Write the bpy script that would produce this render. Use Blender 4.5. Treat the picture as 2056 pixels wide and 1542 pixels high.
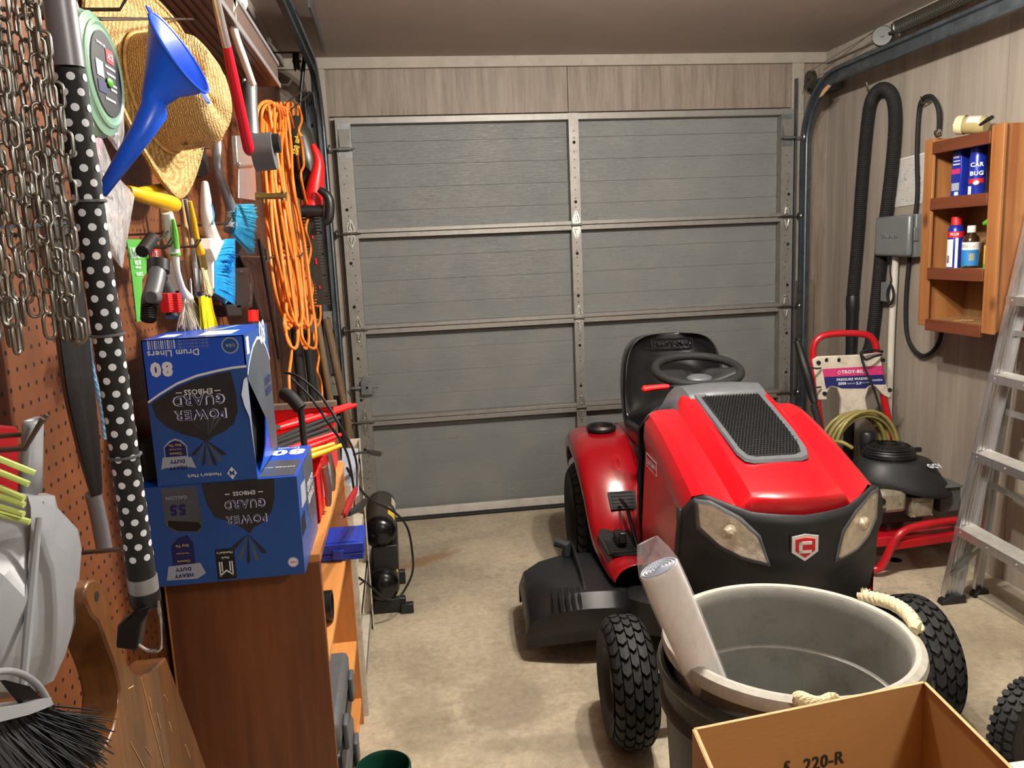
import bpy, bmesh, math, random
from mathutils import Vector as V, Matrix
from math import sin, cos, pi, radians as R_

for o in list(bpy.data.objects): bpy.data.objects.remove(o)
SC = bpy.context.scene
COL = SC.collection
random.seed(7)

# ------------------------------------------------------------------ camera
FPX, YAW, PIT, ROL = 1600.0, .1332, .1668, .0431
def cam_rows(yaw, pitch, roll):
    r = V((cos(yaw), -sin(yaw), 0)); f = V((sin(yaw)*cos(pitch), cos(yaw)*cos(pitch), -sin(pitch)))
    d = f.cross(r); c, s = cos(roll), sin(roll)
    return c*r+s*d, -s*r+c*d, f
CR, CD, CF = cam_rows(YAW, PIT, ROL)
CP = V((0, 0, 1.44))
cd = bpy.data.cameras.new('camera'); cam = bpy.data.objects.new('camera', cd); COL.objects.link(cam)
cd.sensor_width = 36; cd.lens = FPX/2056*36; cd.clip_start = .02
Mx = Matrix((CR, -CD, -CF)).transposed().to_4x4(); Mx.translation = CP
cam.matrix_world = Mx; SC.camera = cam
def at(u, v, X=None, Y=None, Z=None):
    """point of the photo's pixel (2056x1542 frame) on a known plane of the garage"""
    d = CR*((u-1028)/FPX)+CD*((v-771)/FPX)+CF
    t = (X-CP.x)/d.x if X is not None else (Y-CP.y)/d.y if Y is not None else (Z-CP.z)/d.z
    return CP+d*t

# ------------------------------------------------------------------ colour management, world, lights
SC.view_settings.view_transform = 'Standard'; SC.view_settings.look = 'None'
SC.view_settings.gamma = 1; SC.view_settings.use_curve_mapping = False
SC.view_settings.exposure = 1.55
w = bpy.data.worlds.new('world'); SC.world = w; w.use_nodes = True
w.node_tree.nodes['Background'].inputs[0].default_value = (.8, .85, 1, 1)
w.node_tree.nodes['Background'].inputs[1].default_value = .05
def area(name, loc, size, sizey, power, col, rot=(0, 0, 0)):
    l = bpy.data.lights.new(name, 'AREA'); l.shape = 'RECTANGLE'; l.size = size; l.size_y = sizey; l.energy = power; l.color = col
    o = bpy.data.objects.new(name, l); COL.objects.link(o); o.location = loc; o.rotation_euler = rot
    return o
def bulb(name, loc, r, power, col):
    l = bpy.data.lights.new(name, 'POINT'); l.shadow_soft_size = r; l.energy = power; l.color = col
    o = bpy.data.objects.new(name, l); COL.objects.link(o); o.location = loc; return o
bulb('shop_tube', (.72, 1.95, 2.27), .035, 33, (1, .95, .88)); bulb('shop_tube', (.98, 1.95, 2.27), .035, 33, (1, .95, .88))
bulb('fill_light_behind', (1.15, -.7, 2.1), .12, 25, (1, .96, .91))  # added fill light behind the camera, not a fixture of the garage

# ------------------------------------------------------------------ materials
MAT = {}
def _new(name):
    m = bpy.data.materials.new(name); m.use_nodes = True
    nt = m.node_tree; b = nt.nodes['Principled BSDF']; MAT[name] = m
    return m, nt, b
def node(nt, t, **kw):
    n = nt.nodes.new(t)
    for k, v in kw.items():
        if k.startswith('_'): setattr(n, k[1:], v)
        else: n.inputs[k.replace('__', ' ')].default_value = v
    return n
def coords(nt, scale=(1, 1, 1), kind='Object', rot=(0, 0, 0)):
    tc = node(nt, 'ShaderNodeTexCoord'); mp = node(nt, 'ShaderNodeMapping')
    mp.inputs['Scale'].default_value = scale; mp.inputs['Rotation'].default_value = rot
    nt.links.new(tc.outputs[kind], mp.inputs[0]); return mp.outputs[0]
def c4(c): return (c[0], c[1], c[2], 1)
def hexc(h):
    o = []
    for i in (0, 2, 4):
        x = int(h[i:i+2], 16)/255; o.append(x/12.92 if x <= .04045 else ((x+.055)/1.055)**2.4)
    return tuple(o)
def mat(name, col, rough=.5, metal=0, var=.12, vs=9, bump=0, bs=60, stretch=(1, 1, 1), coat=0, spec=.5, alpha=1, trans=0, dirt=None, dirt_amt=.5, sss=0):
    if isinstance(col, str): col = hexc(col)
    m, nt, b = _new(name)
    b.inputs['Roughness'].default_value = rough; b.inputs['Metallic'].default_value = metal
    b.inputs['Coat Weight'].default_value = coat; b.inputs['Specular IOR Level'].default_value = spec
    if coat: b.inputs['Coat Roughness'].default_value = .12
    co = coords(nt, stretch)
    n = node(nt, 'ShaderNodeTexNoise', Scale=vs, Detail=5.0, Roughness=.6); nt.links.new(co, n.inputs['Vector'])
    r = node(nt, 'ShaderNodeValToRGB'); nt.links.new(n.outputs['Fac'], r.inputs[0])
    r.color_ramp.elements[0].position = .3; r.color_ramp.elements[1].position = .7
    r.color_ramp.elements[0].color = c4([x*(1-var) for x in col]); r.color_ramp.elements[1].color = c4([min(1, x*(1+var)) for x in col])
    out = r.outputs[0]
    if dirt:
        if isinstance(dirt, str): dirt = hexc(dirt)
        n2 = node(nt, 'ShaderNodeTexNoise', Scale=vs*1.7, Detail=8.0, Roughness=.7); nt.links.new(co, n2.inputs['Vector'])
        r2 = node(nt, 'ShaderNodeValToRGB'); nt.links.new(n2.outputs['Fac'], r2.inputs[0])
        r2.color_ramp.elements[0].position = .52; r2.color_ramp.elements[1].position = .72
        r2.color_ramp.elements[1].color = (dirt_amt,)*3+(1,)
        mx = node(nt, 'ShaderNodeMix', _data_type='RGBA'); nt.links.new(r2.outputs[0], mx.inputs[0]); nt.links.new(out, mx.inputs[6]); mx.inputs[7].default_value = c4(dirt)
        out = mx.outputs[2]
    nt.links.new(out, b.inputs['Base Color'])
    if bump:
        nb = node(nt, 'ShaderNodeTexNoise', Scale=bs, Detail=4.0); nt.links.new(co, nb.inputs['Vector'])
        bp = node(nt, 'ShaderNodeBump', Strength=bump, Distance=.01); nt.links.new(nb.outputs['Fac'], bp.inputs['Height']); nt.links.new(bp.outputs[0], b.inputs['Normal'])
    if trans: b.inputs['Transmission Weight'].default_value = trans
    if alpha < 1: b.inputs['Alpha'].default_value = alpha
    if sss: b.inputs['Subsurface Weight'].default_value = sss; b.inputs['Subsurface Scale'].default_value = .01
    return m
def wood(name, c1, c2, rough=.5, axis='Z', scale=14, bump=.15, knots=False, coat=0, fine=1):
    c1 = hexc(c1) if isinstance(c1, str) else c1; c2 = hexc(c2) if isinstance(c2, str) else c2
    m, nt, b = _new(name); s = [scale, scale, scale]; s['XYZ'.index(axis)] = scale*.07
    co = coords(nt, tuple(s))
    n = node(nt, 'ShaderNodeTexNoise', Scale=1.0, Detail=7.0, Roughness=.62, Distortion=.6); nt.links.new(co, n.inputs['Vector'])
    co2 = coords(nt, tuple(x*6 for x in s)); n3 = node(nt, 'ShaderNodeTexNoise', Scale=1.0, Detail=4.0); nt.links.new(co2, n3.inputs['Vector'])
    ad = node(nt, 'ShaderNodeMath', _operation='MULTIPLY_ADD'); nt.links.new(n3.outputs['Fac'], ad.inputs[0]); ad.inputs[1].default_value = .35*fine; nt.links.new(n.outputs['Fac'], ad.inputs[2])
    r = node(nt, 'ShaderNodeValToRGB'); nt.links.new(ad.outputs[0], r.inputs[0])
    r.color_ramp.elements[0].position = .48; r.color_ramp.elements[1].position = .86
    r.color_ramp.elements[0].color = c4(c1); r.color_ramp.elements[1].color = c4(c2)
    out = r.outputs[0]
    if knots:
        vo = node(nt, 'ShaderNodeTexVoronoi', Scale=5.0); nt.links.new(coords(nt, (1, 1, .6)), vo.inputs['Vector'])
        kr = node(nt, 'ShaderNodeValToRGB'); nt.links.new(vo.outputs['Distance'], kr.inputs[0])
        kr.color_ramp.elements[0].position = .05; kr.color_ramp.elements[0].color = (.75,)*3+(1,); kr.color_ramp.elements[1].position = .13; kr.color_ramp.elements[1].color = (0, 0, 0, 1)
        mx = node(nt, 'ShaderNodeMix', _data_type='RGBA'); nt.links.new(kr.outputs[0], mx.inputs[0]); nt.links.new(out, mx.inputs[6]); mx.inputs[7].default_value = c4([x*.3 for x in c1]); out = mx.outputs[2]
    nt.links.new(out, b.inputs['Base Color']); b.inputs['Roughness'].default_value = rough; b.inputs['Coat Weight'].default_value = coat
    bp = node(nt, 'ShaderNodeBump', Strength=bump, Distance=.004); nt.links.new(ad.outputs[0], bp.inputs['Height']); nt.links.new(bp.outputs[0], b.inputs['Normal'])
    return m

mat('galv', '8b8e8e', .42, .75, .18, 25, .05, 90)
mat('track_steel', '5e656a', .42, .7, .25, 14, .04, 60, dirt='3a3a3a')
mat('stile_metal', '8d8982', .5, .45, .1, 18, dirt='6d6257', dirt_amt=.4)
mat('zinc', 'b9b8b0', .33, .85, .15, 60, .15, 150)
mat('dark_hole', '0a0a0a', .9, 0, 0)
mat('steel', 'a6a49c', .3, .9, .1, 30)
mat('hook_metal', '6e665c', .35, .8, .1, 20)
mat('chain_metal', '85827a', .33, .85, .25, 40)
mat('chrome', 'c8c8cc', .12, 1, .03)
mat('brass', 'a08a50', .35, .9, .2, 60)
mat('alum', 'cfcfcf', .28, .85, .08, 8, .05, 40, (8, 8, .6), dirt='a5a29c', dirt_amt=.4)
mat('alum_tread', 'd6d4ce', .38, .6, .12, 30, .1, 60)
mat('black_plastic', '17181a', .42, 0, .15, 20)
mat('black_soft', '151515', .75, 0, .2, 40, .1, 120)
mat('black_gloss', '0c0c0e', .22, 0, .1)
mat('seat_vinyl', '0d0e10', .26, 0, .12, 12, .03, 200)
mat('grey_plastic', '53565a', .45, 0, .08, 20, dirt='7b766c', dirt_amt=.25)
mat('grey_plastic_lt', '8b8e92', .4, 0, .06, 20)
mat('fascia', '1d1e20', .5, 0, .1, 15, .04, 150, dirt='33312e', dirt_amt=.3)
mat('rubber', '191a1b', .72, 0, .2, 25, .15, 90, dirt='3a362f', dirt_amt=.35)
mat('rim_dark', '1d1d1d', .6, 0, .1)
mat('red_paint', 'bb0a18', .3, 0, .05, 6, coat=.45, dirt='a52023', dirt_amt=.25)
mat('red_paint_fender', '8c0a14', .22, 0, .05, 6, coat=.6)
mat('red_tube', 'b3121f', .34, 0, .08, 12, coat=.3, dirt='8a2a24', dirt_amt=.4)
mat('red_plastic', 'd2181c', .4, 0, .06)
mat('red_dark', '8e0c14', .35, 0, .1)
mat('red_grip', 'b50f25', .3, 0, .05)
mat('white_plastic', 'd9d5cf', .4, 0, .05)
mat('white_dirty', 'c8bfae', .6, 0, .12, 20, dirt='7e7365', dirt_amt=.6)
mat('white_label', 'e6e4e0', .5, 0, .03)
mat('ivory', 'd9cfa8', .45, 0, .06)
mat('orange_cord', 'e07a2c', .45, 0, .12, 30)
mat('yellow', 'e0a818', .35, 0, .06)
mat('yellow_bright', 'e8d80c', .5, 0, .12, 60)
mat('bristle_cream', 'd8c294', .7, 0, .2, 80)
mat('bristle_white', 'd6cdbb', .7, 0, .2, 80)
mat('bristle_black', '101114', .6, 0, .3, 80)
mat('blue_brush', '1a8fd0', .5, 0, .25, 60)
mat('blue_light', '4aa8c8', .5, 0, .25, 60)
mat('purple_dark', '241c6c', .5, 0, .2)
mat('funnel_blue', '0f5cea', .32, 0, .04, sss=.0)
mat('case_blue', '16339c', .38, 0, .06)
mat('lime', 'c6d87a', .5, 0, .1)
mat('green_card', '4c9a3c', .5, 0, .06)
mat('green_bright', '58b42c', .4, 0, .05)
mat('green_dark', '0b3a2c', .35, 0, .06)
mat('teal', '1d8a58', .4)
mat('spool_green', '9cc8ac', .25, 0, .06, coat=.3)
mat('silver_plastic', '9a9b9e', .35, .45, .05)
mat('grey_tube', '7c7a80', .4, .3, .05)
mat('olive_hose', '8a8048', .4, 0, .12, 20)
mat('muffler', 'a39a86', .5, .4, .25, 20, dirt='5e3c20', dirt_amt=.8)
mat('cardboard', 'b3854f', .75, 0, .05, 12, .05, 80, (3, 3, 25))
mat('cardboard_edge', 'c9a274', .8, 0, .15, 80)
mat('ink', '2c2a18', .8, 0, .1)
mat('can_grey', '86867f', .55, 0, .08, 14, .05, 50, dirt='5c5c55', dirt_amt=.45)
mat('can_rim', 'a9a69c', .55, 0, .12, 30, .1, 70, dirt='77746b', dirt_amt=.5)
mat('can_black', '2a2b2a', .5, 0, .12, 14, dirt='5a5a52', dirt_amt=.4)
mat('rope', 'd8cba6', .85, 0, .15, 90, .3, 300)
mat('rope_blue', '6fa4cf', .7, 0, .4, 150, .2, 300)
mat('cloth_black', '101114', .45, 0, .3, 12, .15, 30)
mat('paper', 'c9c6be', .8, 0, .1, 30)
mat('panel_grey', '7f8384', .42, .3, .05)
mat('cream_pipe', 'd6d1c4', .45, 0, .04)
mat('pipe_black', '141517', .35, 0, .1)
mat('straw', 'c79f5c', .75, 0, .2, 60)
mat('copper', 'b07048', .5, .3, .1)
mat('jar_glass', 'a89a6a', .2, 0, .1, coat=.4)
mat('brown_glass', '33200f', .2, 0, .1, coat=.4)
mat('can_blue', '1c2f9c', .3, .2, .05, coat=.3)
mat('navy', '101c4c', .4)
mat('print_yellow', 'd8b840', .5)
mat('print_pink', 'c0306a', .5)
mat('print_blue', '2a7fc0', .5)
mat('print_white', 'd8dde4', .5, 0, .02)
mat('print_grey', '9aa4b4', .5, 0, .05)
mat('print_black', '141417', .5)
mat('print_red', 'c41c22', .5)
mat('print_navy', '141c5a', .5, 0, .05)
mat('box_blue', '1450c4', .35, 0, .03, coat=.25)
mat('box_blue_dark', '1c4c92', .4, 0, .18, 5, coat=.2)
mat('bag_print', '26282c', .4, 0, .35, 12, coat=.2)
mat('bag_print_lt', '4a525c', .4, 0, .3, 8, coat=.2)
mat('liner_dark', '070707', .6)
mat('purple', '5a2a7a', .45)
mat('olive_dark', '2f2c24', .35, 0, .1)
mat('clamp_black', '111113', .5)
mat('headlamp_reflector', 'd6c8ac', .22, .55, .25, 60, .6, 45)
mat('wall_trim', '9a9184', .65, 0, .08, 12, dirt='6f6458', dirt_amt=.3)
mat('white_strip', 'bdb8ae', .55, 0, .08, 12, dirt='8b857a')
mat('sheet_board', 'a39a88', .7, 0, .12, 12, dirt='6f675a', dirt_amt=.5)
mat('light_housing', '5f4e46', .5, .2, .08)
mat('house_white', 'cfcac0', .6)
wood('wood_shelf_end_shaded', '5a2f18', '7e4a28', .42, 'Z', 10, .05, coat=.15)  # shelf wood darkened for the near end, its shade put into the colour
wood('wood_shelf_top', 'b9763a', 'd99a56', .42, 'Y', 10, .05, coat=.1)
wood('wood_shelf_in', 'a5642e', 'bd7f44', .5, 'Z', 12, .05)
wood('cedar', '854e24', 'ac7a46', .55, 'Z', 9, .1, knots=True)
wood('cedar_dark', '4f2412', '6f3a20', .55, 'Y', 9, .1)
wood('cedar_in', '7d5733', 'a58258', .6, 'Z', 8, .1, knots=True)
wood('old_wood', '3c2a1a', '74481f', .38, 'Z', 20, .2, coat=.3)
wood('old_wood_edge', '6a5844', '9c8566', .7, 'Z', 30, .4)
wood('handle_wood', 'a07a4c', 'c8a06c', .5, 'Z', 30, .1)
wood('dark_handle', '5a4630', '80664a', .55, 'Z', 30, .1)
wood('grey_wood', '5c5246', '7a6c5a', .8, 'Z', 14, .4)
wood('far_panel', '6f6256', '8f8274', .6, 'Z', 26, .25)
wood('wall_paint_wood', '8a8074', 'a69c8e', .6, 'Z', 7, .12)
wood('brown_wall', '3c2014', '57301c', .5, 'Z', 12, .1)

def emit(name, col, s):
    m, nt, b = _new(name); b.inputs['Emission Color'].default_value = c4(col); b.inputs['Emission Strength'].default_value = s; b.inputs['Base Color'].default_value = c4(col)
emit('lamp_glow', (1, .93, .84), 6)

def clearmat(name, col, alpha, rough):
    m, nt, b = _new(name)
    b.inputs['Base Color'].default_value = c4(col); b.inputs['Roughness'].default_value = rough; b.inputs['Coat Weight'].default_value = .6
    n = node(nt, 'ShaderNodeTexNoise', Scale=30.0, Detail=4.0, Distortion=1.5); nt.links.new(coords(nt, (1, 1, .4)), n.inputs['Vector'])
    mr = node(nt, 'ShaderNodeMapRange'); nt.links.new(n.outputs['Fac'], mr.inputs[0]); mr.inputs[1].default_value = .35; mr.inputs[2].default_value = .65; mr.inputs[3].default_value = alpha*.55; mr.inputs[4].default_value = min(1, alpha*1.5)
    nt.links.new(mr.outputs[0], b.inputs['Alpha'])
    bp = node(nt, 'ShaderNodeBump', Strength=.8, Distance=.01); nt.links.new(n.outputs['Fac'], bp.inputs['Height']); nt.links.new(bp.outputs[0], b.inputs['Normal'])
clearmat('clear_film', (.75, .76, .78), .42, .2)
clearmat('milky_film', (.9, .88, .9), .16, .2)
m, nt, b = _new('lens_clear'); b.inputs['Base Color'].default_value = (.9, .85, .75, 1); b.inputs['Alpha'].default_value = .25; b.inputs['Roughness'].default_value = .08; b.inputs['Coat Weight'].default_value = 1

# garage door panel: embossed wood grain under semi-gloss grey paint
m, nt, b = _new('door_grey')
co = coords(nt, (26, 1, 230)); n = node(nt, 'ShaderNodeTexNoise', Scale=1.0, Detail=5.0, Roughness=.65, Distortion=1.2); nt.links.new(co, n.inputs['Vector'])
n2 = node(nt, 'ShaderNodeTexNoise', Scale=5.0, Detail=4.0); nt.links.new(coords(nt), n2.inputs['Vector'])
r = node(nt, 'ShaderNodeValToRGB'); nt.links.new(n2.outputs['Fac'], r.inputs[0]); r.color_ramp.elements[0].position = .3; r.color_ramp.elements[1].position = .7
r.color_ramp.elements[0].color = c4(hexc('757876')); r.color_ramp.elements[1].color = c4(hexc('7f807c')); nt.links.new(r.outputs[0], b.inputs['Base Color'])
b.inputs['Roughness'].default_value = .3
bp = node(nt, 'ShaderNodeBump', Strength=.9, Distance=.0035); nt.links.new(n.outputs['Fac'], bp.inputs['Height']); nt.links.new(bp.outputs[0], b.inputs['Normal'])

# pegboard: brown hardboard with 1 inch hole grid (holes are drilled through, dark inside)
m, nt, b = _new('pegboard')
tc = node(nt, 'ShaderNodeTexCoord'); sx = node(nt, 'ShaderNodeSeparateXYZ'); nt.links.new(tc.outputs['Object'], sx.inputs[0])
def mth(op, a, bb=None, c=None):
    q = node(nt, 'ShaderNodeMath', _operation=op)
    for i, x in enumerate((a, bb, c)):
        if x is None: continue
        if isinstance(x, (int, float)): q.inputs[i].default_value = x
        else: nt.links.new(x, q.inputs[i])
    return q.outputs[0]
def cell(s): return mth('SUBTRACT', mth('FRACT', mth('MULTIPLY', s, 1/.0254)), .5)
a1, a2 = cell(sx.outputs['Y']), cell(sx.outputs['Z'])
dd = mth('SQRT', mth('ADD', mth('MULTIPLY', a1, a1), mth('MULTIPLY', a2, a2)))
hole = mth('LESS_THAN', dd, .135)
n2 = node(nt, 'ShaderNodeTexNoise', Scale=7.0, Detail=6.0); nt.links.new(tc.outputs['Object'], n2.inputs['Vector'])
r = node(nt, 'ShaderNodeValToRGB'); nt.links.new(n2.outputs['Fac'], r.inputs[0]); r.color_ramp.elements[0].position = .3; r.color_ramp.elements[1].position = .7
r.color_ramp.elements[0].color = c4(hexc('5e361b')); r.color_ramp.elements[1].color = c4(hexc('784524'))
mx = node(nt, 'ShaderNodeMix', _data_type='RGBA'); nt.links.new(hole, mx.inputs[0]); nt.links.new(r.outputs[0], mx.inputs[6]); mx.inputs[7].default_value = c4(hexc('1a0c06'))
nt.links.new(mx.outputs[2], b.inputs['Base Color']); b.inputs['Roughness'].default_value = .5
bp = node(nt, 'ShaderNodeBump', Strength=.8, Distance=.002, _invert=True); nt.links.new(hole, bp.inputs['Height']); nt.links.new(bp.outputs[0], b.inputs['Normal'])

# concrete floor with stains
m, nt, b = _new('concrete')
tc = node(nt, 'ShaderNodeTexCoord'); P = tc.outputs['Object']
n1 = node(nt, 'ShaderNodeTexNoise', Scale=1.6, Detail=9.0, Roughness=.62, Distortion=.4); nt.links.new(P, n1.inputs['Vector'])
r = node(nt, 'ShaderNodeValToRGB'); nt.links.new(n1.outputs['Fac'], r.inputs[0])
e = r.color_ramp.elements; e[0].position = .3; e[0].color = c4(hexc('857b69')); e[1].position = .7; e[1].color = c4(hexc('c4b89e'))
q = e.new(.5); q.color = c4(hexc('a99e88'))
n3 = node(nt, 'ShaderNodeTexNoise', Scale=38.0, Detail=6.0, Roughness=.7); nt.links.new(P, n3.inputs['Vector'])
mx = node(nt, 'ShaderNodeMix', _data_type='RGBA', _blend_type='OVERLAY'); mx.inputs[0].default_value = .55; nt.links.new(r.outputs[0], mx.inputs[6]); nt.links.new(n3.outputs['Fac'], mx.inputs[7])
n4 = node(nt, 'ShaderNodeTexNoise', Scale=3.4, Detail=12.0, Roughness=.82); nt.links.new(P, n4.inputs['Vector'])
r4 = node(nt, 'ShaderNodeValToRGB'); nt.links.new(n4.outputs['Fac'], r4.inputs[0]); r4.color_ramp.elements[0].position = .53; r4.color_ramp.elements[1].position = .70; r4.color_ramp.elements[1].color = (.62,)*3+(1,)
m4 = node(nt, 'ShaderNodeMix', _data_type='RGBA'); nt.links.new(r4.outputs[0], m4.inputs[0]); nt.links.new(mx.outputs[2], m4.inputs[6]); m4.inputs[7].default_value = c4(hexc('574d3f'))
prev = m4.outputs[2]
def stain(cx, cy, rx, ry, ang, col, amt, prev):
    mp = node(nt, 'ShaderNodeMapping', _vector_type='TEXTURE'); mp.inputs['Location'].default_value = (cx, cy, 0); mp.inputs['Rotation'].default_value = (0, 0, ang); mp.inputs['Scale'].default_value = (rx, ry, 1)
    nz = node(nt, 'ShaderNodeTexNoise', Scale=6.0, Detail=5.0); nt.links.new(P, nz.inputs['Vector'])
    nt.links.new(P, mp.inputs[0]); ln = node(nt, 'ShaderNodeVectorMath', _operation='LENGTH'); nt.links.new(mp.outputs[0], ln.inputs[0])
    s = mth('ADD', ln.outputs['Value'], mth('MULTIPLY', mth('SUBTRACT', nz.outputs['Fac'], .5), 1.8))
    mr = node(nt, 'ShaderNodeMapRange', _interpolation_type='SMOOTHSTEP'); nt.links.new(s, mr.inputs[0]); mr.inputs[1].default_value = .6; mr.inputs[2].default_value = 1.1; mr.inputs[3].default_value = amt; mr.inputs[4].default_value = 0
    mm = node(nt, 'ShaderNodeMix', _data_type='RGBA'); nt.links.new(mr.outputs[0], mm.inputs[0]); nt.links.new(prev, mm.inputs[6]); mm.inputs[7].default_value = c4(hexc(col)); return mm.outputs[2]
for a in ((.02, 3.62, .2, .06, .5, '8a5a26', .55), (.25, 2.35, .22, .16, .3, '6c6455', .45), (.4, 2.1, .3, .05, -.2, '736a5a', .4), (-.02, 2.3, .14, .2, .2, '6a604f', .35), (1.9, 2.35, .3, .12, .4, '8a7c66', .3)):
    prev = stain(*a, prev)
nt.links.new(prev, b.inputs['Base Color']); b.inputs['Roughness'].default_value = .62
bp = node(nt, 'ShaderNodeBump', Strength=.25, Distance=.004); nt.links.new(n3.outputs['Fac'], bp.inputs['Height']); nt.links.new(bp.outputs[0], b.inputs['Normal'])

# ceiling paint, with faint roller mottling
mat('ceiling_paint', 'a2958a', .6, 0, .05, 3, .08, 220)
mat('back_wall', '9c9385', .8, 0, .05)
# woven straw
m, nt, b = _new('straw_weave')
tc = coords(nt, (1, 1, 1)); wv = node(nt, 'ShaderNodeTexWave', Scale=75.0, Distortion=6.0, Detail=2.0); wv.inputs['Detail Scale'].default_value = 3.0; nt.links.new(tc, wv.inputs['Vector'])
n = node(nt, 'ShaderNodeTexNoise', Scale=220.0, Detail=2.0); nt.links.new(tc, n.inputs['Vector'])
ad = node(nt, 'ShaderNodeMath', _operation='MULTIPLY'); nt.links.new(wv.outputs['Fac'], ad.inputs[0]); nt.links.new(n.outputs['Fac'], ad.inputs[1])
r = node(nt, 'ShaderNodeValToRGB'); nt.links.new(ad.outputs[0], r.inputs[0]); r.color_ramp.elements[0].position = .02; r.color_ramp.elements[0].color = c4(hexc('96703a')); r.color_ramp.elements[1].position = .4; r.color_ramp.elements[1].color = c4(hexc('d6b070'))
nt.links.new(r.outputs[0], b.inputs['Base Color']); b.inputs['Roughness'].default_value = .65
bp = node(nt, 'ShaderNodeBump', Strength=.9, Distance=.003); nt.links.new(ad.outputs[0], bp.inputs['Height']); nt.links.new(bp.outputs[0], b.inputs['Normal'])
# black honeycomb mesh
for nm, sc in (('mesh_black', 90.0), ('mesh_black_big', 60.0)):
    m, nt, b = _new(nm)
    vo = node(nt, 'ShaderNodeTexVoronoi', Scale=sc, Randomness=0.0); nt.links.new(coords(nt, (1, .72, 1)), vo.inputs['Vector'])
    r = node(nt, 'ShaderNodeValToRGB'); nt.links.new(vo.outputs['Distance'], r.inputs[0]); r.color_ramp.elements[0].position = .28; r.color_ramp.elements[0].color = (.002, .002, .002, 1); r.color_ramp.elements[1].position = .42; r.color_ramp.elements[1].color = (.022, .022, .023, 1)
    nt.links.new(r.outputs[0], b.inputs['Base Color']); b.inputs['Roughness'].default_value = .35
    bp = node(nt, 'ShaderNodeBump', Strength=1.0, Distance=.004); nt.links.new(r.outputs[0], bp.inputs['Height']); nt.links.new(bp.outputs[0], b.inputs['Normal'])

# ------------------------------------------------------------------ mesh helpers
def basis(d, up=V((0, 0, 1))):
    d = d.normalized()
    if abs(d.dot(up)) > .95: up = V((1, 0, 0))
    s = d.cross(up).normalized(); return s, s.cross(d).normalized()
def arc(c, r, a0, a1, n, ax=V((1, 0, 0)), ay=V((0, 0, 1))):
    c = V(c); return [c+ax*(r*cos(a0+(a1-a0)*i/n))+ay*(r*sin(a0+(a1-a0)*i/n)) for i in range(n+1)]
def smooth_path(pts, k=6):
    pts = [V(p) for p in pts]; o = []
    for i in range(len(pts)-1):
        p0 = pts[max(i-1, 0)]; p1 = pts[i]; p2 = pts[i+1]; p3 = pts[min(i+2, len(pts)-1)]
        for j in range(k):
            t = j/k; o.append(.5*((2*p1)+(p2-p0)*t+(2*p0-5*p1+4*p2-p3)*t*t+(3*p1-p0-3*p2+p3)*t**3))
    o.append(pts[-1]); return o
_tc = {}
def text2d(s, bold=0.0):
    k = (s, bold)
    if k not in _tc:
        cu = bpy.data.curves.new('t', 'FONT'); cu.body = s; cu.size = 1; cu.offset = bold; cu.resolution_u = 2; cu.align_x = 'CENTER'; cu.align_y = 'CENTER'; cu.space_character = 1+3.2*bold
        ob = bpy.data.objects.new('t', cu); COL.objects.link(ob)
        ev = ob.evaluated_get(bpy.context.evaluated_depsgraph_get()); me = ev.to_mesh()
        vs = [(v.co.x, v.co.y) for v in me.vertices]; fs = [tuple(p.vertices) for p in me.polygons]; ev.to_mesh_clear()
        bpy.data.objects.remove(ob); bpy.data.curves.remove(cu)
        xs = [p[0] for p in vs]; ys = [p[1] for p in vs]
        _tc[k] = (vs, fs, min(xs), max(xs), min(ys), max(ys))
    return _tc[k]

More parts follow.
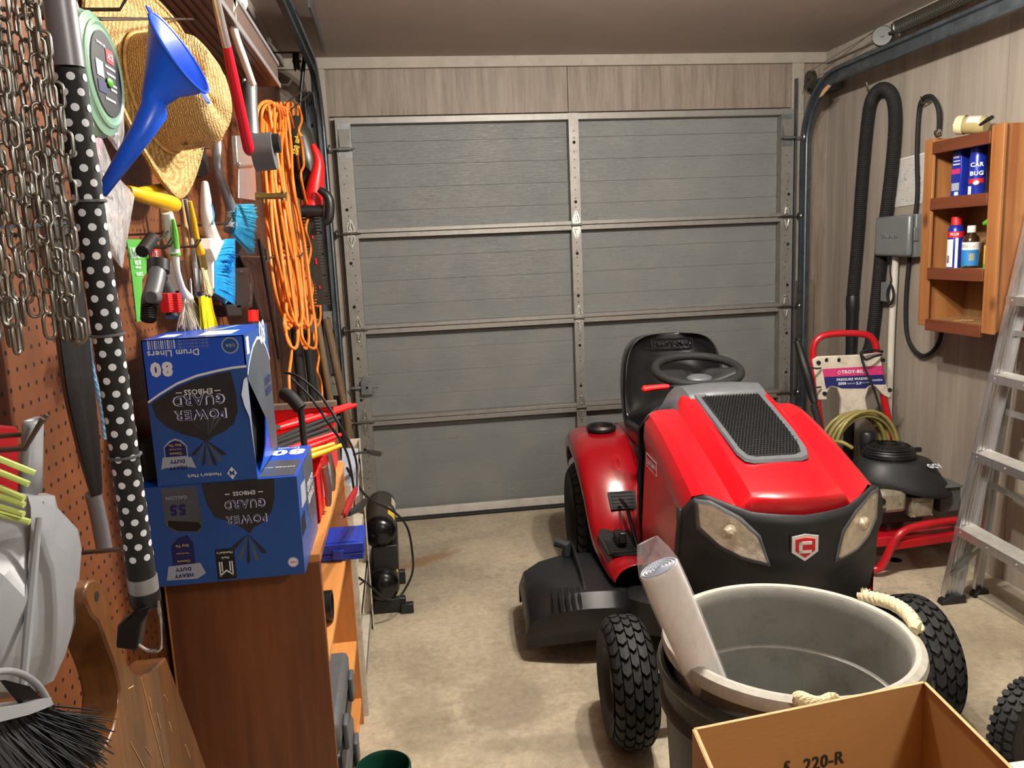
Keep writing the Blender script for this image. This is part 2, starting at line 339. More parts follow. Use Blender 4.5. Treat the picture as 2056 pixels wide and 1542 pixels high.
class G:
    def __init__(s): s.v = []; s.f = []; s.m = []
    def add(s, vs, fs, mi=0):
        n = len(s.v); s.v += [V(p) for p in vs]; s.f += [tuple(i+n for i in f) for f in fs]; s.m += [mi]*len(fs)
    def box(s, c, d, mi=0, rot=None):
        c = V(c); q = []
        for x in (-.5, .5):
            for y in (-.5, .5):
                for z in (-.5, .5):
                    p = V((x*d[0], y*d[1], z*d[2])); q.append(c+(rot @ p if rot is not None else p))
        s.add(q, [(0, 1, 3, 2), (4, 6, 7, 5), (0, 4, 5, 1), (2, 3, 7, 6), (0, 2, 6, 4), (1, 5, 7, 3)], mi); return s
    def bb(s, a, b, mi=0):
        a, b = V(a), V(b); return s.box((a+b)/2, (abs(b.x-a.x), abs(b.y-a.y), abs(b.z-a.z)), mi)
    def tube(s, path, r, n=8, mi=0, caps=True, closed=False, flat=1.0, up=None):
        path = [V(p) for p in path]; N = len(path); rs = r if isinstance(r, (list, tuple)) else [r]*N
        rings = []; a = None
        for i, p in enumerate(path):
            if closed: t = path[(i+1) % N]-path[i-1]
            else: t = path[min(i+1, N-1)]-path[max(i-1, 0)]
            if t.length < 1e-9: t = V((0, 0, 1))
            t.normalize()
            if up is not None: a = (up-t*up.dot(t)).normalized()
            elif a is None: a = basis(t)[1]
            else: a = (a-t*a.dot(t)); a = a.normalized() if a.length > 1e-6 else basis(t)[1]
            b = t.cross(a); rings.append([p+a*(rs[i]*cos(2*pi*k/n)*flat)+b*(rs[i]*sin(2*pi*k/n)) for k in range(n)])
        s.loft(rings, True, caps and not closed, mi, closed); return s
    def loft(s, rings, ring=True, caps=False, mi=0, closed=False):
        n = len(rings[0]); vs = [p for r in rings for p in r]; fs = []; R = len(rings)
        for i in range(R if closed else R-1):
            j = (i+1) % R
            for k in range(n if ring else n-1):
                k2 = (k+1) % n; fs.append((i*n+k, i*n+k2, j*n+k2, j*n+k))
        if caps: fs.append(tuple(range(n-1, -1, -1))); fs.append(tuple(range((R-1)*n, R*n)))
        s.add(vs, fs, mi); return s
    def lathe(s, prof, c=(0, 0, 0), ax=V((0, 0, 1)), n=24, mi=0, caps=False, sx=1, sy=1, a0=0, a1=2*pi):
        ax = V(ax).normalized(); u, w_ = basis(ax); c = V(c); full = abs(a1-a0-2*pi) < 1e-6; N = n if full else n+1
        rings = [[c+ax*h+u*(r*sx*cos(a0+(a1-a0)*k/n))+w_*(r*sy*sin(a0+(a1-a0)*k/n)) for k in range(N)] for r, h in prof]
        s.loft(rings, full, caps, mi); return s
    def prism(s, poly, depth, mi=0, inset=0):
        poly = [V(p) for p in poly]; d = V(depth); n = len(poly)
        fs = [tuple(range(n)), tuple(range(2*n-1, n-1, -1))]+[(i, i+n, (i+1) % n+n, (i+1) % n) for i in range(n)]
        s.add(poly+[p+d for p in poly], fs, mi); return s
    def poly(s, pts, mi=0): s.add(pts, [tuple(range(len(pts)))], mi); return s
    def ell(s, c, r, n=16, m=10, mi=0, rot=None, k=2.0):
        c = V(c); rings = []
        for i in range(m+1):
            th = -pi/2+pi*i/m; rr = []
            for j in range(n):
                ph = 2*pi*j/n
                f = lambda x, e: math.copysign(abs(x)**e, x)
                e = 2/k; p = V((f(max(cos(th), 1e-4), e)*f(cos(ph), e)*r[0], f(max(cos(th), 1e-4), e)*f(sin(ph), e)*r[1], f(sin(th), e)*r[2]))
                rr.append(c+(rot @ p if rot is not None else p))
            rings.append(rr)
        s.loft(rings, True, True, mi); return s
    def text(s, t, o, ax, ay, size=None, width=None, mi=0, bold=0.02, off=.0006, hscale=1, rad=None):
        vs, fs, x0, x1, y0, y1 = text2d(t, bold); ax, ay = V(ax).normalized(), V(ay).normalized(); nn = ax.cross(ay)
        if size is None: size = width/(x1-x0)
        sx = width/(x1-x0) if width else size
        cx, cy = (x0+x1)/2, (y0+y1)/2; o = V(o)
        s.add([o+ax*((x-cx)*sx)+ay*((y-cy)*size*hscale)+nn*off for x, y in vs], fs, mi); return s
    def build(s, name, mats, parent=None, local=False, ang=38, bevel=0, solid=0, sub=0, flat=False, origin=None):
        if isinstance(mats, str): mats = [mats]
        off = V((0, 0, 0))
        if parent is not None and not local:
            q = parent
            while q is not None: off += q.location; q = q.parent
        elif parent is None and not local:
            if origin is not None: off = V(origin)
            else:
                xs = [p.x for p in s.v]; ys = [p.y for p in s.v]; zs = [p.z for p in s.v]
                off = V(((min(xs)+max(xs))/2, (min(ys)+max(ys))/2, min(zs)))
        me = bpy.data.meshes.new(name); me.from_pydata([p-off for p in s.v], [], s.f)
        for i, f in enumerate(me.polygons): f.material_index = s.m[i]
        for x in mats: me.materials.append(MAT[x])
        bm = bmesh.new(); bm.from_mesh(me)
        bmesh.ops.recalc_face_normals(bm, faces=bm.faces); bm.to_mesh(me); bm.free()
        if not flat:
            for p in me.polygons: p.use_smooth = True
            me.set_sharp_from_angle(angle=R_(ang))
        me.update(); o = bpy.data.objects.new(name, me); COL.objects.link(o); o.parent = parent
        if parent is None: o.location = off
        if solid: md = o.modifiers.new('solid', 'SOLIDIFY'); md.thickness = solid; md.offset = 0
        if bevel: md = o.modifiers.new('bevel', 'BEVEL'); md.width = bevel; md.segments = 2; md.limit_method = 'ANGLE'; md.angle_limit = R_(40)
        if sub: md = o.modifiers.new('sub', 'SUBSURF'); md.levels = sub; md.render_levels = sub
        return o
def tag(o, label, cat, group=None):
    o['label'] = label; o['category'] = cat
    if group: o['group'] = group
    return o
def thing(name, label, cat, loc=(0, 0, 0), rot=None, group=None):
    o = bpy.data.objects.new(name, None); COL.objects.link(o); o.empty_display_size = .05
    o.location = loc
    if rot: o.rotation_euler = rot
    return tag(o, label, cat, group)
def struct(o): o['kind'] = 'structure'; return o
def lab(o, t): o['label'] = t; return o
def dup(root, loc, label=None):
    r = root.copy(); COL.objects.link(r); r.location = loc
    if label: r['label'] = label
    for ch in list(root.children):
        c = ch.copy(); COL.objects.link(c); c.parent = r
        for g in list(ch.children): d = g.copy(); COL.objects.link(d); d.parent = c
    return r
def rotm(ax, deg): return Matrix.Rotation(R_(deg), 3, ax)
X1, Y1, Z1 = V((1, 0, 0)), V((0, 1, 0)), V((0, 0, 1))
def ang_box(g, a, b, wd, th, up, mi=0):
    """flat bar from a to b, width wd across 'up', thickness th"""
    a, b = V(a), V(b); t = (b-a).normalized(); u = V(up); u = (u-t*u.dot(t)).normalized(); s_ = t.cross(u)
    q = []
    for p in (a, b):
        for i, j in ((-1, -1), (1, -1), (1, 1), (-1, 1)): q.append(p+u*(i*wd/2)+s_*(j*th/2))
    g.add(q, [(3, 2, 1, 0), (4, 5, 6, 7), (0, 1, 5, 4), (1, 2, 6, 5), (2, 3, 7, 6), (3, 0, 4, 7)], mi)
def bristles(g, pts, dirs, L, r, n, mi=0, jit=.12, bend=0):
    for i in range(n):
        t = random.random(); k = t*(len(pts)-1); a = int(min(k, len(pts)-2)); f = k-a
        p = V(pts[a]).lerp(V(pts[a+1]), f); d = V(dirs[a]).lerp(V(dirs[a+1]), f).normalized()
        d = (d+V([random.uniform(-jit, jit) for _ in range(3)])).normalized(); l = L*random.uniform(.85, 1.06)
        p = p+V([random.uniform(-r, r)*3 for _ in range(3)])
        u, w_ = basis(d); e = p+d*l+V((0, 0, -bend*random.random()))
        q = [p+u*r, p-u*r*.5+w_*r*.87, p-u*r*.5-w_*r*.87, e+u*r*.5, e-u*r*.3+w_*r*.4, e-u*r*.3-w_*r*.4]
        g.add(q, [(0, 1, 4, 3), (1, 2, 5, 4), (2, 0, 3, 5), (3, 4, 5)], mi)
# ================================================================== THE ROOM
WL, WR, YF, CZ, YB = -.53, 2.385, 4.27, 2.42, -2.4
g = G(); g.bb((WL-.15, YB-.1, -.1), (WR+.15, YF+.25, 0)); struct(g.build('floor', 'concrete', origin=(0, 0, 0)))
g = G(); g.bb((WL-.15, YB-.1, CZ), (WR+.15, YF+.25, CZ+.08)); struct(g.build('ceiling', 'ceiling_paint'))
g = G(); g.bb((WL-.08, YB-.1, 0), (WL, YF+.1, CZ)); struct(g.build('wall_left', 'brown_wall'))
# right wall: vertical-groove panelling
g = G(); y = YB; random.seed(3)
while y < YF+.1:
    wd = random.choice((.10, .15, .20, .13)); y2 = min(y+wd, YF+.1)
    g.bb((WR, y+.0025, 0), (WR+.06, y2, CZ)); g.bb((WR+.004, y-.001, 0), (WR+.05, y+.003, CZ)); y = y2
struct(g.build('wall_right', 'wall_paint_wood', flat=True))
# far wall: side returns and header panel round the door opening
g = G(); g.bb((WL, YF, 0), (-.30, YF+.06, CZ)); g.bb((2.19, YF, 0), (WR, YF+.06, CZ)); g.bb((-.30, YF, 2.14), (.93, YF+.05, CZ)); g.bb((.933, YF, 2.14), (2.19, YF+.05, CZ))
struct(g.build('wall_far', 'far_panel', flat=True))
g = G(); g.bb((WL-.08, YB-.08, 0), (WR+.08, YB, CZ)); struct(g.build('wall_back', 'back_wall'))
g = G(); g.bb((WL, YF-.022, 2.365), (WR, YF, CZ)); struct(g.build('trim_1', 'wall_trim', bevel=.002))
g = G(); g.bb((-.365, YF-.02, 0), (-.305, YF, 2.365)); struct(g.build('trim_2', 'wall_trim', bevel=.002))
g = G(); g.bb((2.165, YF-.02, 2.1), (2.235, YF, 2.365)); g.bb((2.195, YF-.02, 0), (2.235, YF, 2.1)); struct(g.build('trim_3', 'wall_trim', bevel=.002))
g = G(); g.bb((WL, YB, CZ-.045), (WL+.035, YF-.022, CZ)); struct(g.build('trim_4', 'wall_trim', bevel=.003))
g = G(); g.bb((WR-.03, YB, CZ-.06), (WR, YF-.022, CZ)); struct(g.build('trim_5', 'wall_trim', bevel=.003))

# ================================================================== GARAGE DOOR (setting)
DX0, DX1, DY = -.271, 2.169, 4.235
door = bpy.data.objects.new('door_1', None); COL.objects.link(door); door.location = (.949, DY, 0); struct(door); door['label'] = 'grey sectional overhead garage door, seen from inside, shut'
seams = [.02, .567, 1.06, 1.5555, 2.13]
cxm = (DX0+DX1)/2
for i in range(4):
    z0, z1 = seams[i], seams[i+1]
    g = G(); nb = 4 if i < 3 else 5; h = (z1-z0)/nb
    for k in range(nb):      # lap-siding planks
        a, b2 = z0+k*h, z0+(k+1)*h-.003
        g.add([V((DX0, DY+.055, a)), V((DX1, DY+.055, a)), V((DX1, DY+.050, b2)), V((DX0, DY+.050, b2)), V((DX1, DY+.057, b2+.003)), V((DX0, DY+.057, b2+.003))], [(0, 1, 2, 3), (3, 2, 4, 5)])
    g.bb((DX0, DY+.058, z0), (DX1, DY+.064, z1)); g.build('door_panel', 'door_grey', door, flat=True)
    top = .026 if i < 3 else .034
    g = G(); g.bb((DX0, DY, z1-top), (DX1, DY+.054, z1-.0015)); g.build('top_rail', 'stile_metal', door, bevel=.0015)
    g = G()
    if i: g.bb((DX0, DY, z0+.0015), (DX1, DY+.054, z0+.022)); g.build('bottom_rail', 'stile_metal', door, bevel=.0015)
    for x0, x1, side in ((DX0, DX0+.076, 0), (cxm-.026, cxm+.026, 1), (DX1-.070, DX1, 2)):
        g = G(); g.bb((x0, DY-.004, z0+.0015), (x1, DY+.054, z1-.0015)); random.seed(i*3+side)
        xm = (x0+x1)/2
        def hole(x, z, r): g.lathe([(r, 0), (0.0001, 0)], (x, DY-.0048, z), V((0, -1, 0)), 10, 1); 
        for k in range(9):
            zz = z0+.09+(z1-z0-.18)*k/8+random.uniform(-.012, .012)
            if side == 1: hole(xm+random.choice((0, 0, -.001)), zz, .0032)
            else: hole(xm+random.uniform(-.016, .016), zz, .003)
        hole(xm if side == 1 else xm-.01*(1-side), z0+.12, .0085); hole(xm if side == 1 else xm-.01*(1-side), z1-.15, .0085)
        g.build('stile', ['stile_metal', 'dark_hole'], door)
def hinge(x, z, roller):
    g = G(); y = DY-.0075
    for sgn in (1, -1):
        q = [(-.019, .006), (-.022, .018), (-.020, .034), (-.007, .068), (0, .074), (.007, .068), (.020, .034), (.022, .018), (.019, .006)]
        g.prism([V((x+a, y, z+sgn*b_)) for a, b_ in q], (0, .003, 0), 0)
        for a, b_ in ((-.013, .014), (.013, .014), (-.004, .055), (.004, .055)): pass
        g.tube([V((x-.012, y-.003, z+sgn*.016)), V((x-.004, y-.004, z+sgn*.052))], .0022, 5, 0); g.tube([V((x+.012, y-.003, z+sgn*.016)), V((x+.004, y-.004, z+sgn*.052))], .0022, 5, 0)
        g.lathe([(.0001, -.006), (.003, -.005), (.004, 0)], (x, y, z+sgn*.062), Y1, 8, 0); g.lathe([(.0001, -.006), (.003, -.005), (.004, 0)], (x, y, z+sgn*.022), Y1, 8, 0)
    h = g.build('hinge', ['zinc', 'hook_metal'], door)
    g = G(); L = .028 if not roller else .034
    g.tube([V((x-L, y-.006, z)), V((x+L, y-.006, z))], .0065, 10, 0)
    if roller:
        s_ = -1 if roller == 1 else 1
        g.tube([V((x-s_*.05, y-.006, z)), V((x+s_*.075, y-.006, z))], .004, 8, 0)
        g.lathe([(.004, -.006), (.02, -.006), (.023, 0), (.02, .006), (.004, .006)], (x+s_*.072, y-.006, z), X1, 14, 0)
    g.build('hinge_pin', 'hook_metal', h)
for z in seams[1:4]:
    hinge(DX0+.040, z, 1); hinge(cxm, z, 0); hinge(DX1-.036, z, 2)
for sx_, x in ((-1, DX0+.042), (1, DX1-.040)):
    g = G(); g.bb((x-.034, DY-.007, 1.93), (x+.034, DY-.004, 2.10)); g.prism([V((x-.028, DY-.012, 2.07)), V((x+.028, DY-.012, 2.07)), V((x+.024, DY-.030, 1.975)), V((x-.024, DY-.030, 1.975))], (0, .006, 0), 1)
    g.tube([V((x-.03, DY-.034, 1.972)), V((x+.03, DY-.034, 1.972))], .008, 10, 0)
    g.tube([V((x-.045, DY-.034, 1.972)), V((x+sx_*.08, DY-.034, 1.972)), V((x+.045, DY-.034, 1.972))][:2] if sx_ > 0 else [V((x+.05, DY-.034, 1.972)), V((x-.08, DY-.034, 1.972))], .0045, 8, 0)
    g.lathe([(.004, -.006), (.02, -.006), (.023, 0), (.02, .006), (.004, .006)], (x+sx_*.076, DY-.034, 1.972), X1, 14, 0)
    g.build('top_bracket', ['galv', 'stile_metal'], door)
g = G(); p = at(737, 778, Y=DY-.02); g.box(p, (.062, .026, .075), 0); g.box(p+V((.0, .012, .045)), (.05, .003, .02)); g.box(p+V((0, .012, -.045)), (.05, .003, .02))
g.tube([p+V((-.03, 0, 0)), p+V((-.085, 0, 0))], .009, 6); g.tube([p+V((.03, 0, 0)), p+V((.055, 0, .002))], .006, 8); g.lathe([(.0001, .0), (.009, 0), (.009, .01), (.0001, .01)], p+V((.05, 0, .002)), X1, 8)
g.lathe([(.0001, 0), (.007, 0), (.007, -.003)], p+V((0, -.013, 0)), Y1, 10)
g.build('slide_lock', 'galv', door, bevel=.002)
g = G(); g.bb((DX0, DY+.008, .018), (DX1, DY+.03, .062)); g.build('bottom_strip', 'white_strip', door, bevel=.002)
g = G(); g.bb((DX0, DY-.006, .003), (DX1, DY+.03, .021)); g.tube([V((DX0, DY-.004, .010)), V((DX1, DY-.004, .010))], .008, 8); g.build('rubber_seal', 'rubber', door)
g = G(); g.bb((-.31, YF+.034, .0), (2.2, YF+.06, 2.14)); struct(g.build('trim_6', 'wall_trim', origin=(1, YF, 0)))

# ================================================================== TRACKS
def track(name, label, x, sgn, z0, ztop, yv, ynear, zn):
    r = .30; t = thing(name, label, 'door track', (x, yv, z0))
    path = [V((x, yv, z0)), V((x, yv, .8)), V((x, yv, 1.5)), V((x, yv, ztop-r))]
    for i in range(1, 11):
        a = pi/2*i/10; path.append(V((x, yv-r+r*cos(a), ztop-r+r*sin(a))))
    path.append(V((x, ynear, zn)))
    # C-shaped channel swept along the path; local axes: X across, n in-plane
    prof = [(-.026, -.012), (-.026, .020), (-.017, .026), (-.010, .020)]; prof = [(.022, -.034), (.030, -.028), (.026, -.018), (-.0, -.018), (-.0, .030), (.026, .030), (.030, .040), (.022, .046)]
    rings = []
    for i, p in enumerate(path):
        tt = (path[min(i+1, len(path)-1)]-path[max(i-1, 0)]).normalized(); nn = X1.cross(tt)
        rings.append([p+X1*(-sgn*a+sgn*.012)+nn*(b_-.007) for a, b_ in prof])
    g = G(); g.loft(rings, False); g.build('rail', 'track_steel', t, solid=.0025)
    return t, path
lt, lp = track('garage_door_track', 'steel roller track curving from the left door edge up under the ceiling', -.335, -1, .005, 2.315, 4.18, -1.2, 2.33)
rt, rp = track('garage_door_track', 'steel roller track curving from the right door edge along the right wall', 2.215, 1, .005, 2.225, 4.18, -1.2, 2.245)
g = G(); ang_box(g, (2.175, 4.225, .05), (2.175, 4.225, 2.28), .035, .004, Y1); g.build('angle_iron', 'track_steel', rt)
# perforated angle iron behind left track
t = thing('perforated_angle_iron', 'rusty perforated angle iron standing beside the left track', 'bracket', (-.375, 4.23, .0))
g = G(); g.bb((-.40, 4.215, 0), (-.362, 4.219, 2.25)); g.bb((-.402, 4.17, 0), (-.398, 4.219, 2.25))
for k in range(20):
    z = .2+k*.105; g.lathe([(.011, 0), (.0001, 0)], (-.381, 4.2142, z), V((0, -1, 0)), 8, 1, sx=.6)
g.build('flange', ['track_steel', 'dark_hole'], t)
for z in (1.12, .78, 1.75):
    g = G(); g.bb((-.40, 4.17, z-.05), (-.345, 4.212, z+.05)); g.lathe([(.0001, -.006), (.008, -.005), (.009, 0)], (-.37, 4.17, z+.02), Y1, 8); g.build('clip', 'stile_metal', t, bevel=.002)
# second left rail: ceiling-hung angle next to the horizontal track
g = G(); ang_box(g, at(592+28, 0, X=-.26), at(668, 140, X=-.30), .05, .006, Z1); 
o = g.build('hanger_angle', 'track_steel'); tag(o, 'dark steel angle running beside the left horizontal track under the ceiling', 'bracket')
g = G(); a = at(578, 0, X=-.38); b2 = at(618, 90, X=-.38); ang_box(g, a, b2, .04, .006, Z1); g.tube([b2+V((0, .02, .04)), b2+V((0, .02, -.03))], .02, 8)
tag(g.build('hanger_strap', 'black_plastic'), 'black steel strap ending in a bolt left of the left track', 'bracket')
# spring, pulleys and cables at right
sp = thing('extension_spring', 'dark coiled extension spring hung above the right track', 'spring', (2.27, 3.45, 2.33))
pts = []; y0, y1 = 3.50, .6; nco = 210
for i in range(nco*7+1):
    a = 2*pi*i/7; pts.append(V((2.27+.026*cos(a), y0+(y1-y0)*i/(nco*7), 2.345+.026*sin(a))))
g = G(); g.tube(pts, .0052, 5); g.build('coil', 'olive_dark', sp)
g = G(); g.tube([V((2.27, 3.55, 2.335)), V((2.27, 3.47, 2.335))], .006, 6); g.build('hook', 'hook_metal', sp)
def pulley(x, y, z, label, ax=X1):
    g = G(); g.lathe([(.008, -.014), (.042, -.014), (.045, -.011), (.034, -.003), (.034, .003), (.045, .011), (.042, .014), (.008, .014)], (x, y, z), ax, 22); g.tube([V((x, y, z))-ax*.02, V((x, y, z))+ax*.02], .007, 8)
    o = g.build('pulley', 'olive_dark'); tag(o, label, 'pulley', 'cable pulleys of the garage door'); return o
pulley(2.27, 3.60, 2.335, 'round steel pulley at the end of the extension spring', V((.6, .8, 0)))
pulley(2.205, 4.13, 2.255, 'dark pulley at the top of the right vertical track')
pulley(-.40, 3.93, 2.33, 'small dark pulley beside the left track near the ceiling')
g = G(); g.tube([V((2.25, 4.08, 2.29)), V((2.262, 3.62, 2.38))], .0016, 5); g.tube([V((2.25, 4.08, 2.27)), V((2.27, 3.62, 2.30))], .0016, 5); g.tube([V((2.22, 4.24, 2.2)), V((2.19, 4.15, 2.29)), V((2.262, 3.62, 2.37))], .0014, 5)
tag(g.build('lift_cable', 'hook_metal'), 'thin steel lift cable running between the two right pulleys', 'cable')
g = G(); g.tube([V((-.39, 3.93, 2.31)), V((-.372, 4.19, 2.16))], .0016, 5); tag(g.build('lift_cable', 'hook_metal'), 'thin steel lift cable beside the left track', 'cable')
g = G(); g.bb((2.26, 4.10, 2.205), (2.37, 4.245, 2.265)); tag(g.build('mounting_bracket', 'track_steel', bevel=.003), 'flat steel bracket bridging right track to corner', 'bracket')
g = G(); q = [at(u, v, X=2.17) for u, v in ((1662, 170), (1668, 172), (1650, 193), (1644, 196), (1652, 180))]; g.prism(q, (.004, 0, 0)); tag(g.build('torn_tape', 'cardboard_edge'), 'scrap of tan tape stuck on bend of right track', 'tape')
# fixture that carries the lamp (out of frame overhead)
t = thing('ceiling_light', 'tube shop light on the ceiling over the tractor', 'light', (.85, 1.95, 2.42))
g = G(); g.bb((.5, 1.90, 2.385), (1.2, 2.0, 2.42)); g.build('housing', 'house_white', t, bevel=.01)
# long ribbed strip light / housing along left wall, top-left of the photo
t = thing('strip_light_housing', 'long ribbed metal light housing along the top of the left wall, unlit', 'light', (-.42, 2.3, 2.0))
x0, x1 = -.515, -.35; g = G(); ys, ye = 1.2, 2.82
g.bb((x0, ys, 2.0), (x1, ye, 2.075)); g.build('housing', 'light_housing', t, bevel=.006)
g = G()
for k in range(7): g.bb((x0+.02+k*.02, ys+.01, 1.996), (x0+.03+k*.02, ye-.1, 2.0))
g.build('rib', 'light_housing', t)
g = G(); g.bb((x1, ys, 1.998), (x1+.004, ye+.01, 2.012)); g.bb((x1, ys, 2.066), (x1+.004, ye+.01, 2.078)); g.build('edge_trim', 'silver_plastic', t)
# ================================================================== LAWN TRACTOR  (local: x across, y rearward from the nose, z up)
tr = thing('lawn_tractor', 'red riding lawn tractor with black seat facing the camera in middle of the garage', 'lawn tractor', (1.03, 1.93, 0), (0, 0, -.08))
def fy(x): return .012+1.9*abs(x)**2.05            # plan curve of the nose
def hood_sec(t):
    """half section (x,z) at hood station t (0 nose .. 1 rear)"""
    zt = .752+.175*(1-(1-t)**1.25)
    rx = .124+.012*t
    zs = zt-.045-.03*t if False else zt-.05
    return [(0, zt+.004), (rx*.5, zt+.003), (rx, zt), (rx+.014, zt-.010), (rx+.034, zt-.040-.012*(t)), (rx+.052, zt-.040-.014*t), (.236, zt-.010-.045*t), (.262, zt-.022-.045*t), (.277, zt-.055-.04*t), (.282, zt-.10-.05*t), (.276, zt-.14-.05*t), (.286, .56), (.292, .46), (.290, .385)]
rings = []
sts = [0, .04, .12, .22, .35, .5, .65, .8, .92, 1.0]
for t in sts:
    h = hood_sec(t); y = .0+.66*t
    def pt(x, z):
        yy = fy(x)*(1-t)+y
        if t < .001: pass
        return V((x, yy, z))
    half = [pt(x, z) for x, z in h]; rings.append([V((-p.x, p.y, p.z)) for p in reversed(half)]+half[1:])
# rolled front lip
h0 = hood_sec(0); lip = []
for k, (dz, dy) in enumerate(((-.006, -.006), (-.02, -.010), (-.062, -.006))):
    half = []
    for i, (x, z) in enumerate(h0):
        zz = z+dz if i < 6 else z
        half.append(V((x, fy(x)+(dy if i < 6 else 0), max(zz, .40))))
    lip.insert(0, [V((-p.x, p.y, p.z)) for p in reversed(half)]+half[1:])
g = G(); g.loft(lip[:-1]+[lip[-1]]+rings, False); hood = g.build('hood', 'red_paint', tr, local=True, ang=28)
# rear cap of hood / dark grey cowl
g = G()
def cowl_pt(x, s):   # s 0 front edge .. 1 rear, dark grey top piece
    return None
cs = []
for y, zt, wx in ((.60, .916, .128), (.64, .930, .132), (.69, .940, .135), (.735, .935, .150), (.77, .905, .165), (.79, .84, .17), (.79, .70, .17)):
    cs.append([V((-wx-.07, y+.01, zt-.10)), V((-wx-.02, y, zt-.035)), V((-wx, y, zt)), V((-wx*.4, y-.004, zt+.008)), V((wx*.4, y-.004, zt+.008)), V((wx, y, zt)), V((wx+.02, y, zt-.035)), V((wx+.07, y+.01, zt-.10))])
g.loft(cs, False); g.build('cowl', 'grey_plastic', tr, local=True, solid=.006)
g = G(); g.loft([[V((-.27, .64, .86)), V((-.29, .70, .80)), V((-.29, .72, .60)), V((-.28, .7, .42))], [V((-.20, .78, .86)), V((-.22, .80, .78)), V((-.22, .8, .60)), V((-.22, .8, .42))], [V((.20, .78, .86)), V((.22, .80, .78)), V((.22, .8, .60)), V((.22, .8, .42))], [V((.27, .64, .86)), V((.29, .70, .80)), V((.29, .72, .60)), V((.28, .7, .42))]], False)
g.build('dash_panel', 'fascia', tr, local=True, solid=.006)
# grille frame + honeycomb vent on top of hood
def hood_top(x, y):
    t = y/.66; zt = .752+.175*(1-(1-max(t, 0))**1.25); return zt+.004-.001
def resample(pl, n):
    pl = [V(p) for p in pl]; L = [0]
    for i in range(1, len(pl)): L.append(L[-1]+(pl[i]-pl[i-1]).length)
    o = []
    for k in range(n+1):
        s = L[-1]*k/n; i = 1
        while i < len(pl)-1 and L[i] < s: i += 1
        f = (s-L[i-1])/max(L[i]-L[i-1], 1e-9); o.append(pl[i-1].lerp(pl[i], min(max(f, 0), 1)))
    return o
def outline_tf(scale):
    q = [(-.118, .615), (-.112, .33), (-.106, .215), (-.094, .178), (-.07, .166), (.07, .166), (.094, .178), (.106, .215), (.112, .33), (.118, .615)]
    cx, cy = 0, .40
    return [V((x*scale[0], cy+(y-cy)*scale[1], 0)) for x, y in q]
g = G(); o1, o2, o3 = outline_tf((1, 1)), outline_tf((.97, .985)), outline_tf((.84, .90))
def onhood(p, dz): return V((p.x, p.y, hood_top(p.x, p.y)+dz))
g.loft([[onhood(p, -.002) for p in o1], [onhood(p, .006) for p in o2], [onhood(p, .0045) for p in o3], [onhood(p, -.004) for p in o3]], True)
g.build('vent_frame', 'grey_plastic', tr, local=True)
g = G(); N = 26
L_, R__ = [V((-.099, .60, 0)), V((-.094, .33, 0)), V((-.089, .215, 0)), V((-.078, .195, 0))], [V((.099, .60, 0)), V((.094, .33, 0)), V((.089, .215, 0)), V((.078, .195, 0))]
la, ra = resample(L_, N), resample(R__, N); g.loft([[onhood(la[i].lerp(ra[i], k/8), .003) for k in range(9)] for i in range(N+1)], False)
g.build('vent_base', 'black_plastic', tr, local=True)
g = G()   # raised honeycomb web
for r_ in range(34):
    y = .205+r_*.0118
    for k in range(-9, 10):
        x = (k+(.5 if r_ % 2 else 0))*.0098
        lim = .076+(.018)*min(1, (y-.2)/.05)
        if abs(x) > lim: continue
        z = hood_top(x, y)+.003
        g.add([V((x-.0045, y, z)), V((x, y-.003, z+.003)), V((x+.0045, y, z)), V((x, y+.003, z+.003)), V((x, y, z+.0048))], [(0, 1, 4), (1, 2, 4), (2, 3, 4), (3, 0, 4)])
g.build('vent_mesh', 'black_gloss', tr, local=True, flat=True)
# front fascia
def fm(x, z, off=0):
    zc = .535+.9*x*x; t_ = (z-zc)/.035
    bulge = .024*(1/(1+math.exp(-4*t_)))+.010*math.exp(-t_*t_*.7)-.012
    return V((x, fy(x)-.014-bulge-off+max(0, (.50-z))*.22, z))
def coons(top, bot, nu, nv, off, gg, mi=0):
    a, b_ = resample([V((x, 0, z)) for x, z in top], nu), resample([V((x, 0, z)) for x, z in bot], nu)
    gg.loft([[fm(a[i].lerp(b_[i], k/nv).x, a[i].lerp(b_[i], k/nv).z, off) for k in range(nv+1)] for i in range(nu+1)], False, False, mi)
top = [(-.292, .690), (-.268, .733), (-.238, .748), (-.132, .715), (0, .708), (.132, .715), (.238, .748), (.268, .733), (.292, .690)]
bot = [(-.290, .30), (-.20, .26), (0, .25), (.20, .26), (.290, .30)]
g = G(); coons(top, bot, 48, 16, 0, g)
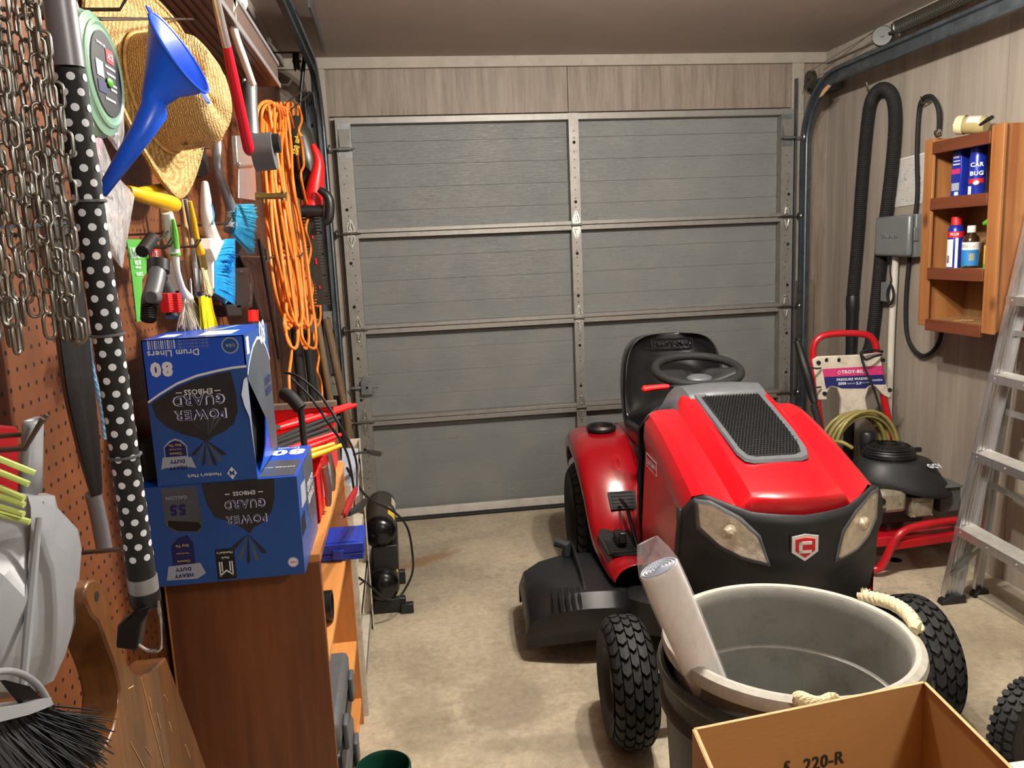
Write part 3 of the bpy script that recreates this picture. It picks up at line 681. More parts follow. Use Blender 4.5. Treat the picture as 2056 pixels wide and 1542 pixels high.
# wrap back onto sides
for s in (-1, 1):
    e = [fm(s*.292, .690-.390*k/8, 0) for k in range(9)]
    g.loft([e, [V((s*.294, p.y+.035, p.z)) for p in e]], False)
g.build('fascia', 'fascia', tr, local=True, solid=.008)
for s in (-1, 1):
    tp = [(s*.256, .722), (s*.228, .724), (s*.165, .690), (s*.122, .648)]; bt = [(s*.252, .655), (s*.21, .615), (s*.16, .592), (s*.100, .580)]
    g = G(); coons([(s*.264, .733), (s*.228, .735), (s*.158, .700), (s*.112, .652)], [(s*.261, .645), (s*.21, .602), (s*.16, .580), (s*.088, .568)], 20, 6, .004, g); f_ = g.build('headlight_bezel', 'grey_plastic', tr, local=True, solid=.004)
    g = G(); coons(tp, bt, 20, 8, .007, g); hl = g.build('headlight', 'headlamp_reflector', tr, local=True)
    g = G(); c = fm(s*.185, .655, .012); g.lathe([(.022, 0), (.014, .006), (.012, .010), (.0001, .014)], c, V((0, -1, 0)), 14); g.build('bulb', 'headlamp_reflector', hl, local=True)
    g = G(); coons(tp, bt, 20, 8, .016, g); g.build('lens', 'lens_clear', hl, local=True)
    g = G(); coons([(s*.272, .555), (s*.13, .505)], [(s*.268, .40), (s*.12, .375)], 14, 8, .0045, g); g.build('side_grille', 'mesh_black', tr, local=True)
g = G(); coons([(-.085, .455), (.085, .455)], [(-.08, .30), (.08, .30)], 14, 8, .0045, g); g.build('centre_grille', 'mesh_black', tr, local=True)
g = G(); coons([(-.085, .688), (.085, .688)], [(-.062, .655), (.062, .655)], 10, 3, .0035, g); g.build('fascia_recess', 'black_plastic', tr, local=True)
# shield badge
def shield(sc, off, gg, mi, w_=.032):
    q = [(-.036, .030), (0, .036), (.036, .030), (.036, -.014), (0, -.040), (-.036, -.014)]
    pts = [V((x*sc, fy(0)-.03-off, .622+z*sc)) for x, z in q]; gg.prism(pts, (0, -.003, 0), mi)
g = G(); shield(1.1, 0, g, 0); shield(1.0, .002, g, 1); shield(.74, .004, g, 2)
yb = fy(0)-.0375
g.bb((-.018, yb-.0015, .630), (.017, yb+.001, .638), 1); g.bb((-.018, yb-.0015, .606), (.017, yb+.001, .614), 1); g.bb((-.018, yb-.0015, .606), (-.009, yb+.001, .638), 1)
g.build('badge', ['black_gloss', 'white_label', 'red_plastic'], tr, local=True)
# side name plates
for s in (-1, 1):
    ax = V((0, -s*-1, 0)) if False else V((0, -1 if s < 0 else 1, 0))
    g = G(); c = V((s*.2885, .53, .70)); 
    az = V((s*-.08, 0, 1))
    c = V((s*.281, .54, .715)); g.text('CRAFTSMAN', c, V((0, s, .06)), az, size=.026, width=.125, mi=0, off=.0035, bold=.03)
    q = [c+V((s*.0025, a, b_)) for a, b_ in ((-.072, -.022), (.072, -.022), (.072, .022), (-.072, .022))]
    for i in range(4): g.tube([q[i], q[(i+1) % 4]], .0009, 4)
    g.build('name_plate', 'print_white', tr, local=True)
# front bumper / chassis rail in red, visible under the nose at right
for s in (-1, 1):
    g = G(); g.prism([V((s*.275, .19, .46)), V((s*.275, .6, .42)), V((s*.275, .6, .25)), V((s*.285, .16, .22)), V((s*.285, .14, .28))], (s*.012, 0, 0))
    g.build('lower_side_panel', 'red_paint', tr, local=True)
g = G(); g.bb((-.22, .15, .22), (.22, 1.5, .36)); g.build('chassis', 'black_plastic', tr, local=True)
# front axle + wheels
g = G(); g.tube([V((-.40, .12, .19)), V((-.2, .14, .23)), V((.2, .14, .23)), V((.34, .12, .19))], .022, 8); g.build('front_axle', 'black_plastic', tr, local=True)
def turf_wheel(x, y, r, w_, name='front_wheel', rr=None, steer=0):
    rr = rr or r*.5
    hub = V((x, y, r)); rot = rotm('Z', steer)
    e = bpy.data.objects.new(name, None); COL.objects.link(e); e.parent = tr; e.location = hub; e.rotation_euler = (0, 0, R_(steer))
    g = G(); prof = []
    for a in range(-6, 7):
        t = a/6; xx = t*w_/2; rad = r-.012-.035*abs(t)**4*(r/.2); prof.append((rad, xx))
    prof = [(rr, -w_*.40), (rr+.02, -w_*.46), (r*.80, -w_*.52)]+prof+[(r*.80, w_*.52), (rr+.02, w_*.46), (rr, w_*.40)]
    g.lathe(prof, (0, 0, 0), X1, 44); 
    # chevron turf lugs
    n = 26 if r < .23 else 32
    for i in range(n):
        a = 2*pi*i/n
        def P(t, da, h):
            rad = r-.012-.035*abs(t)**4*(r/.2)+h; return V((t*w_/2, rad*cos(a+da), rad*sin(a+da)))
        lugs = [(-.98, -.66, .5), (-.60, -.22, .0), (-.17, .17, .5), (.22, .60, .0), (.66, .98, .5)]
        for t0, t1, ph in lugs:
            st = 2*pi/n; o = ph*st; dl = .36*st; sk = .18*st*(1 if (t0+t1) > .05 else -1 if (t0+t1) < -.05 else 0)
            tm = (t0+t1)/2
            for (ta, tb, sa, sb) in (((t0, tm, 0, .25*st), (tm, t1, .25*st, 0))):
                q = []
                for (t_, s_) in ((ta, sa), (tb, sb)):
                    for h in (-.002, .0115):
                        for d_ in (-dl, dl): q.append(P(t_, o+s_+d_, h))
                g.add(q, [(0, 2, 3, 1), (4, 5, 7, 6), (2, 6, 7, 3), (0, 1, 5, 4), (0, 4, 6, 2), (1, 3, 7, 5)])
    g.build('tyre', 'rubber', e, local=True, ang=45)
    g = G(); 
    for s in (-1, 1): g.lathe([(rr+.004, s*w_*.44), (rr-.004, s*w_*.40), (rr-.012, s*w_*.30), (.05, s*w_*.22), (.035, s*w_*.34), (.0001, s*w_*.35)], (0, 0, 0), X1, 28)
    g.lathe([(rr-.012, -w_*.30), (rr-.012, w_*.30)], (0, 0, 0), X1, 28)
    g.build('rim', 'rim_dark', e, local=True)
    return e
turf_wheel(-.462, .12, .188, .125, 'front_wheel', steer=0)
turf_wheel(.400, .12, .19, .13, 'front_wheel', steer=0)
turf_wheel(-.355, 1.38, .255, .20, 'rear_wheel'); turf_wheel(.355, 1.38, .255, .20, 'rear_wheel')
# fender / foot deck: one pressed panel, lofted along y, symmetric
secs = []
#   y,   inner-top z, outer x, outer-top z, edge drop z, inner x
S_ = [(.60, .335, .46, .325, .29, .27), (.64, .340, .475, .335, .29, .27), (.74, .345, .485, .34, .295, .27), (.86, .35, .49, .345, .30, .27), (.94, .40, .495, .38, .32, .26), (1.00, .475, .50, .45, .38, .25), (1.06, .545, .505, .525, .45, .235), (1.14, .605, .515, .59, .52, .22), (1.24, .64, .52, .628, .57, .21), (1.36, .655, .52, .642, .585, .21), (1.50, .65, .515, .635, .58, .21), (1.62, .61, .505, .595, .53, .21), (1.70, .54, .49, .52, .45, .21), (1.74, .46, .48, .44, .40, .21)]
for s in (-1, 1):
    rings = []
    for y, zi, xo, zo, ze, xi in S_:
        xo *= .87; xi *= .92
        rings.append([V((s*xi, y, zi-.02)), V((s*(xi+.02), y, zi)), V((s*(xi*.5+xo*.5), y, zi+.004)), V((s*(xo-.045), y, zo+.004)), V((s*(xo-.015), y, zo-.012)), V((s*xo, y, zo-.04)), V((s*(xo+.002), y, ze-.008)), V((s*(xo-.006), y, ze-.02))])
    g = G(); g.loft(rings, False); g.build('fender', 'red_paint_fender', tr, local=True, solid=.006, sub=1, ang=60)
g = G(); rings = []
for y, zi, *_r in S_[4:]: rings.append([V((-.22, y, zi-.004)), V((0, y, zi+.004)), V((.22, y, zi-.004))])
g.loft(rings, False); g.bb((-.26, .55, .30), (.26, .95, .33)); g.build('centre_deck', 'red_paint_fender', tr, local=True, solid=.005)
for s in (-1, 1):
    g = G(); g.prism([V((s*.28, .66, .348)), V((s*.41, .68, .344)), V((s*.42, .86, .352)), V((s*.40, .90, .362)), V((s*.30, .90, .364))], (0, 0, .006))
    for k in range(12): g.bb((s*.285, .675+k*.018, .354), (s*.405, .682+k*.018, .362))
    g.build('foot_pad', 'black_soft', tr, local=True)
g = G(); g.bb((-.37, .72, .36), (-.335, .80, .40)); g.bb((-.365, .70, .38), (-.34, .73, .42)); g.build('pedal', 'black_plastic', tr, local=True, bevel=.004)
g = G(); g.tube([V((-.315, .93, .47)), V((-.305, .86, .46)), V((-.30, .70, .36)), V((-.30, .62, .20))], .007, 8); g.build('lever_rod', 'black_gloss', tr, local=True)
g = G(); 
nrm = V((0, -.72, .69)); c = V((-.30, .975, .452)); u = X1; v_ = V((0, .69, .72))
g.prism([c+u*a+v_*b_+nrm*.004 for a, b_ in ((-.05, -.04), (.05, -.04), (.055, .035), (-.055, .035))], nrm*.004)
for k in range(5): g.prism([c+u*a+v_*b_+nrm*.008 for a, b_ in ((-.045, -.032+k*.015), (.045, -.032+k*.015), (.045, -.025+k*.015), (-.045, -.025+k*.015))], nrm*.003)
g.build('brake_pad', 'black_soft', tr, local=True)
# engraved swirl emblem on fender
g = G(); c = V((-.30, 1.075, .572)); nrm = V((0, -.62, .78)); v_ = V((0, .78, .62))
for k in range(2):
    pth = [c+X1*(.014*cos(a)*(1-.35*k)+.004*k)+v_*(.042*sin(a)*(1-.3*k)) for a in [2*pi*i/20*(.86) for i in range(21)]]; g.tube([p+nrm*.012 for p in pth], .0012, 4)
g.build('swirl_emblem', 'red_plastic', tr, local=True)
# fuel / cup ring on left fender
g = G(); c = V((-.315, 1.34, .655)); g.lathe([(.062, 0), (.066, .012), (.058, .022), (.050, .018), (.048, -.02), (.0001, -.03)], c, Z1, 28); g.build('cup_holder', 'black_plastic', tr, local=True)
# seat
def seat():
    # backrest+cushion as one lofted shell
    secs = []
    # cushion rows: centre y, z ; half-width ; thickness
    prof = [(1.02, .60, .18), (.99, .635, .205), (1.0, .69, .218), (1.06, .715, .222), (1.18, .705, .222), (1.27, .70, .225), (1.325, .73, .228), (1.35, .80, .228), (1.365, .90, .222), (1.38, .97, .208), (1.388, 1.02, .185), (1.392, 1.05, .14), (1.393, 1.058, .08)]
    g = G(); rings = []
    for y, z, hw in prof:
        r = []
        for k in range(17):
            t = -1+2*k/16
            x = hw*math.copysign(abs(t)**.9, t); lift = .030*abs(t)**3 if z < .75 else 0; fwd = -.06*abs(t)**3 if z > .72 else 0
            r.append(V((x, y+fwd, z+lift*.6)))
        rings.append(r)
    back = []
    for (y, z, hw) in prof:
        if z < .74: back.append([V((hw*(-1+2*k/16)*.98, y+(.05 if y < 1.05 else .0), z-.085)) for k in range(17)])
        else: back.append([V((hw*(-1+2*k/16)*.98, y+.075, z-.01)) for k in range(17)])
    full = []
    for a, b_ in zip(rings, back): full.append(a+list(reversed(b_)))
    g.loft(full, True, True); return g
g = seat(); st = g.build('seat', 'seat_vinyl', tr, local=True, sub=2, ang=180)
# front bolster roll, side bolster, name plate
g = G(); g.tube(smooth_path([V((-.18, 1.05, .700)), V((-.12, 1.01, .690)), V((0, .995, .688)), V((.12, 1.01, .690)), V((.18, 1.05, .700))]), .045, 14, flat=.9); g.build('seat_bolster', 'seat_vinyl', st, local=True)
for s in (-1, 1): pass
g = G(); ny = V((0, -1, .12)).normalized(); c = V((0, 1.352, 1.012))
ux, uz = X1, V((0, .12, 1)).normalized()
q = [c+ux*a+uz*b_ for a, b_ in ((-.088, -.022), (.088, -.022), (.088, .022), (-.088, .022))]
for i in range(4): g.tube([q[i]+ny*.004, q[(i+1) % 4]+ny*.004], .002, 6)
g.text('CRAFTSMAN', c+ny*.006, ux, uz, size=.032, width=.165, bold=.03, off=.001); g.build('embossed_name', 'seat_vinyl', st, local=True, solid=.003)
g = G(); g.bb((-.15, 1.04, .50), (.15, 1.32, .60)); g.bb((-.18, 1.02, .59), (.18, 1.34, .62)); g.build('seat_base', 'black_plastic', tr, local=True)
# steering wheel
sw = bpy.data.objects.new('steering_wheel', None); COL.objects.link(sw); sw.parent = tr; sw.location = (.0, .97, .955); sw.rotation_euler = (R_(12), 0, 0)
g = G(); g.tube([V((.160*cos(2*pi*i/40), .160*sin(2*pi*i/40), 0)) for i in range(40)], .0165, 12, closed=True); g.build('wheel_rim', 'black_soft', sw, local=True)
g = G()
rows = []
for y, w_, z in ((-.045, .155, -.006), (-.03, .158, .004), (-.005, .14, .002), (.03, .06, -.010), (.04, .03, -.02)):
    rows.append([V((w_*t, y-.03*(1-abs(t))*1.0, z-.035*(1-abs(t)**1.5))) for t in [-1+2*k/14 for k in range(15)]])
g.loft(rows, False); g.build('spoke_plate', 'fascia', sw, local=True, solid=.012)
g = G(); g.ell((0, -.03, -.022), (.05, .035, .014)); g.build('hub_cap', 'grey_plastic', sw, local=True)
g = G(); g.tube([V((0, 0, -.03)), V((0, 0, -.16))], .028, 12); g.build('column', 'black_plastic', sw, local=True)
# throttle lever with red grip
g = G(); g.tube(smooth_path([V((.02, .72, .915)), V((.0, .76, .93)), V((-.04, .78, .932)), V((-.17, .80, .928))]), .006, 8); lv = g.build('lever', 'black_gloss', tr, local=True)
g = G(); g.tube([V((-.155, .798, .928)), V((-.17, .80, .928)), V((-.21, .806, .925)), V((-.245, .81, .921)), V((-.252, .811, .920))], [.010, .013, .014, .017, .008], 10, flat=.8); g.build('grip', 'red_plastic', lv, local=True)
# mowing deck with discharge chute
g = G()
g.lathe([(.30, .10), (.31, .22), (.27, .25), (.0001, .255)], (-.13, .80, 0), Z1, 32); g.lathe([(.30, .10), (.31, .22), (.27, .25), (.0001, .255)], (.16, .80, 0), Z1, 32)
g.build('mower_deck', 'black_plastic', tr, local=True)
g = G(); rings = []
for x, zt, y0, y1, zb in ((-.36, .25, .56, .98, .10), (-.42, .26, .55, .985, .10), (-.50, .262, .55, .99, .10), (-.56, .255, .56, .99, .09), (-.64, .235, .58, .99, .075), (-.70, .20, .60, .985, .06), (-.72, .15, .61, .98, .05)):
    rings.append([V((x, y0-.005, zb)), V((x, y0, zt-.05)), V((x, y0+.04, zt-.008)), V((x, (y0+y1)/2, zt)), V((x, y1-.04, zt-.008)), V((x, y1, zt-.05)), V((x, y1+.005, zb))])
g.loft(rings, False)
ch = g.build('discharge_chute', 'black_plastic', tr, local=True, solid=.006)
g = G()
for k in range(5): x = -.53-k*.022; g.tube([V((x, .555, .205)), V((x-.003, .575, .243)), V((x, .63, .256))], .006, 6)
g.prism([V((-.505, .60, .258)), V((-.505, .95, .262)), V((-.505, .95, .30)), V((-.505, .90, .305)), V((-.505, .70, .295))], (-.008, 0, 0))
g.build('chute_rib', 'black_plastic', ch, local=True)
g = G(); g.tube([V((-.53, .93, .26)), V((-.53, .93, .30)), V((-.57, .95, .31))], .022, 10); g.build('deck_knob', 'rubber', tr, local=True)
# ================================================================== LEFT WALL: pegboard and what hangs on it
def L(u, v, X):      # photo point on a plane parallel to the left wall (X), or across the garage when the value is a depth (> .9)
    return at(u, v, Y=X) if X > .9 else at(u, v, X=X)
def pxm(p, px): return px*(V(p)-CP).dot(CF)/FPX
def ptube(g, pts, X, rpx, n=8, mi=0, k=4, flat=1.0):
    """tube through photo points lying on the plane(s) X; radius in photo pixels at the spot"""
    Xs = X if isinstance(X, (list, tuple)) else [X]*len(pts)
    P_ = [L(u, v, x) for (u, v), x in zip(pts, Xs)]; rr = rpx if isinstance(rpx, (list, tuple)) else [rpx]*len(pts)
    R2 = [pxm(p, r_) for p, r_ in zip(P_, rr)]
    if k > 1 and len(pts) > 2:
        P2 = smooth_path(P_, k); q = []
        for i in range(len(P_)-1): q += [R2[i]+(R2[i+1]-R2[i])*j/k for j in range(k)]
        q.append(R2[-1]); P_, R2 = P2, q
    g.tube(P_, R2, n, mi, flat=flat); return g
def pprism(g, pts, X, th, mi=0): return g.prism([L(u, v, X) for u, v in pts], (-th, 0, 0), mi)
def pillow(g, left, right, X, th, nu=14, nv=8, jit=.3, mi=0, seed=1):
    random.seed(seed); a = resample([V((u, v, 0)) for u, v in left], nu); b_ = resample([V((u, v, 0)) for u, v in right], nu)
    for s in (1, -1):
        rows = []
        for i in range(nu+1):
            row = []
            for k in range(nv+1):
                p = a[i].lerp(b_[i], k/nv); e = (1-abs(2*k/nv-1)**2)*(1-abs(2*i/nu-1)**4)
                row.append(L(p.x, p.y, X+s*th*e*(1+random.uniform(-jit, jit))))
            rows.append(row)
        g.loft(rows, False, False, mi)
    return g
PX = WL+.008
g = G(); g.bb((WL+.001, .25, .3), (PX, 3.45, 1.995)); o = g.build('pegboard', 'pegboard', origin=(0, 0, 0), flat=True); o['kind'] = 'structure'; o.name = 'trim_7'
g = G(); g.bb((WL+.001, 1.862, .3), (PX+.002, 1.868, 1.99)); 
def hook(Y, z, L_=.12, lift=.02, label='steel peg hook', r=.0022, two=False, name='peg_hook', group='wire hooks on the pegboard', tilt=0):
    g = G()
    for dy in ((-.012, .012) if two else (0,)):
        g.tube([V((PX-.006, Y+dy, z)), V((PX+L_, Y+dy, z+tilt)), V((PX+L_+lift*.7, Y+dy, z+tilt+lift))], r, 6)
    if two: g.bb((PX, Y-.016, z-.008), (PX+.002, Y+.016, z+.008))
    return tag(g.build(name, 'hook_metal'), label, 'hook', group)

# --- chains
hook(.70, 1.79, .29, .02, 'long steel peg hook carrying the hanging chains', .004)
hook(.78, 1.79, .29, .02, 'long steel peg hook carrying the nearer hanging chains', .004)
def chain(u, v, X, seed):
    random.seed(seed); b_ = L(u, v, X); g = G(); pitch, ln, wd, wr = .0192, .0245, .0128, .00155
    n = int((1.775-b_.z)/pitch); tw = random.uniform(0, pi)
    for i in range(n):
        c = V((X+.004*sin(i*.5+seed), b_.y+.004*cos(i*.37+seed), b_.z+ln/2+i*pitch)); tw += pi/2+random.uniform(-.25, .25)
        u_ = V((cos(tw), sin(tw), 0)); hl = ln/2-wd/2; rr = wd/2-wr; pth = []
        for k in range(7): a = pi*k/6; pth.append(c+u_*(rr*cos(a))+Z1*(hl+rr*sin(a)))
        for k in range(7): a = pi+pi*k/6; pth.append(c+u_*(rr*cos(a))+Z1*(-hl+rr*sin(a)))
        g.tube(pth, wr, 5, closed=True)
    return tag(g.build('chain', 'chain_metal', ang=180), 'pale steel long-link chain hanging in the bundle at the left edge of the photo', 'chain', 'hanging steel chains')
for i, (u, v, X) in enumerate([(8, 700, -.30), (28, 715, -.28), (46, 700, -.33), (62, 655, -.29), (80, 640, -.32), (102, 685, -.29), (122, 690, -.32), (140, 690, -.28), (158, 695, -.30), (172, 690, -.27), (12, 640, -.34), (90, 560, -.35), (34, 560, -.36), (150, 590, -.335), (-12, 690, -.29), (20, 600, -.37), (66, 610, -.37), (112, 600, -.37), (52, 500, -.345), (130, 520, -.36), (-5, 610, -.36)]):
    chain(u, v, X, i+1)

# --- polka dot pole
t = thing('sleeved_pole', 'black pole with white polka dots hanging before the pegboard, clip at its foot', 'pole', (-.3, .875, 1.02))
PA, PB = V((-.3, .845, 1.80)), V((-.3, .876, 1.10)); ax = (PB-PA).normalized(); r0 = .0142
def pp(z): return PA.lerp(PB, (PA.z-z)/(PA.z-PB.z))
g = G(); g.tube([pp(1.628), pp(1.5), pp(1.3), pp(1.105)], r0, 20); sl = g.build('sleeve', 'black_soft', t)
g = G(); u_, w_ = basis(ax); nr = int((1.628-1.11)/.0140)
for i in range(nr):
    z = 1.62-i*.0140
    for k in range(6):
        a = 2*pi*(k+.35+(.5 if i % 2 else 0))/6; n_ = u_*cos(a)+w_*sin(a); tt = ax.cross(n_); c = pp(z)
        vs = [c+n_*(r0+.0004)]+[c+(n_*cos(.27*cos(b_))+tt*sin(.27*cos(b_)))*(r0+.0003)+ax*(.0038*sin(b_)) for b_ in [2*pi*j/10 for j in range(10)]]
        g.add(vs, [(0, 1+j, 1+(j+1) % 10) for j in range(10)])
g.build('polka_dots', 'print_white', sl)
g = G(); g.tube([pp(1.80), pp(1.63)], r0*1.02, 18); g.lathe([(r0*1.02, 0), (r0*1.3, .004), (r0*1.3, .02), (r0, .022)], pp(1.69), Z1, 18, 0); g.build('upper_tube', 'grey_tube', t)
for z in (1.505, 1.372, 1.243):
    g = G(); g.tube([pp(z)+u_*(r0*1.12*cos(a))+w_*(r0*1.12*sin(a)) for a in [2*pi*k/20 for k in range(20)]], .0016, 6, closed=True); g.build('ring', 'grey_plastic', t)
g = G(); g.tube([pp(1.105), pp(1.088)], r0*1.08, 18); g.build('ferrule', 'silver_plastic', t)
g = G(); e = pp(1.088); g.lathe([(r0*1.15, 0), (r0*1.15, -.012), (r0*.9, -.02), (.0001, -.021)], e, Z1, 18)
g.prism([e+V((.0, -.012, -.012)), e+V((-.0, .012, -.012)), e+V((-.03, .012, -.035)), e+V((-.034, .012, -.06)), e+V((-.012, .012, -.066)), e+V((-.004, .012, -.035)), e+V((.012, .01, -.012))], (0, -.02, 0)); g.build('clip_body', 'black_plastic', t, bevel=.002)
g = G(); g.tube(smooth_path([e+V((.014, -.004, -.012)), e+V((.015, -.005, -.03)), e+V((.013, -.005, -.06)), e+V((.008, -.005, -.069)), e+V((-.004, -.005, -.067)), e+V((-.016, -.005, -.055))], 5), .0022, 8); g.build('wire_gate', 'chrome', t)
# --- folded black umbrella with grey shaft, ropes
t = thing('folded_umbrella', 'folded black cloth umbrella hanging point down against pegboard behind the dotted pole', 'umbrella', L(200, 1090, -.44))
pts = [(90, 300), (112, 460), (138, 620), (158, 780), (178, 900), (194, 992)]; rp = [26, 44, 50, 46, 34, 17]
P_ = [L(u, v, -.44) for u, v in pts]; sp_ = smooth_path(P_, 5); rings = []
for i, p in enumerate(sp_):
    f = i/5; a = min(int(f), 4); rr = pxm(p, rp[a]+(rp[a+1]-rp[a])*(f-a)); rings.append([p+V((.5*rr*cos(b_)*(1+.22*sin(5*b_+i*.06)), rr*sin(b_)*(1+.16*sin(4*b_+1+i*.05)), 0)) for b_ in [2*pi*k/40 for k in range(40)]])
g = G(); g.loft(rings, True, True); g.build('canopy_cloth', 'cloth_black', t)
g = G(); ptube(g, [(186, 990), (198, 1040), (210, 1105)], -.445, 15, 14); g.build('shaft', 'grey_tube', t)
for pts, lb in (([(196, 455), (218, 580), (246, 740)], 'blue and white braided rope hanging right of the dotted pole'), ([(166, 600), (186, 740), (203, 815), (211, 882)], 'end of blue and white braided rope left of the dotted pole')):
    v0 = pts[0][1]; g = G(); P_ = smooth_path([L(u, v, -.38 if v0 < 500 else -.485) for u, v in pts], 12)
    for ph in (0, 2.1, 4.2): g.tube([p+V((.0016*cos(i*.9+ph), .0016*sin(i*.9+ph), 0)) for i, p in enumerate(P_)], .0022, 6)
    e = P_[0]; g.tube([e, e+V((-.03, 0, .004)), V((WL+.006, e.y, e.z+.004))], .0022, 6)
    tag(g.build('braided_rope', 'rope_blue'), lb, 'rope')
hook(.91, 1.265, .12, .02, 'bent wire hook holding the folded umbrella', .0028)
hook(.868, 1.80, .215, .02, 'steel peg hook that the dotted pole hangs from', .003)
# --- trimmer line pack
c = L(184, 150, -.305); t = thing('trimmer_line_pack', 'round translucent green trimmer line pack with black label hanging at upper left', 'trimmer line', c-Z1*.065)
g = G(); g.lathe([(.0001, -.014), (.048, -.014), (.060, -.008), (.064, .0), (.060, .008), (.048, .014), (.0001, .014)], c, X1, 40); g.build('shell', 'spool_green', t)
g = G(); g.lathe([(.060, .0), (.0615, .0075), (.050, .0135)], c+X1*.001, X1, 40); g.tube([c+X1*.012+V((0, .051*cos(a), .051*sin(a))) for a in [2*pi*k/36 for k in range(36)]], .0035, 6, closed=True); g.build('rim', 'spool_green', t)
g = G(); g.lathe([(.043, 0), (.0001, 0)], c+X1*.0155, X1, 36); lb_ = g.build('paper_label', 'print_black', t)
def lq(y, z, a, b_, m, gg): gg.poly([c+V((.0162, y-a, z-b_)), c+V((.0162, y+a, z-b_)), c+V((.0162, y+a, z+b_)), c+V((.0162, y-a, z+b_))], m)
g = G(); lq(.012, .020, .011, .007, 0, g); lq(-.022, .002, .010, .008, 1, g); lq(-.02, -.016, .012, .006, 2, g)
g.text('ACE', c+V((.0168, .012, .020)), Y1, Z1, size=.009, mi=1, off=0)
g.text('TRIMMER LINE', c+V((.0165, -.012, .028)), Y1, Z1, width=.026, mi=1, off=0)
for k, (yy, zz, w2) in enumerate([(.01, .008, .03), (.01, .001, .026), (.014, -.009, .02), (.014, -.014, .018), (-.0, -.026, .03)]): lq(yy, zz, w2/2, .0012, 1, g)
g.ell(c+V((.017, .001, -.008)), (.002, .009, .005), mi=3); g.build('label_print', ['print_red', 'print_white', 'print_navy', 'green_bright'], lb_)
g = G(); q = c+V((0, -.03, .058)); g.tube([q+V((0, .009*cos(a), .009*sin(a))) for a in [2*pi*k/16 for k in range(16)]], .003, 6, closed=True); g.build('hang_loop', 'white_plastic', t)
g = G(); a, b_ = L(140, 38, -.305), L(405, 38, -.44); g.tube([a, b_, b_+V((-.08, 0, 0))], .0022, 6); tag(g.build('long_wire_hook', 'hook_metal'), 'long straight wire hook running from the green line pack past the hat', 'hook')
# --- straw hat: brim against board, crown towards the room
hc = V((-.452, 1.71, 1.768)); t = thing('straw_hat', 'woven straw cowboy hat hung on the pegboard with its crown towards the room', 'hat', hc-Z1*.2)
axh = V((1, -.24, .03)).normalized(); axc = V((.92, -.32, .02)).normalized(); uy = (Y1-axh*axh.y).normalized(); uz = axh.cross(uy); uz = uz if uz.z > 0 else -uz
rot_a = R_(40); ua = uy*cos(rot_a)+uz*sin(rot_a); ub = -uy*sin(rot_a)+uz*cos(rot_a)     # ua: hat width, ub: hat length
def hp(a, r_, h, sa=1, sb=1): return hc+ua*(r_*sa*cos(a))+ub*(r_*sb*sin(a))+(axc if h > .02 else axh)*h
NA = 56; rings = []
for k in range(9):
    f = k/8; r_ = .100+(.190-.100)*f
    rings.append([hp(2*pi*j/NA, r_, .000+.026*f**1.6*abs(cos(2*pi*j/NA))**2.2-.02*f*abs(sin(2*pi*j/NA))**3+.004*sin(f*9), .84+.04*f, 1.1) for j in range(NA)])
g = G(); g.loft(rings, True); g.tube(rings[-1], .0035, 6, closed=True); g.build('brim', 'straw_weave', t, solid=.003)
rings = []
for k, (r_, h) in enumerate([(.104, -.002), (.104, .03), (.103, .06), (.101, .09), (.092, .120), (.070, .134), (.038, .124), (.008, .116)]):
    rr = []
    for j in range(NA):
        a = 2*pi*j/NA; dent = (-.022*math.exp(-(cos(a)/.35)**2) if h > .1 else 0)+(-.018*max(0, sin(a))**6 if h > .05 else 0)
        pin = 1-.17*(max(0, h-.04)/.08)*math.exp(-((abs(cos(a))-.75)/.28)**2)*(1 if sin(a) > -.1 else .3)
        rr.append(hp(a, r_, h+dent*.6, .86*pin, 1.1))
    rings.append(rr)
g = G(); g.loft(rings, True, True); cr = g.build('crown', 'straw_weave', t, ang=60)
g = G()
for k, a0 in enumerate((-2.2, -1.0)):
    random.seed(5+k)
    for i in range(16):
        a = a0+random.uniform(-.32, .32); h = random.uniform(.04, .085); p = hp(a, .1045, h, .86, 1.1); n_ = (p-hc-axc*h).normalized(); q1, q2 = basis(n_)
        rr = random.uniform(.0025, .0048); g.poly([p+n_*.0008+q1*(rr*cos(b_))+q2*(rr*sin(b_)) for b_ in [2*pi*j/8 for j in range(8)]])
g.build('vent_holes', 'dark_hole', cr)
g = G(); g.tube([hp(2*pi*j/40, .1065, .008, .86, 1.1) for j in range(40)], .0035, 6, closed=True); g.build('hat_band', 'straw', t)
hook(1.77, 1.80, .06, .01, 'short peg hook inside the straw hat crown')
# --- blue funnel
rc, ne, ti = at(359, 110, Y=1.05), at(309, 222, Y=1.03), at(203, 389, Y=1.0)
t = thing('funnel', 'bright blue plastic funnel hanging tip down in front of the straw hat', 'funnel', ti)
axf = (ti-rc).normalized(); Lc = (ne-rc).length; Lt = (ti-rc).length
e1 = (at(410, 190, Y=1.05)-at(308, 30, Y=1.05))*.47; e2 = (e1.normalized().cross(Y1)*.12+Y1*.99).normalized()*e1.length
s1, s2 = basis(axf); 
if s1.dot(e1) < 0: s1 = -s1
s2 = axf.cross(s1)
if s2.dot(e2) < 0: s2 = -s2
def fr(c, r_, m_):   # ring blending from the oblique rim plane (m=1) to square across the spout (m=0)
    return [c+(e1*(r_/e1.length)*m_+s1*r_*(1-m_))*cos(a)+(e2*(r_/e1.length)*m_+s2*r_*(1-m_))*sin(a) for a in [2*pi*k/40 for k in range(40)]]
g = G(); R0 = e1.length
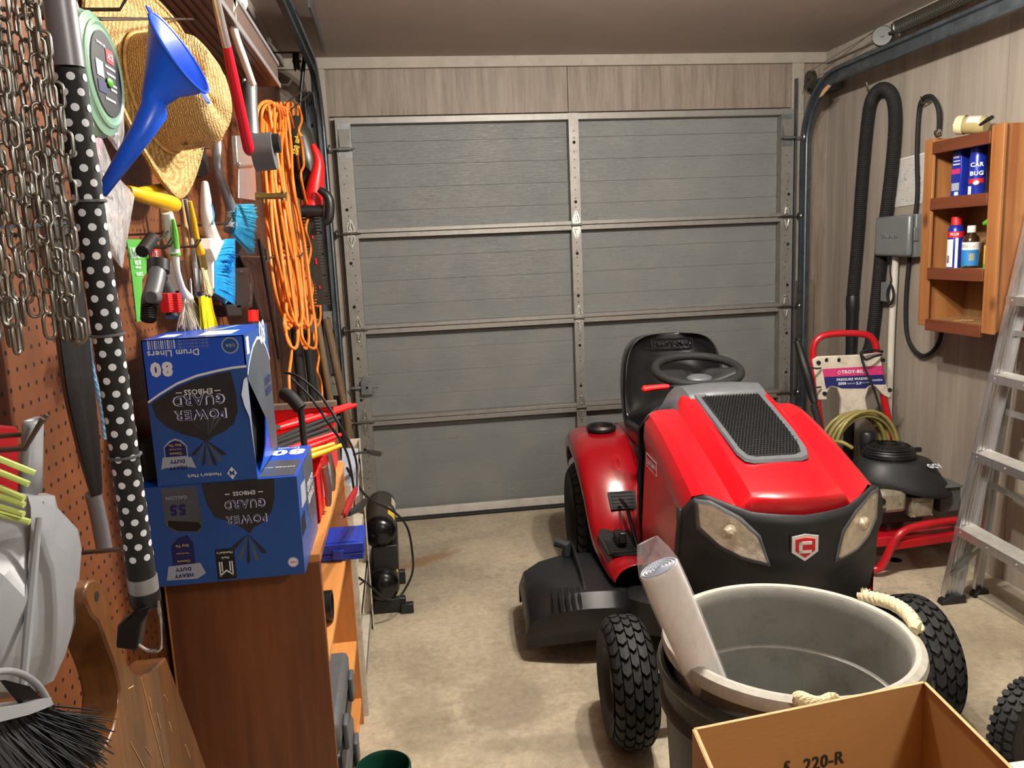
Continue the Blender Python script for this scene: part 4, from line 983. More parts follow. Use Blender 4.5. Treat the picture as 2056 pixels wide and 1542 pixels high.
g.loft([fr(rc-axf*.002, R0*1.04, 1), fr(rc, R0, 1), fr(rc+axf*Lc*.25, R0*.80, .9), fr(rc+axf*Lc*.55, R0*.55, .6), fr(rc+axf*Lc*.82, R0*.34, .3), fr(ne, .0150, 0), fr(ne+axf*.03, .0122, 0), fr(ti, .0055, 0)], True); g.build('cone', 'funnel_blue', t, solid=.0015)
g = G(); g.tube(fr(rc-axf*.002, R0*1.04, 1), .0018, 6, closed=True); en = e1.normalized(); ef = e2.normalized()
for s in (-1, 1): g.prism([rc+en*s*R0*1.03+ef*a for a in (-.008, .008)]+[rc+en*s*(R0*1.03+.012)+ef*a for a in (.006, -.006)], axf*.002)
g.build('rim_tab', 'funnel_blue', t)
hook(1.04, 1.735, .22, .02, 'peg hook holding the blue funnel by its rim')
# --- clear zip bags
g = G(); pillow(g, [(176, 285), (186, 400), (196, 465), (238, 532)], [(203, 272), (235, 355), (271, 390), (246, 538)], -.445, .012, jit=.5); o = g.build('zip_bag', 'clear_film', ang=180); tag(o, 'clear crinkled zip bag hanging below the straw hat brim', 'plastic bag')
g = G(); pillow(g, [(178, 278), (180, 330), (188, 380)], [(206, 276), (196, 340), (192, 382)], -.45, .004); tag(g.build('zip_bag', 'print_pink', ang=180), 'pink and blue edge of a second zip bag behind the clear bag', 'plastic bag')
g = G(); pillow(g, [(205, 215), (212, 270), (232, 300)], [(248, 215), (250, 270), (240, 306)], -.46, .010, jit=.5, seed=4); tag(g.build('zip_bag', 'clear_film', ang=180), 'small clear bag of parts below the green line pack', 'plastic bag')
hook(1.12, 1.60, .09, .02, 'wire hook above the clear zip bag')
# --- yellow screwdrivers
g = G(); ptube(g, [(256, 384), (280, 391), (300, 397), (335, 407), (350, 411)], [-.46, -.45, -.445, -.43, -.425], [12, 14, 15, 17, 15], 14, k=5); tag(g.build('screwdriver_handle', 'yellow', ang=60), 'fat yellow screwdriver handle pointing right beneath hat brim', 'screwdriver')
g = G(); ptube(g, [(268, 386), (300, 380), (333, 375)], [-.47, -.465, -.455], [7, 8, 8], 10); ptube(g, [(333, 375), (341, 374)], -.455, 6, 8, mi=1, k=1); tag(g.build('screwdriver_handle', ['yellow', 'black_plastic'], ang=60), 'slim yellow screwdriver handle with black tip just above the fat one', 'screwdriver')
hook(1.66, 1.50, .07, .015, 'peg hook under the yellow screwdriver handles')
# --- green card and two-way valve
t = thing('valve_pack', 'black two-way hose shut-off valve with red levers on green retail card', 'hose valve', L(290, 645, -.45))
g = G(); pprism(g, [(255, 480), (288, 481), (300, 500), (305, 530), (286, 560), (283, 645), (275, 646), (266, 560)], -.47, .002); cd_ = g.build('card', 'green_card', t)
g = G(); ey, ez = Y1, Z1
for k, (s_, u, v, w2) in enumerate([('2 WAY', 269, 502, .045), ('SHUT-OFF', 273, 514, .06), ('VALVE', 276, 527, .036), ('with caps', 277, 537, .03), ('PLASTIC', 280, 550, .036)]): g.text(s_, L(u, v, -.4685), ey, ez, width=w2, bold=.03)
g.build('card_print', 'print_white', cd_)
g = G(); pprism(g, [(302, 500), (318, 500), (320, 528), (304, 528)], -.466, .002, 0); g.text('ACE', L(310, 510, -.465), ey, ez, width=.036, mi=1); g.build('price_tag', ['print_red', 'print_white'], cd_)
g = G(); ptube(g, [(318, 523), (318, 547)], -.40, 22, 12, k=1); ptube(g, [(285, 505), (305, 478)], -.43, 13, 12, k=1); ptube(g, [(303, 487), (325, 478), (337, 465)], -.43, 3, 6); g.build('cap', 'black_plastic', t, bevel=.001)
g = G(); ptube(g, [(316, 546), (310, 575), (303, 600), (300, 618)], -.40, [17, 17, 18, 16], 16); ptube(g, [(325, 560), (338, 590), (345, 612)], -.40, [12, 14, 12], 14); ptube(g, [(303, 597), (325, 600)], -.385, 12, 12, k=1)
g.build('body', 'grey_plastic', t)
g = G(); 
for k in range(6): ptube(g, [(299-k*.1, 617+k*4.5), (299-k*.1, 619+k*4.5)], -.40, 15.5, 16, k=1)
ptube(g, [(300, 615), (298, 643)], -.40, 14, 16, k=1); g.build('threaded_outlet', 'black_plastic', t)
g = G(); ptube(g, [(345, 612), (345, 637)], -.40, 13, 14, k=1); g.build('threaded_outlet', 'black_plastic', t)
for u in (333, 352):
    g = G(); c = L(u, 608, -.375); ax2 = Y1; hgt = pxm(c, 19); 
    g.prism([c+V((a*.006, -.010+b_*.0, zz)) for a, b_, zz in ((-1, 0, -hgt), (1, 0, -hgt), (1.3, 0, hgt), (-1.3, 0, hgt))], (0, .022, 0))
    for k in range(7): g.bb(c+V((.006, -.011, -hgt*.8+k*hgt*.25)), c+V((.0085, .013, -hgt*.8+k*hgt*.25+.002)))
    g.build('red_lever', 'red_plastic', t, bevel=.001)
# --- brushes
t = thing('dish_brush', 'white dish brush with green grip and off-white bristles hanging above blue box', 'brush', L(372, 650, -.44))
g = G(); ptube(g, [(335, 427), (342, 460), (350, 508)], -.43, [11, 13, 11], 14); g.build('handle', 'white_plastic', t)
g = G(); ptube(g, [(347, 440), (352, 470), (355, 500)], -.418, [3, 6, 5], 8); ptube(g, [(351, 503), (352, 514)], -.43, 11, 12, k=1); g.build('grip_inlay', 'green_bright', t)
g = G(); ptube(g, [(352, 514), (356, 545), (366, 580), (376, 600)], -.43, [8, 6, 7, 13], 12); g.build('neck', 'white_plastic', t)
g = G(); random.seed(2); c = L(376, 602, -.43); bristles(g, [c+V((0, -.02, 0)), c+V((0, .03, .0))], [V((.1, -.55, -1)), V((.1, .35, -1))], .065, .0012, 260, jit=.3); g.build('bristles', 'bristle_white', t)
t = thing('artist_brush', 'thin brown wooden brush handle hanging between the dish brush and yellow brush', 'brush', L(386, 600, -.45))
g = G(); ptube(g, [(363, 400), (370, 450), (376, 520), (382, 558)], -.45, [5, 7, 7, 6], 10); g.build('handle', 'handle_wood', t)
g = G(); ptube(g, [(382, 556), (385, 596)], -.45, 6, 10, k=1); g.build('ferrule', 'chrome', t)
t = thing('wire_brush', 'slim brush with silver handle wrapped in clear film beside the brown handle', 'brush', L(396, 600, -.44))
g = G(); ptube(g, [(372, 400), (380, 440), (388, 480), (393, 540), (398, 598)], -.435, [4, 5, 5, 7, 5], 10); g.build('handle', 'grey_plastic_lt', t)
g = G(); pillow(g, [(384, 478), (386, 530), (392, 575)], [(396, 478), (402, 530), (403, 575)], -.435, .008, 8, 4); g.build('film', 'clear_film', t)
t = thing('paint_brush', 'round paint brush with yellow handle, brass ferrule and cream bristles', 'brush', L(418, 595, -.43))
g = G(); ptube(g, [(381, 404), (388, 440), (397, 490), (402, 506), (404, 512)], -.42, [4, 6, 6, 9, 7], 12); g.build('handle', 'yellow', t)
g = G(); ptube(g, [(403, 510), (409, 540)], -.42, 8, 14, k=1); g.build('ferrule', 'brass', t)
g = G(); c = L(409, 540, -.42); bristles(g, [c+V((0, -.012, 0)), c+V((0, .012, 0))], [V((.05, -.05, -1)), V((.05, .42, -1))], pxm(c, 54), .0011, 240, jit=.09); g.build('bristles', 'bristle_cream', t)
t = thing('whisk_brush', 'bright yellow whisk brush with navy band standing out above the blue box', 'brush', L(420, 660, -.42))
g = G(); ptube(g, [(400, 590), (418, 596)], -.40, 5, 8, k=1); g.build('band', 'navy', t)
g = G(); c = L(402, 592, -.40); d_ = L(420, 597, -.40); random.seed(9); bristles(g, [c, d_], [V((0, .0, -1)), V((0, .45, -1))], .085, .0013, 300, jit=.06); g.build('bristles', 'yellow_bright', t)
t = thing('scrub_brush', 'white curved scrub brush with blue inlay and short blue bristles', 'brush', L(445, 540, -.42))
g = G(); ptube(g, [(411, 364), (413, 400), (416, 440), (428, 480), (440, 500)], -.42, [6, 11, 12, 14, 15], 14); g.prism([L(u, v, -.40) for u, v in ((425, 478), (452, 483), (434, 526), (424, 500))], (-.03, 0, 0)); g.build('handle', 'white_plastic', t, bevel=.003)
g = G(); ptube(g, [(424, 410), (427, 430), (427, 450)], -.408, [2, 4, 2], 8); g.build('inlay', 'print_blue', t)
g = G(); random.seed(4); bristles(g, [L(450, 488, -.41), L(437, 522, -.41)], [V((.25, .9, -.5)), V((.25, .7, -.8))], .05, .0011, 220, jit=.15); g.build('bristles', 'blue_brush', t)
g = G(); bristles(g, [L(443, 505, -.41), L(436, 524, -.41)], [V((.25, .7, -.7)), V((.25, .5, -.9))], .035, .0011, 80, jit=.15); g.build('purple_bristles', 'purple_dark', t)
t = thing('fan_brush', 'large fan-shaped bright blue brush with white frame above the blue box', 'brush', L(450, 615, -.46))
g = G(); pprism(g, [(424, 520), (431, 520), (433, 575), (428, 580)], -.41, .10); g.build('frame', 'white_plastic', t)
g = G(); random.seed(5)
for i in range(46):
    f = i/45; a = L(430, 492+f*95, -.41); d_ = L(472, 480+f*132, -.395); g.tube([a, a.lerp(d_, .5)+V((random.uniform(-.004, .004), 0, .004)), d_], [.0022, .003, .0012], 5)
pprism(g, [(430, 492), (469, 478), (471, 500), (461, 600), (452, 612), (430, 588)], -.418, .006); g.build('bristles', 'blue_brush', t)
t = thing('long_brush', 'cranked grey-handled brush with a pale blue bristle head', 'brush', L(490, 500, -.40))
g = G(); ptube(g, [(434, 235), (436, 300), (440, 350), (456, 395), (465, 425), (462, 462)], -.42, [8, 9, 10, 10, 12, 14], 12, flat=.7); g.build('handle', 'silver_plastic', t)
g = G(); random.seed(6); bristles(g, [L(472, 414, -.41), L(470, 450, -.41), L(468, 470, -.41)], [V((.25, 1, .06)), V((.22, 1, -.12)), V((.2, 1, -.42))], .125, .0016, 520, jit=.05); g.build('bristles', 'blue_light', t)
hook(1.62, 1.475, .09, .015, 'wire hook over the brush handles', two=True); hook(1.78, 1.475, .10, .015, 'wire hook between yellow and white brushes', two=True); hook(2.02, 1.53, .12, .015, 'wire hook behind cranked grey brush', two=True)
# --- loppers, tubes
t = thing('lopper', 'long tool with silver tube and glossy red grip hanging at top of the pegboard', 'garden tool', L(497, 305, -.34))
g = G(); ptube(g, [(425, -40), (437, 15), (455, 92)], -.34, 9, 14); g.build('tube', 'alum', t)
g = G(); ptube(g, [(455, 90), (470, 165), (485, 235), (499, 298), (501, 304)], -.34, [9, 11, 11, 11, 6], 14); g.build('grip', 'red_grip', t)
t = thing('pruner_handle', 'white bent tool handle crossing beside the red grip', 'garden tool', L(508, 168, -.36))
g = G(); ptube(g, [(464, -20), (466, 40), (474, 75), (490, 120), (507, 167)], -.36, [7, 9, 8, 8, 7], 12); g.build('handle', 'white_plastic', t)
g = G(); pprism(g, [(468, 26), (478, 8), (488, 6), (494, 20), (498, 8), (492, -20), (470, -20)], -.35, .006); g.build('head', 'white_plastic', t)
g = G(); ptube(g, [(502, 168), (504, 215), (507, 272)], -.40, [14, 13, 14], 14); tag(g.build('metal_tube', 'galv'), 'short dull metal tube hanging behind the red grip', 'tube')
g = G(); ptube(g, [(489, 160), (492, 215), (488, 268)], -.42, [6, 6, 4], 10); tag(g.build('metal_rod', 'steel'), 'thin bright rod between the red grip and the dull metal tube', 'rod')
for u, v, l in ((428, 92, 'upper'), (490, 172, 'middle')): 
    p = L(u, v, PX); hook(p.y, p.z, .16, .02, 'two-prong wire hook with bare tips, %s one by the red grip' % l, .0025, True)
p = L(530, 210, PX); 
for dy in (0, .06):
    g = G(); a = V((PX-.004, 2.95+dy*4, 1.93)); g.tube([a, at(566+dy*170, 214+dy*210, X=-.40), at(609+dy*150, 180+dy*200, X=-.31), at(612+dy*150, 170+dy*210, X=-.31)], .003, 6)
    tag(g.build('peg_hook', 'hook_metal'), 'long bare hook prong sticking out above the orange cord', 'hook', 'long prongs over the orange cord')
t = thing('scoop', 'bright flat metal scoop blade hanging left of the orange cord', 'scoop', L(495, 405, -.40))
g = G(); pprism(g, [(474, 272), (508, 273), (512, 330), (478, 332)], -.40, .012, 0); pprism(g, [(480, 332), (512, 330), (515, 385), (513, 403), (480, 398)], -.405, .004, 0); g.tube([L(478, 330, -.395), L(513, 329, -.395)], .006, 10); g.build('blade', 'alum', t, bevel=.002)
t = thing('tape_roll', 'dark grey round coupling hanging on a hook before the orange cord', 'pipe coupling', L(540, 342, -.36))
c = at(508, 306, Y=2.1); g = G(); g.tube([at(509, 307, Y=2.1), at(551, 303, Y=2.1)], pxm(c, 37), 24); g.build('shell', 'grey_plastic', t)
g = G(); g.tube([at(549, 288, Y=2.1), at(562, 287, Y=2.1)], pxm(c, 19), 18); g.build('sleeve', 'black_plastic', t)
g = G(); ptube(g, [(513, 394), (538, 394), (575, 393)], 2.2, [8, 6, 7], 10, k=1); ptube(g, [(570, 385), (570, 403)], 2.2, 6, 8, k=1); ptube(g, [(530, 396), (530, 407)], 2.2, 4, 8, k=1); tag(g.build('brass_fitting', 'brass'), 'brass hose fitting lying across the orange cord', 'fitting')
# --- orange extension cord bundle: one long cord in many loops
random.seed(11); pts = []
for i in range(13):
    ut = 517+i*5.5; ub = 572+i*5; vb = random.choice((560, 615, 640, 660, 700, 690, 655)); X_ = -.42+.008*(i % 5)
    wv = lambda v: 5*sin(v*.05+i*1.7)*(1 if i % 3 == 0 else .35)
    dn = [(ut, 222), (ut+3, 300), (ut+10+2*sin(i), 400), (ut+24, 500), (ub-14, 590), (ub-6, vb-25)]
    up = [(ub+8, vb), (ub+14, vb-25), (ub+6, vb-110), (ut+46, 480), (ut+28, 380), (ut+16, 290), (ut+10, 222), (ut+9, 207)]
    for u, v in dn: pts.append(L(u+wv(v), v, X_+.05*(v-200)/500))
    for u, v in up: pts.append(L(u+wv(v+40), v, X_+.02+.05*(v-200)/500))
t = thing('extension_cord', 'orange extension cord looped in a long hank on the left wall', 'extension cord', L(600, 790, -.36))
g = G(); g.tube(smooth_path(pts, 5), .0056, 7); g.build('loops', 'orange_cord', t, ang=180)
g = G()
for k in range(5): g.tube(smooth_path([L(514+k*9, 262+k*4, -.40), L(517+k*9, 222+k*3, -.385), L(530+k*8, 205+k*3, -.375), L(548+k*7, 207+k*3, -.37), L(560+k*6, 225+k*3, -.375), L(562+k*7, 262, -.385)], 6), .0056, 7)
g.build('top_bend', 'orange_cord', t, ang=180)
g = G(); q = [(600, 215), (606, 240), (600, 262), (606, 290), (610, 330), (604, 350), (611, 390), (620, 430), (614, 460), (624, 500), (618, 540), (628, 580), (622, 620), (634, 650), (630, 680), (640, 715), (637, 745), (645, 770), (648, 820)]; g.tube(smooth_path([L(u, v, -.34) for u, v in q], 5), .0052, 7)
q = [(565, 330), (560, 400), (572, 470), (585, 560), (570, 650), (585, 700), (580, 760), (585, 830)]; g.tube(smooth_path([L(u, v, -.36) for u, v in q], 5), .0052, 7); g.build('loose_end', 'orange_cord', t, ang=180)
g = G(); g.box(L(655, 826, -.28), (.035, .05, .025)); g.build('plug', 'yellow', t, bevel=.003)
# --- blower and hedge trimmer
t = thing('leaf_blower_tube', 'dark olive blower housing with yellow lettering hanging behind the orange cord', 'leaf blower', L(612, 400, 3.45))
g = G(); ptube(g, [(583, 238), (600, 270), (612, 320), (616, 360), (604, 400)], 3.45, [14, 26, 30, 26, 16], 20); g.build('housing', 'olive_dark', t)
g = G(); ptube(g, [(606, 366), (626, 346)], 3.40, [22, 20], 20, k=1); g.build('collar', 'black_plastic', t)
g = G(); c = L(596, 288, 3.36); g.text('200 mph', c, (L(602, 268, 3.36)-L(591, 308, 3.36)), L(610, 292, 3.36)-L(596, 288, 3.36), size=.03, width=.09, bold=.04, off=.0); g.build('lettering', 'print_yellow', t)
t = thing('hedge_trimmer', 'red and black hedge trimmer hanging blade down by the door track', 'hedge trimmer', L(640, 615, 3.28))
g = G(); ptube(g, [(628, 290), (640, 325), (634, 370), (627, 418)], 3.3, [6, 13, 21, 25], 16, flat=.8); g.build('housing', 'red_plastic', t)
g = G(); ptube(g, [(606, 424), (650, 424)], 3.25, [12, 12], 10, k=1); ptube(g, [(640, 380), (656, 392), (662, 410), (660, 440), (648, 448)], 3.22, [6, 9, 10, 9, 6], 10); g.build('handle', 'black_plastic', t)
g = G(); y0 = L(622, 430, 3.28); y1 = L(647, 612, 3.28); dd_ = (y1-y0); wl = pxm(y0, 8)
ang_box(g, y0, y1, wl*2, .006, X1)
for k in range(30):
    p = y0.lerp(y1, (k+.5)/30)
    for s in (-1, 1): g.box(p+V((s*(wl+.009), 0, -.002)), (.018, .006, .007))
for k in (.25, .5, .53, .8): g.box(y0.lerp(y1, k)+V((0, -.006, 0)), (.006, .004, .012), 1)
g.build('blade', ['olive_dark', 'red_plastic'], t)
# --- black clamps and straps on hooks behind brushes
t = thing('clamp_cluster', 'cluster of black straps and clamp jaws hanging left of the orange cord', 'clamp', L(505, 640, -.44))
g = G(); pprism(g, [(480, 512), (494, 480), (512, 470), (530, 492), (536, 545), (548, 600), (552, 645), (528, 645), (512, 600), (504, 560)], -.43, .03); g.build('strap', 'cloth_black', t, bevel=.004)
g = G(); pprism(g, [(470, 540), (502, 536), (510, 560), (508, 618), (476, 622), (470, 590)], -.415, .035); g.build('jaw', 'black_plastic', t, bevel=.006)
g = G(); pprism(g, [(452, 612), (484, 610), (487, 634), (458, 636)], -.415, .03); g.build('jaw', 'black_plastic', t, bevel=.004)
g = G(); ptube(g, [(484, 545), (500, 550), (504, 600), (498, 612)], -.405, 1.2, 5); g.build('wire_edge', 'chrome', t)
g = G(); pprism(g, [(505, 622), (519, 622), (520, 645), (506, 645)], -.42, .01); g.build('red_tag', 'red_plastic', t)
g = G(); pprism(g, [(398, 262), (408, 262), (420, 350), (405, 357), (392, 350)], -.46, .02); tag(g.build('black_brush', 'bristle_black'), 'small black brush hanging below right edge of the straw hat', 'brush')
g = G(); a = L(472, 515, -.44); g.tube([a, L(560, 517, -.37), L(605, 514, -.33), L(607, 508, -.33)], .0028, 6); tag(g.build('long_wire_hook', 'hook_metal'), 'long horizontal wire hook crossing in front of the orange cord', 'hook')
g = G(); ptube(g, [(535, 500), (538, 525)], -.36, 4, 8, k=1); tag(g.build('hook_sleeve', 'chrome'), 'small bright clip on the long wire hook before the orange cord', 'clip')
# --- black tool rods and wooden poles standing behind the cord in the corner
for i, (a, b_, X_, r_, m_, l_) in enumerate([((612, 105), (600, 230), 3.9, 4, 'black_plastic', 'black stick standing in the corner behind the light housing'), ((520, 480), (560, 720), -.38, 3.5, 'black_plastic', 'thin black rod hanging in front of the clamps'), ((590, 640), (608, 800), 3.2, 9, 'black_soft', 'black sleeved handle below the orange cord, left one'), ((612, 640), (634, 830), 3.35, 9, 'black_soft', 'black sleeved handle below the orange cord, right one')]):
    g = G(); ptube(g, [a, b_], X_, r_, 10, k=1)
    if X_ > .9 and i > 1: e = L(*b_, X_); g.tube([e, V((e.x, e.y, .0))], pxm(e, r_), 10)
    if i == 0: e = L(*a, X_); g.tube([e, V((WL, e.y, e.z))], .004, 6)
    tag(g.build('tool_rod', m_), l_, 'rod')
for u0, v0, u1, v1, Y_, r_, lb in ((655, 640, 695, 830, 3.95, 8, 'round wooden tool handle leaning in corner beside the left track'), (636, 640, 668, 830, 3.7, 7, 'paler wooden pole leaning behind the yellow plug')):
    g = G(); a, b_ = at(u0, v0, Y=Y_), at(u1, v1, Y=Y_); d_ = (b_-a)/(a.z-b_.z); e = V((b_.x+d_.x*b_.z*.3, Y_, 0.0)); g.tube([a, b_, e], pxm(a, r_), 12); tag(g.build('wooden_pole', 'dark_handle'), lb, 'pole')
g = G(); a = at(655, 590, Y=4.1); g.bb((-.50, 4.1, 0), (-.43, 4.125, 1.25)); tag(g.build('board', 'grey_wood'), 'weathered grey board standing upright in the far left corner', 'board')

# ================================================================== LOWER LEFT
t = thing('dustpan', 'large grey plastic dustpan hanging by its hollow handle on the pegboard', 'dustpan', L(90, 1370, -.40))
g = G(); rings = []
for u, v, wpx in ((68, 842, 29), (66, 850, 30), (64, 920, 31), (62, 990, 32)):
    p = L(u, v, -.40); w2 = pxm(p, wpx); rings.append([p+V((.5*w2*cos(a)+.0, w2*.86*sin(a), 0)) for a in [2*pi*k/24 for k in range(24)]])
g.loft(rings, True); g.build('handle', 'grey_plastic_lt', t, solid=.0025)
g = G(); outl = [(34, 990), (92, 990), (98, 1015), (120, 1038), (141, 1060), (149, 1100), (143, 1172), (135, 1255), (112, 1325), (89, 1375), (40, 1400), (-70, 1400), (-90, 1250), (-60, 1130), (0, 1075), (28, 1030)]
cc = L(50, 1200, -.36); o_ = [L(u, v, -.40) for u, v in outl]; i1 = [p.lerp(cc, .16)+V((.012, 0, 0)) for p in o_]; i2 = [p.lerp(cc, .4)+V((.010, 0, 0)) for p in o_]
g.loft([[p+V((-.03, 0, 0)) for p in o_], o_, [p.lerp(cc, .04)+V((.010, 0, 0)) for p in o_], i1, i2], True); g.add(i2+[cc], [(i, (i+1) % len(i2), len(i2)) for i in range(len(i2))]); g.build('pan', 'grey_plastic_lt', t, ang=25)
g = G(); ptube(g, [(84, 1010), (100, 1030), (124, 1050)], -.385, [4, 4, 3], 8); ptube(g, [(78, 1040), (62, 1200), (45, 1390)], -.36, [6, 10, 8], 8); g.build('rib', 'grey_plastic_lt', t)
g = G(); pprism(g, [(-40, 848), (38, 856), (40, 1085), (-40, 1085)], -.47, .02); tag(g.build('red_scoop', 'red_dark', bevel=.004), 'dark red plastic scoop hanging behind the grey dustpan', 'scoop')
t = thing('garden_rake_head', 'lime green tines of a small rake poking in at left edge above the dustpan', 'rake', L(-40, 1040, -.33))
for (v0, v1, u1) in ((912, 950, 70), (938, 972, 58), (968, 1001, 49), (990, 1014, 49), (1014, 1033, 48), (1030, 1048, 60)):
    g = G(); a, b_ = L(-60, v0-14, -.34), L(u1, v1, -.30); g.tube([a, b_], .0026, 8); g.build('tine', 'lime', t)
g = G(); g.bb(L(-62, 1040, -.34)-V((.004, .006, 0)), L(-62, 890, -.34)+V((.004, .006, 0))); g.build('bar', 'lime', t)
t = thing('hand_brush', 'grey framed hand brush with long black bristles in the bottom left corner', 'brush', L(60, 1560, -.33))
g = G(); ptube(g, [(-60, 1365), (0, 1348), (40, 1352), (75, 1375), (98, 1412), (100, 1425)], -.33, [6, 7, 7, 7, 7, 6], 10); pprism(g, [(-60, 1468), (0, 1450), (60, 1435), (103, 1418), (104, 1400), (60, 1412), (-60, 1430)], -.315, .04); g.build('frame', 'grey_plastic_lt', t, bevel=.003)
g = G(); pprism(g, [(10, 1365), (60, 1378), (90, 1408), (50, 1415)], -.325, .004); g.build('grip_hole', 'black_gloss', t)
g = G(); random.seed(8); bristles(g, [L(-60, 1460, -.33), L(20, 1445, -.33), L(98, 1425, -.33)], [V((.2, -.2, -1)), V((.2, .3, -1)), V((.1, .9, -1))], .10, .0011, 900, jit=.22); g.build('bristles', 'bristle_black', t)
t = thing('wooden_saw_handle_board', 'old varnished wooden board with a hooked handle, scuffed, leaning below pegboard', 'wooden board', L(290, 1542, -.40))
out = [(172, 1206), (171, 1182), (178, 1167), (190, 1162), (203, 1168), (212, 1184), (217, 1210), (221, 1236), (230, 1262), (240, 1290), (250, 1318), (262, 1342), (275, 1354), (284, 1357), (302, 1350), (318, 1336), (334, 1319), (352, 1368), (373, 1424), (395, 1485), (428, 1580), (440, 1640), (150, 1640), (165, 1545), (192, 1525), (214, 1498), (230, 1462), (240, 1420), (242, 1385), (236, 1352), (226, 1320), (212, 1284), (200, 1250), (186, 1236)]
g = G(); pprism(g, out, -.37, .045, 0); g.build('board', 'old_wood', t, bevel=.003)
g = G(); c = L(195, 1197, -.3695); g.poly([c+V((0, .0055*cos(a), .006*sin(a))) for a in [2*pi*k/14 for k in range(14)]]); g.build('hanging_hole', 'dark_hole', t)
g = G()
for a, b_ in (((283, 1362), (330, 1540)), ((262, 1490), (290, 1542)), ((300, 1400), (304, 1422)), ((316, 1432), (322, 1462)), ((330, 1395), (336, 1408)), ((292, 1500), (306, 1520)), ((258, 1383), (268, 1377)), ((372, 1495), (382, 1522)), ((340, 1450), (345, 1470))): g.tube([L(*a, -.3695), L(*b_, -.3695)], .0007, 4)
g.build('scratch', 'cardboard_edge', t)
hook(1.0, 1.095, .16, .01, 'peg hook through the hole of the wooden board', .003)
p = L(95, 872, PX); hook(.86, 1.26, .13, .03, 'brass-coloured wire hook holding the grey dustpan', .003)
# ================================================================== BOOKSHELF AND WHAT STANDS ON IT
BX0, BX1, BY0, BY1, BZ = -.505, -.20, 1.60, 2.345, .842
t = thing('bookshelf', 'oak-look bookshelf under the blue boxes, its open front towards the tractor', 'bookshelf', ((BX0+BX1)/2, (BY0+BY1)/2, 0))
g = G(); g.bb((BX0, BY0, 0), (BX1, BY0+.018, BZ-.018)); g.build('side_panel', 'wood_shelf_end_shaded', t, bevel=.0015)
g = G(); g.bb((BX0, BY1-.018, 0), (BX1, BY1, BZ-.018)); g.build('side_panel', 'wood_shelf_in', t, bevel=.0015)
g = G(); g.bb((BX0, BY0, BZ-.018), (BX1+.002, BY1, BZ)); g.build('top_panel', 'wood_shelf_top', t, bevel=.002)
for z in (.60, .28, .09):
    g = G(); g.bb((BX0, BY0+.018, z-.018), (BX1-.002, BY1-.018, z)); g.build('shelf', 'wood_shelf_top', t, bevel=.0015)
g = G(); g.bb((BX0, BY0+.018, .0), (BX1-.02, BY0+.03, .07)); g.bb((BX1-.03, BY0+.018, 0), (BX1-.015, BY1-.018, .072)); g.bb((BX0-.004, BY0, 0), (BX0, BY1, BZ)); g.build('back_panel', 'wood_shelf_in', t)
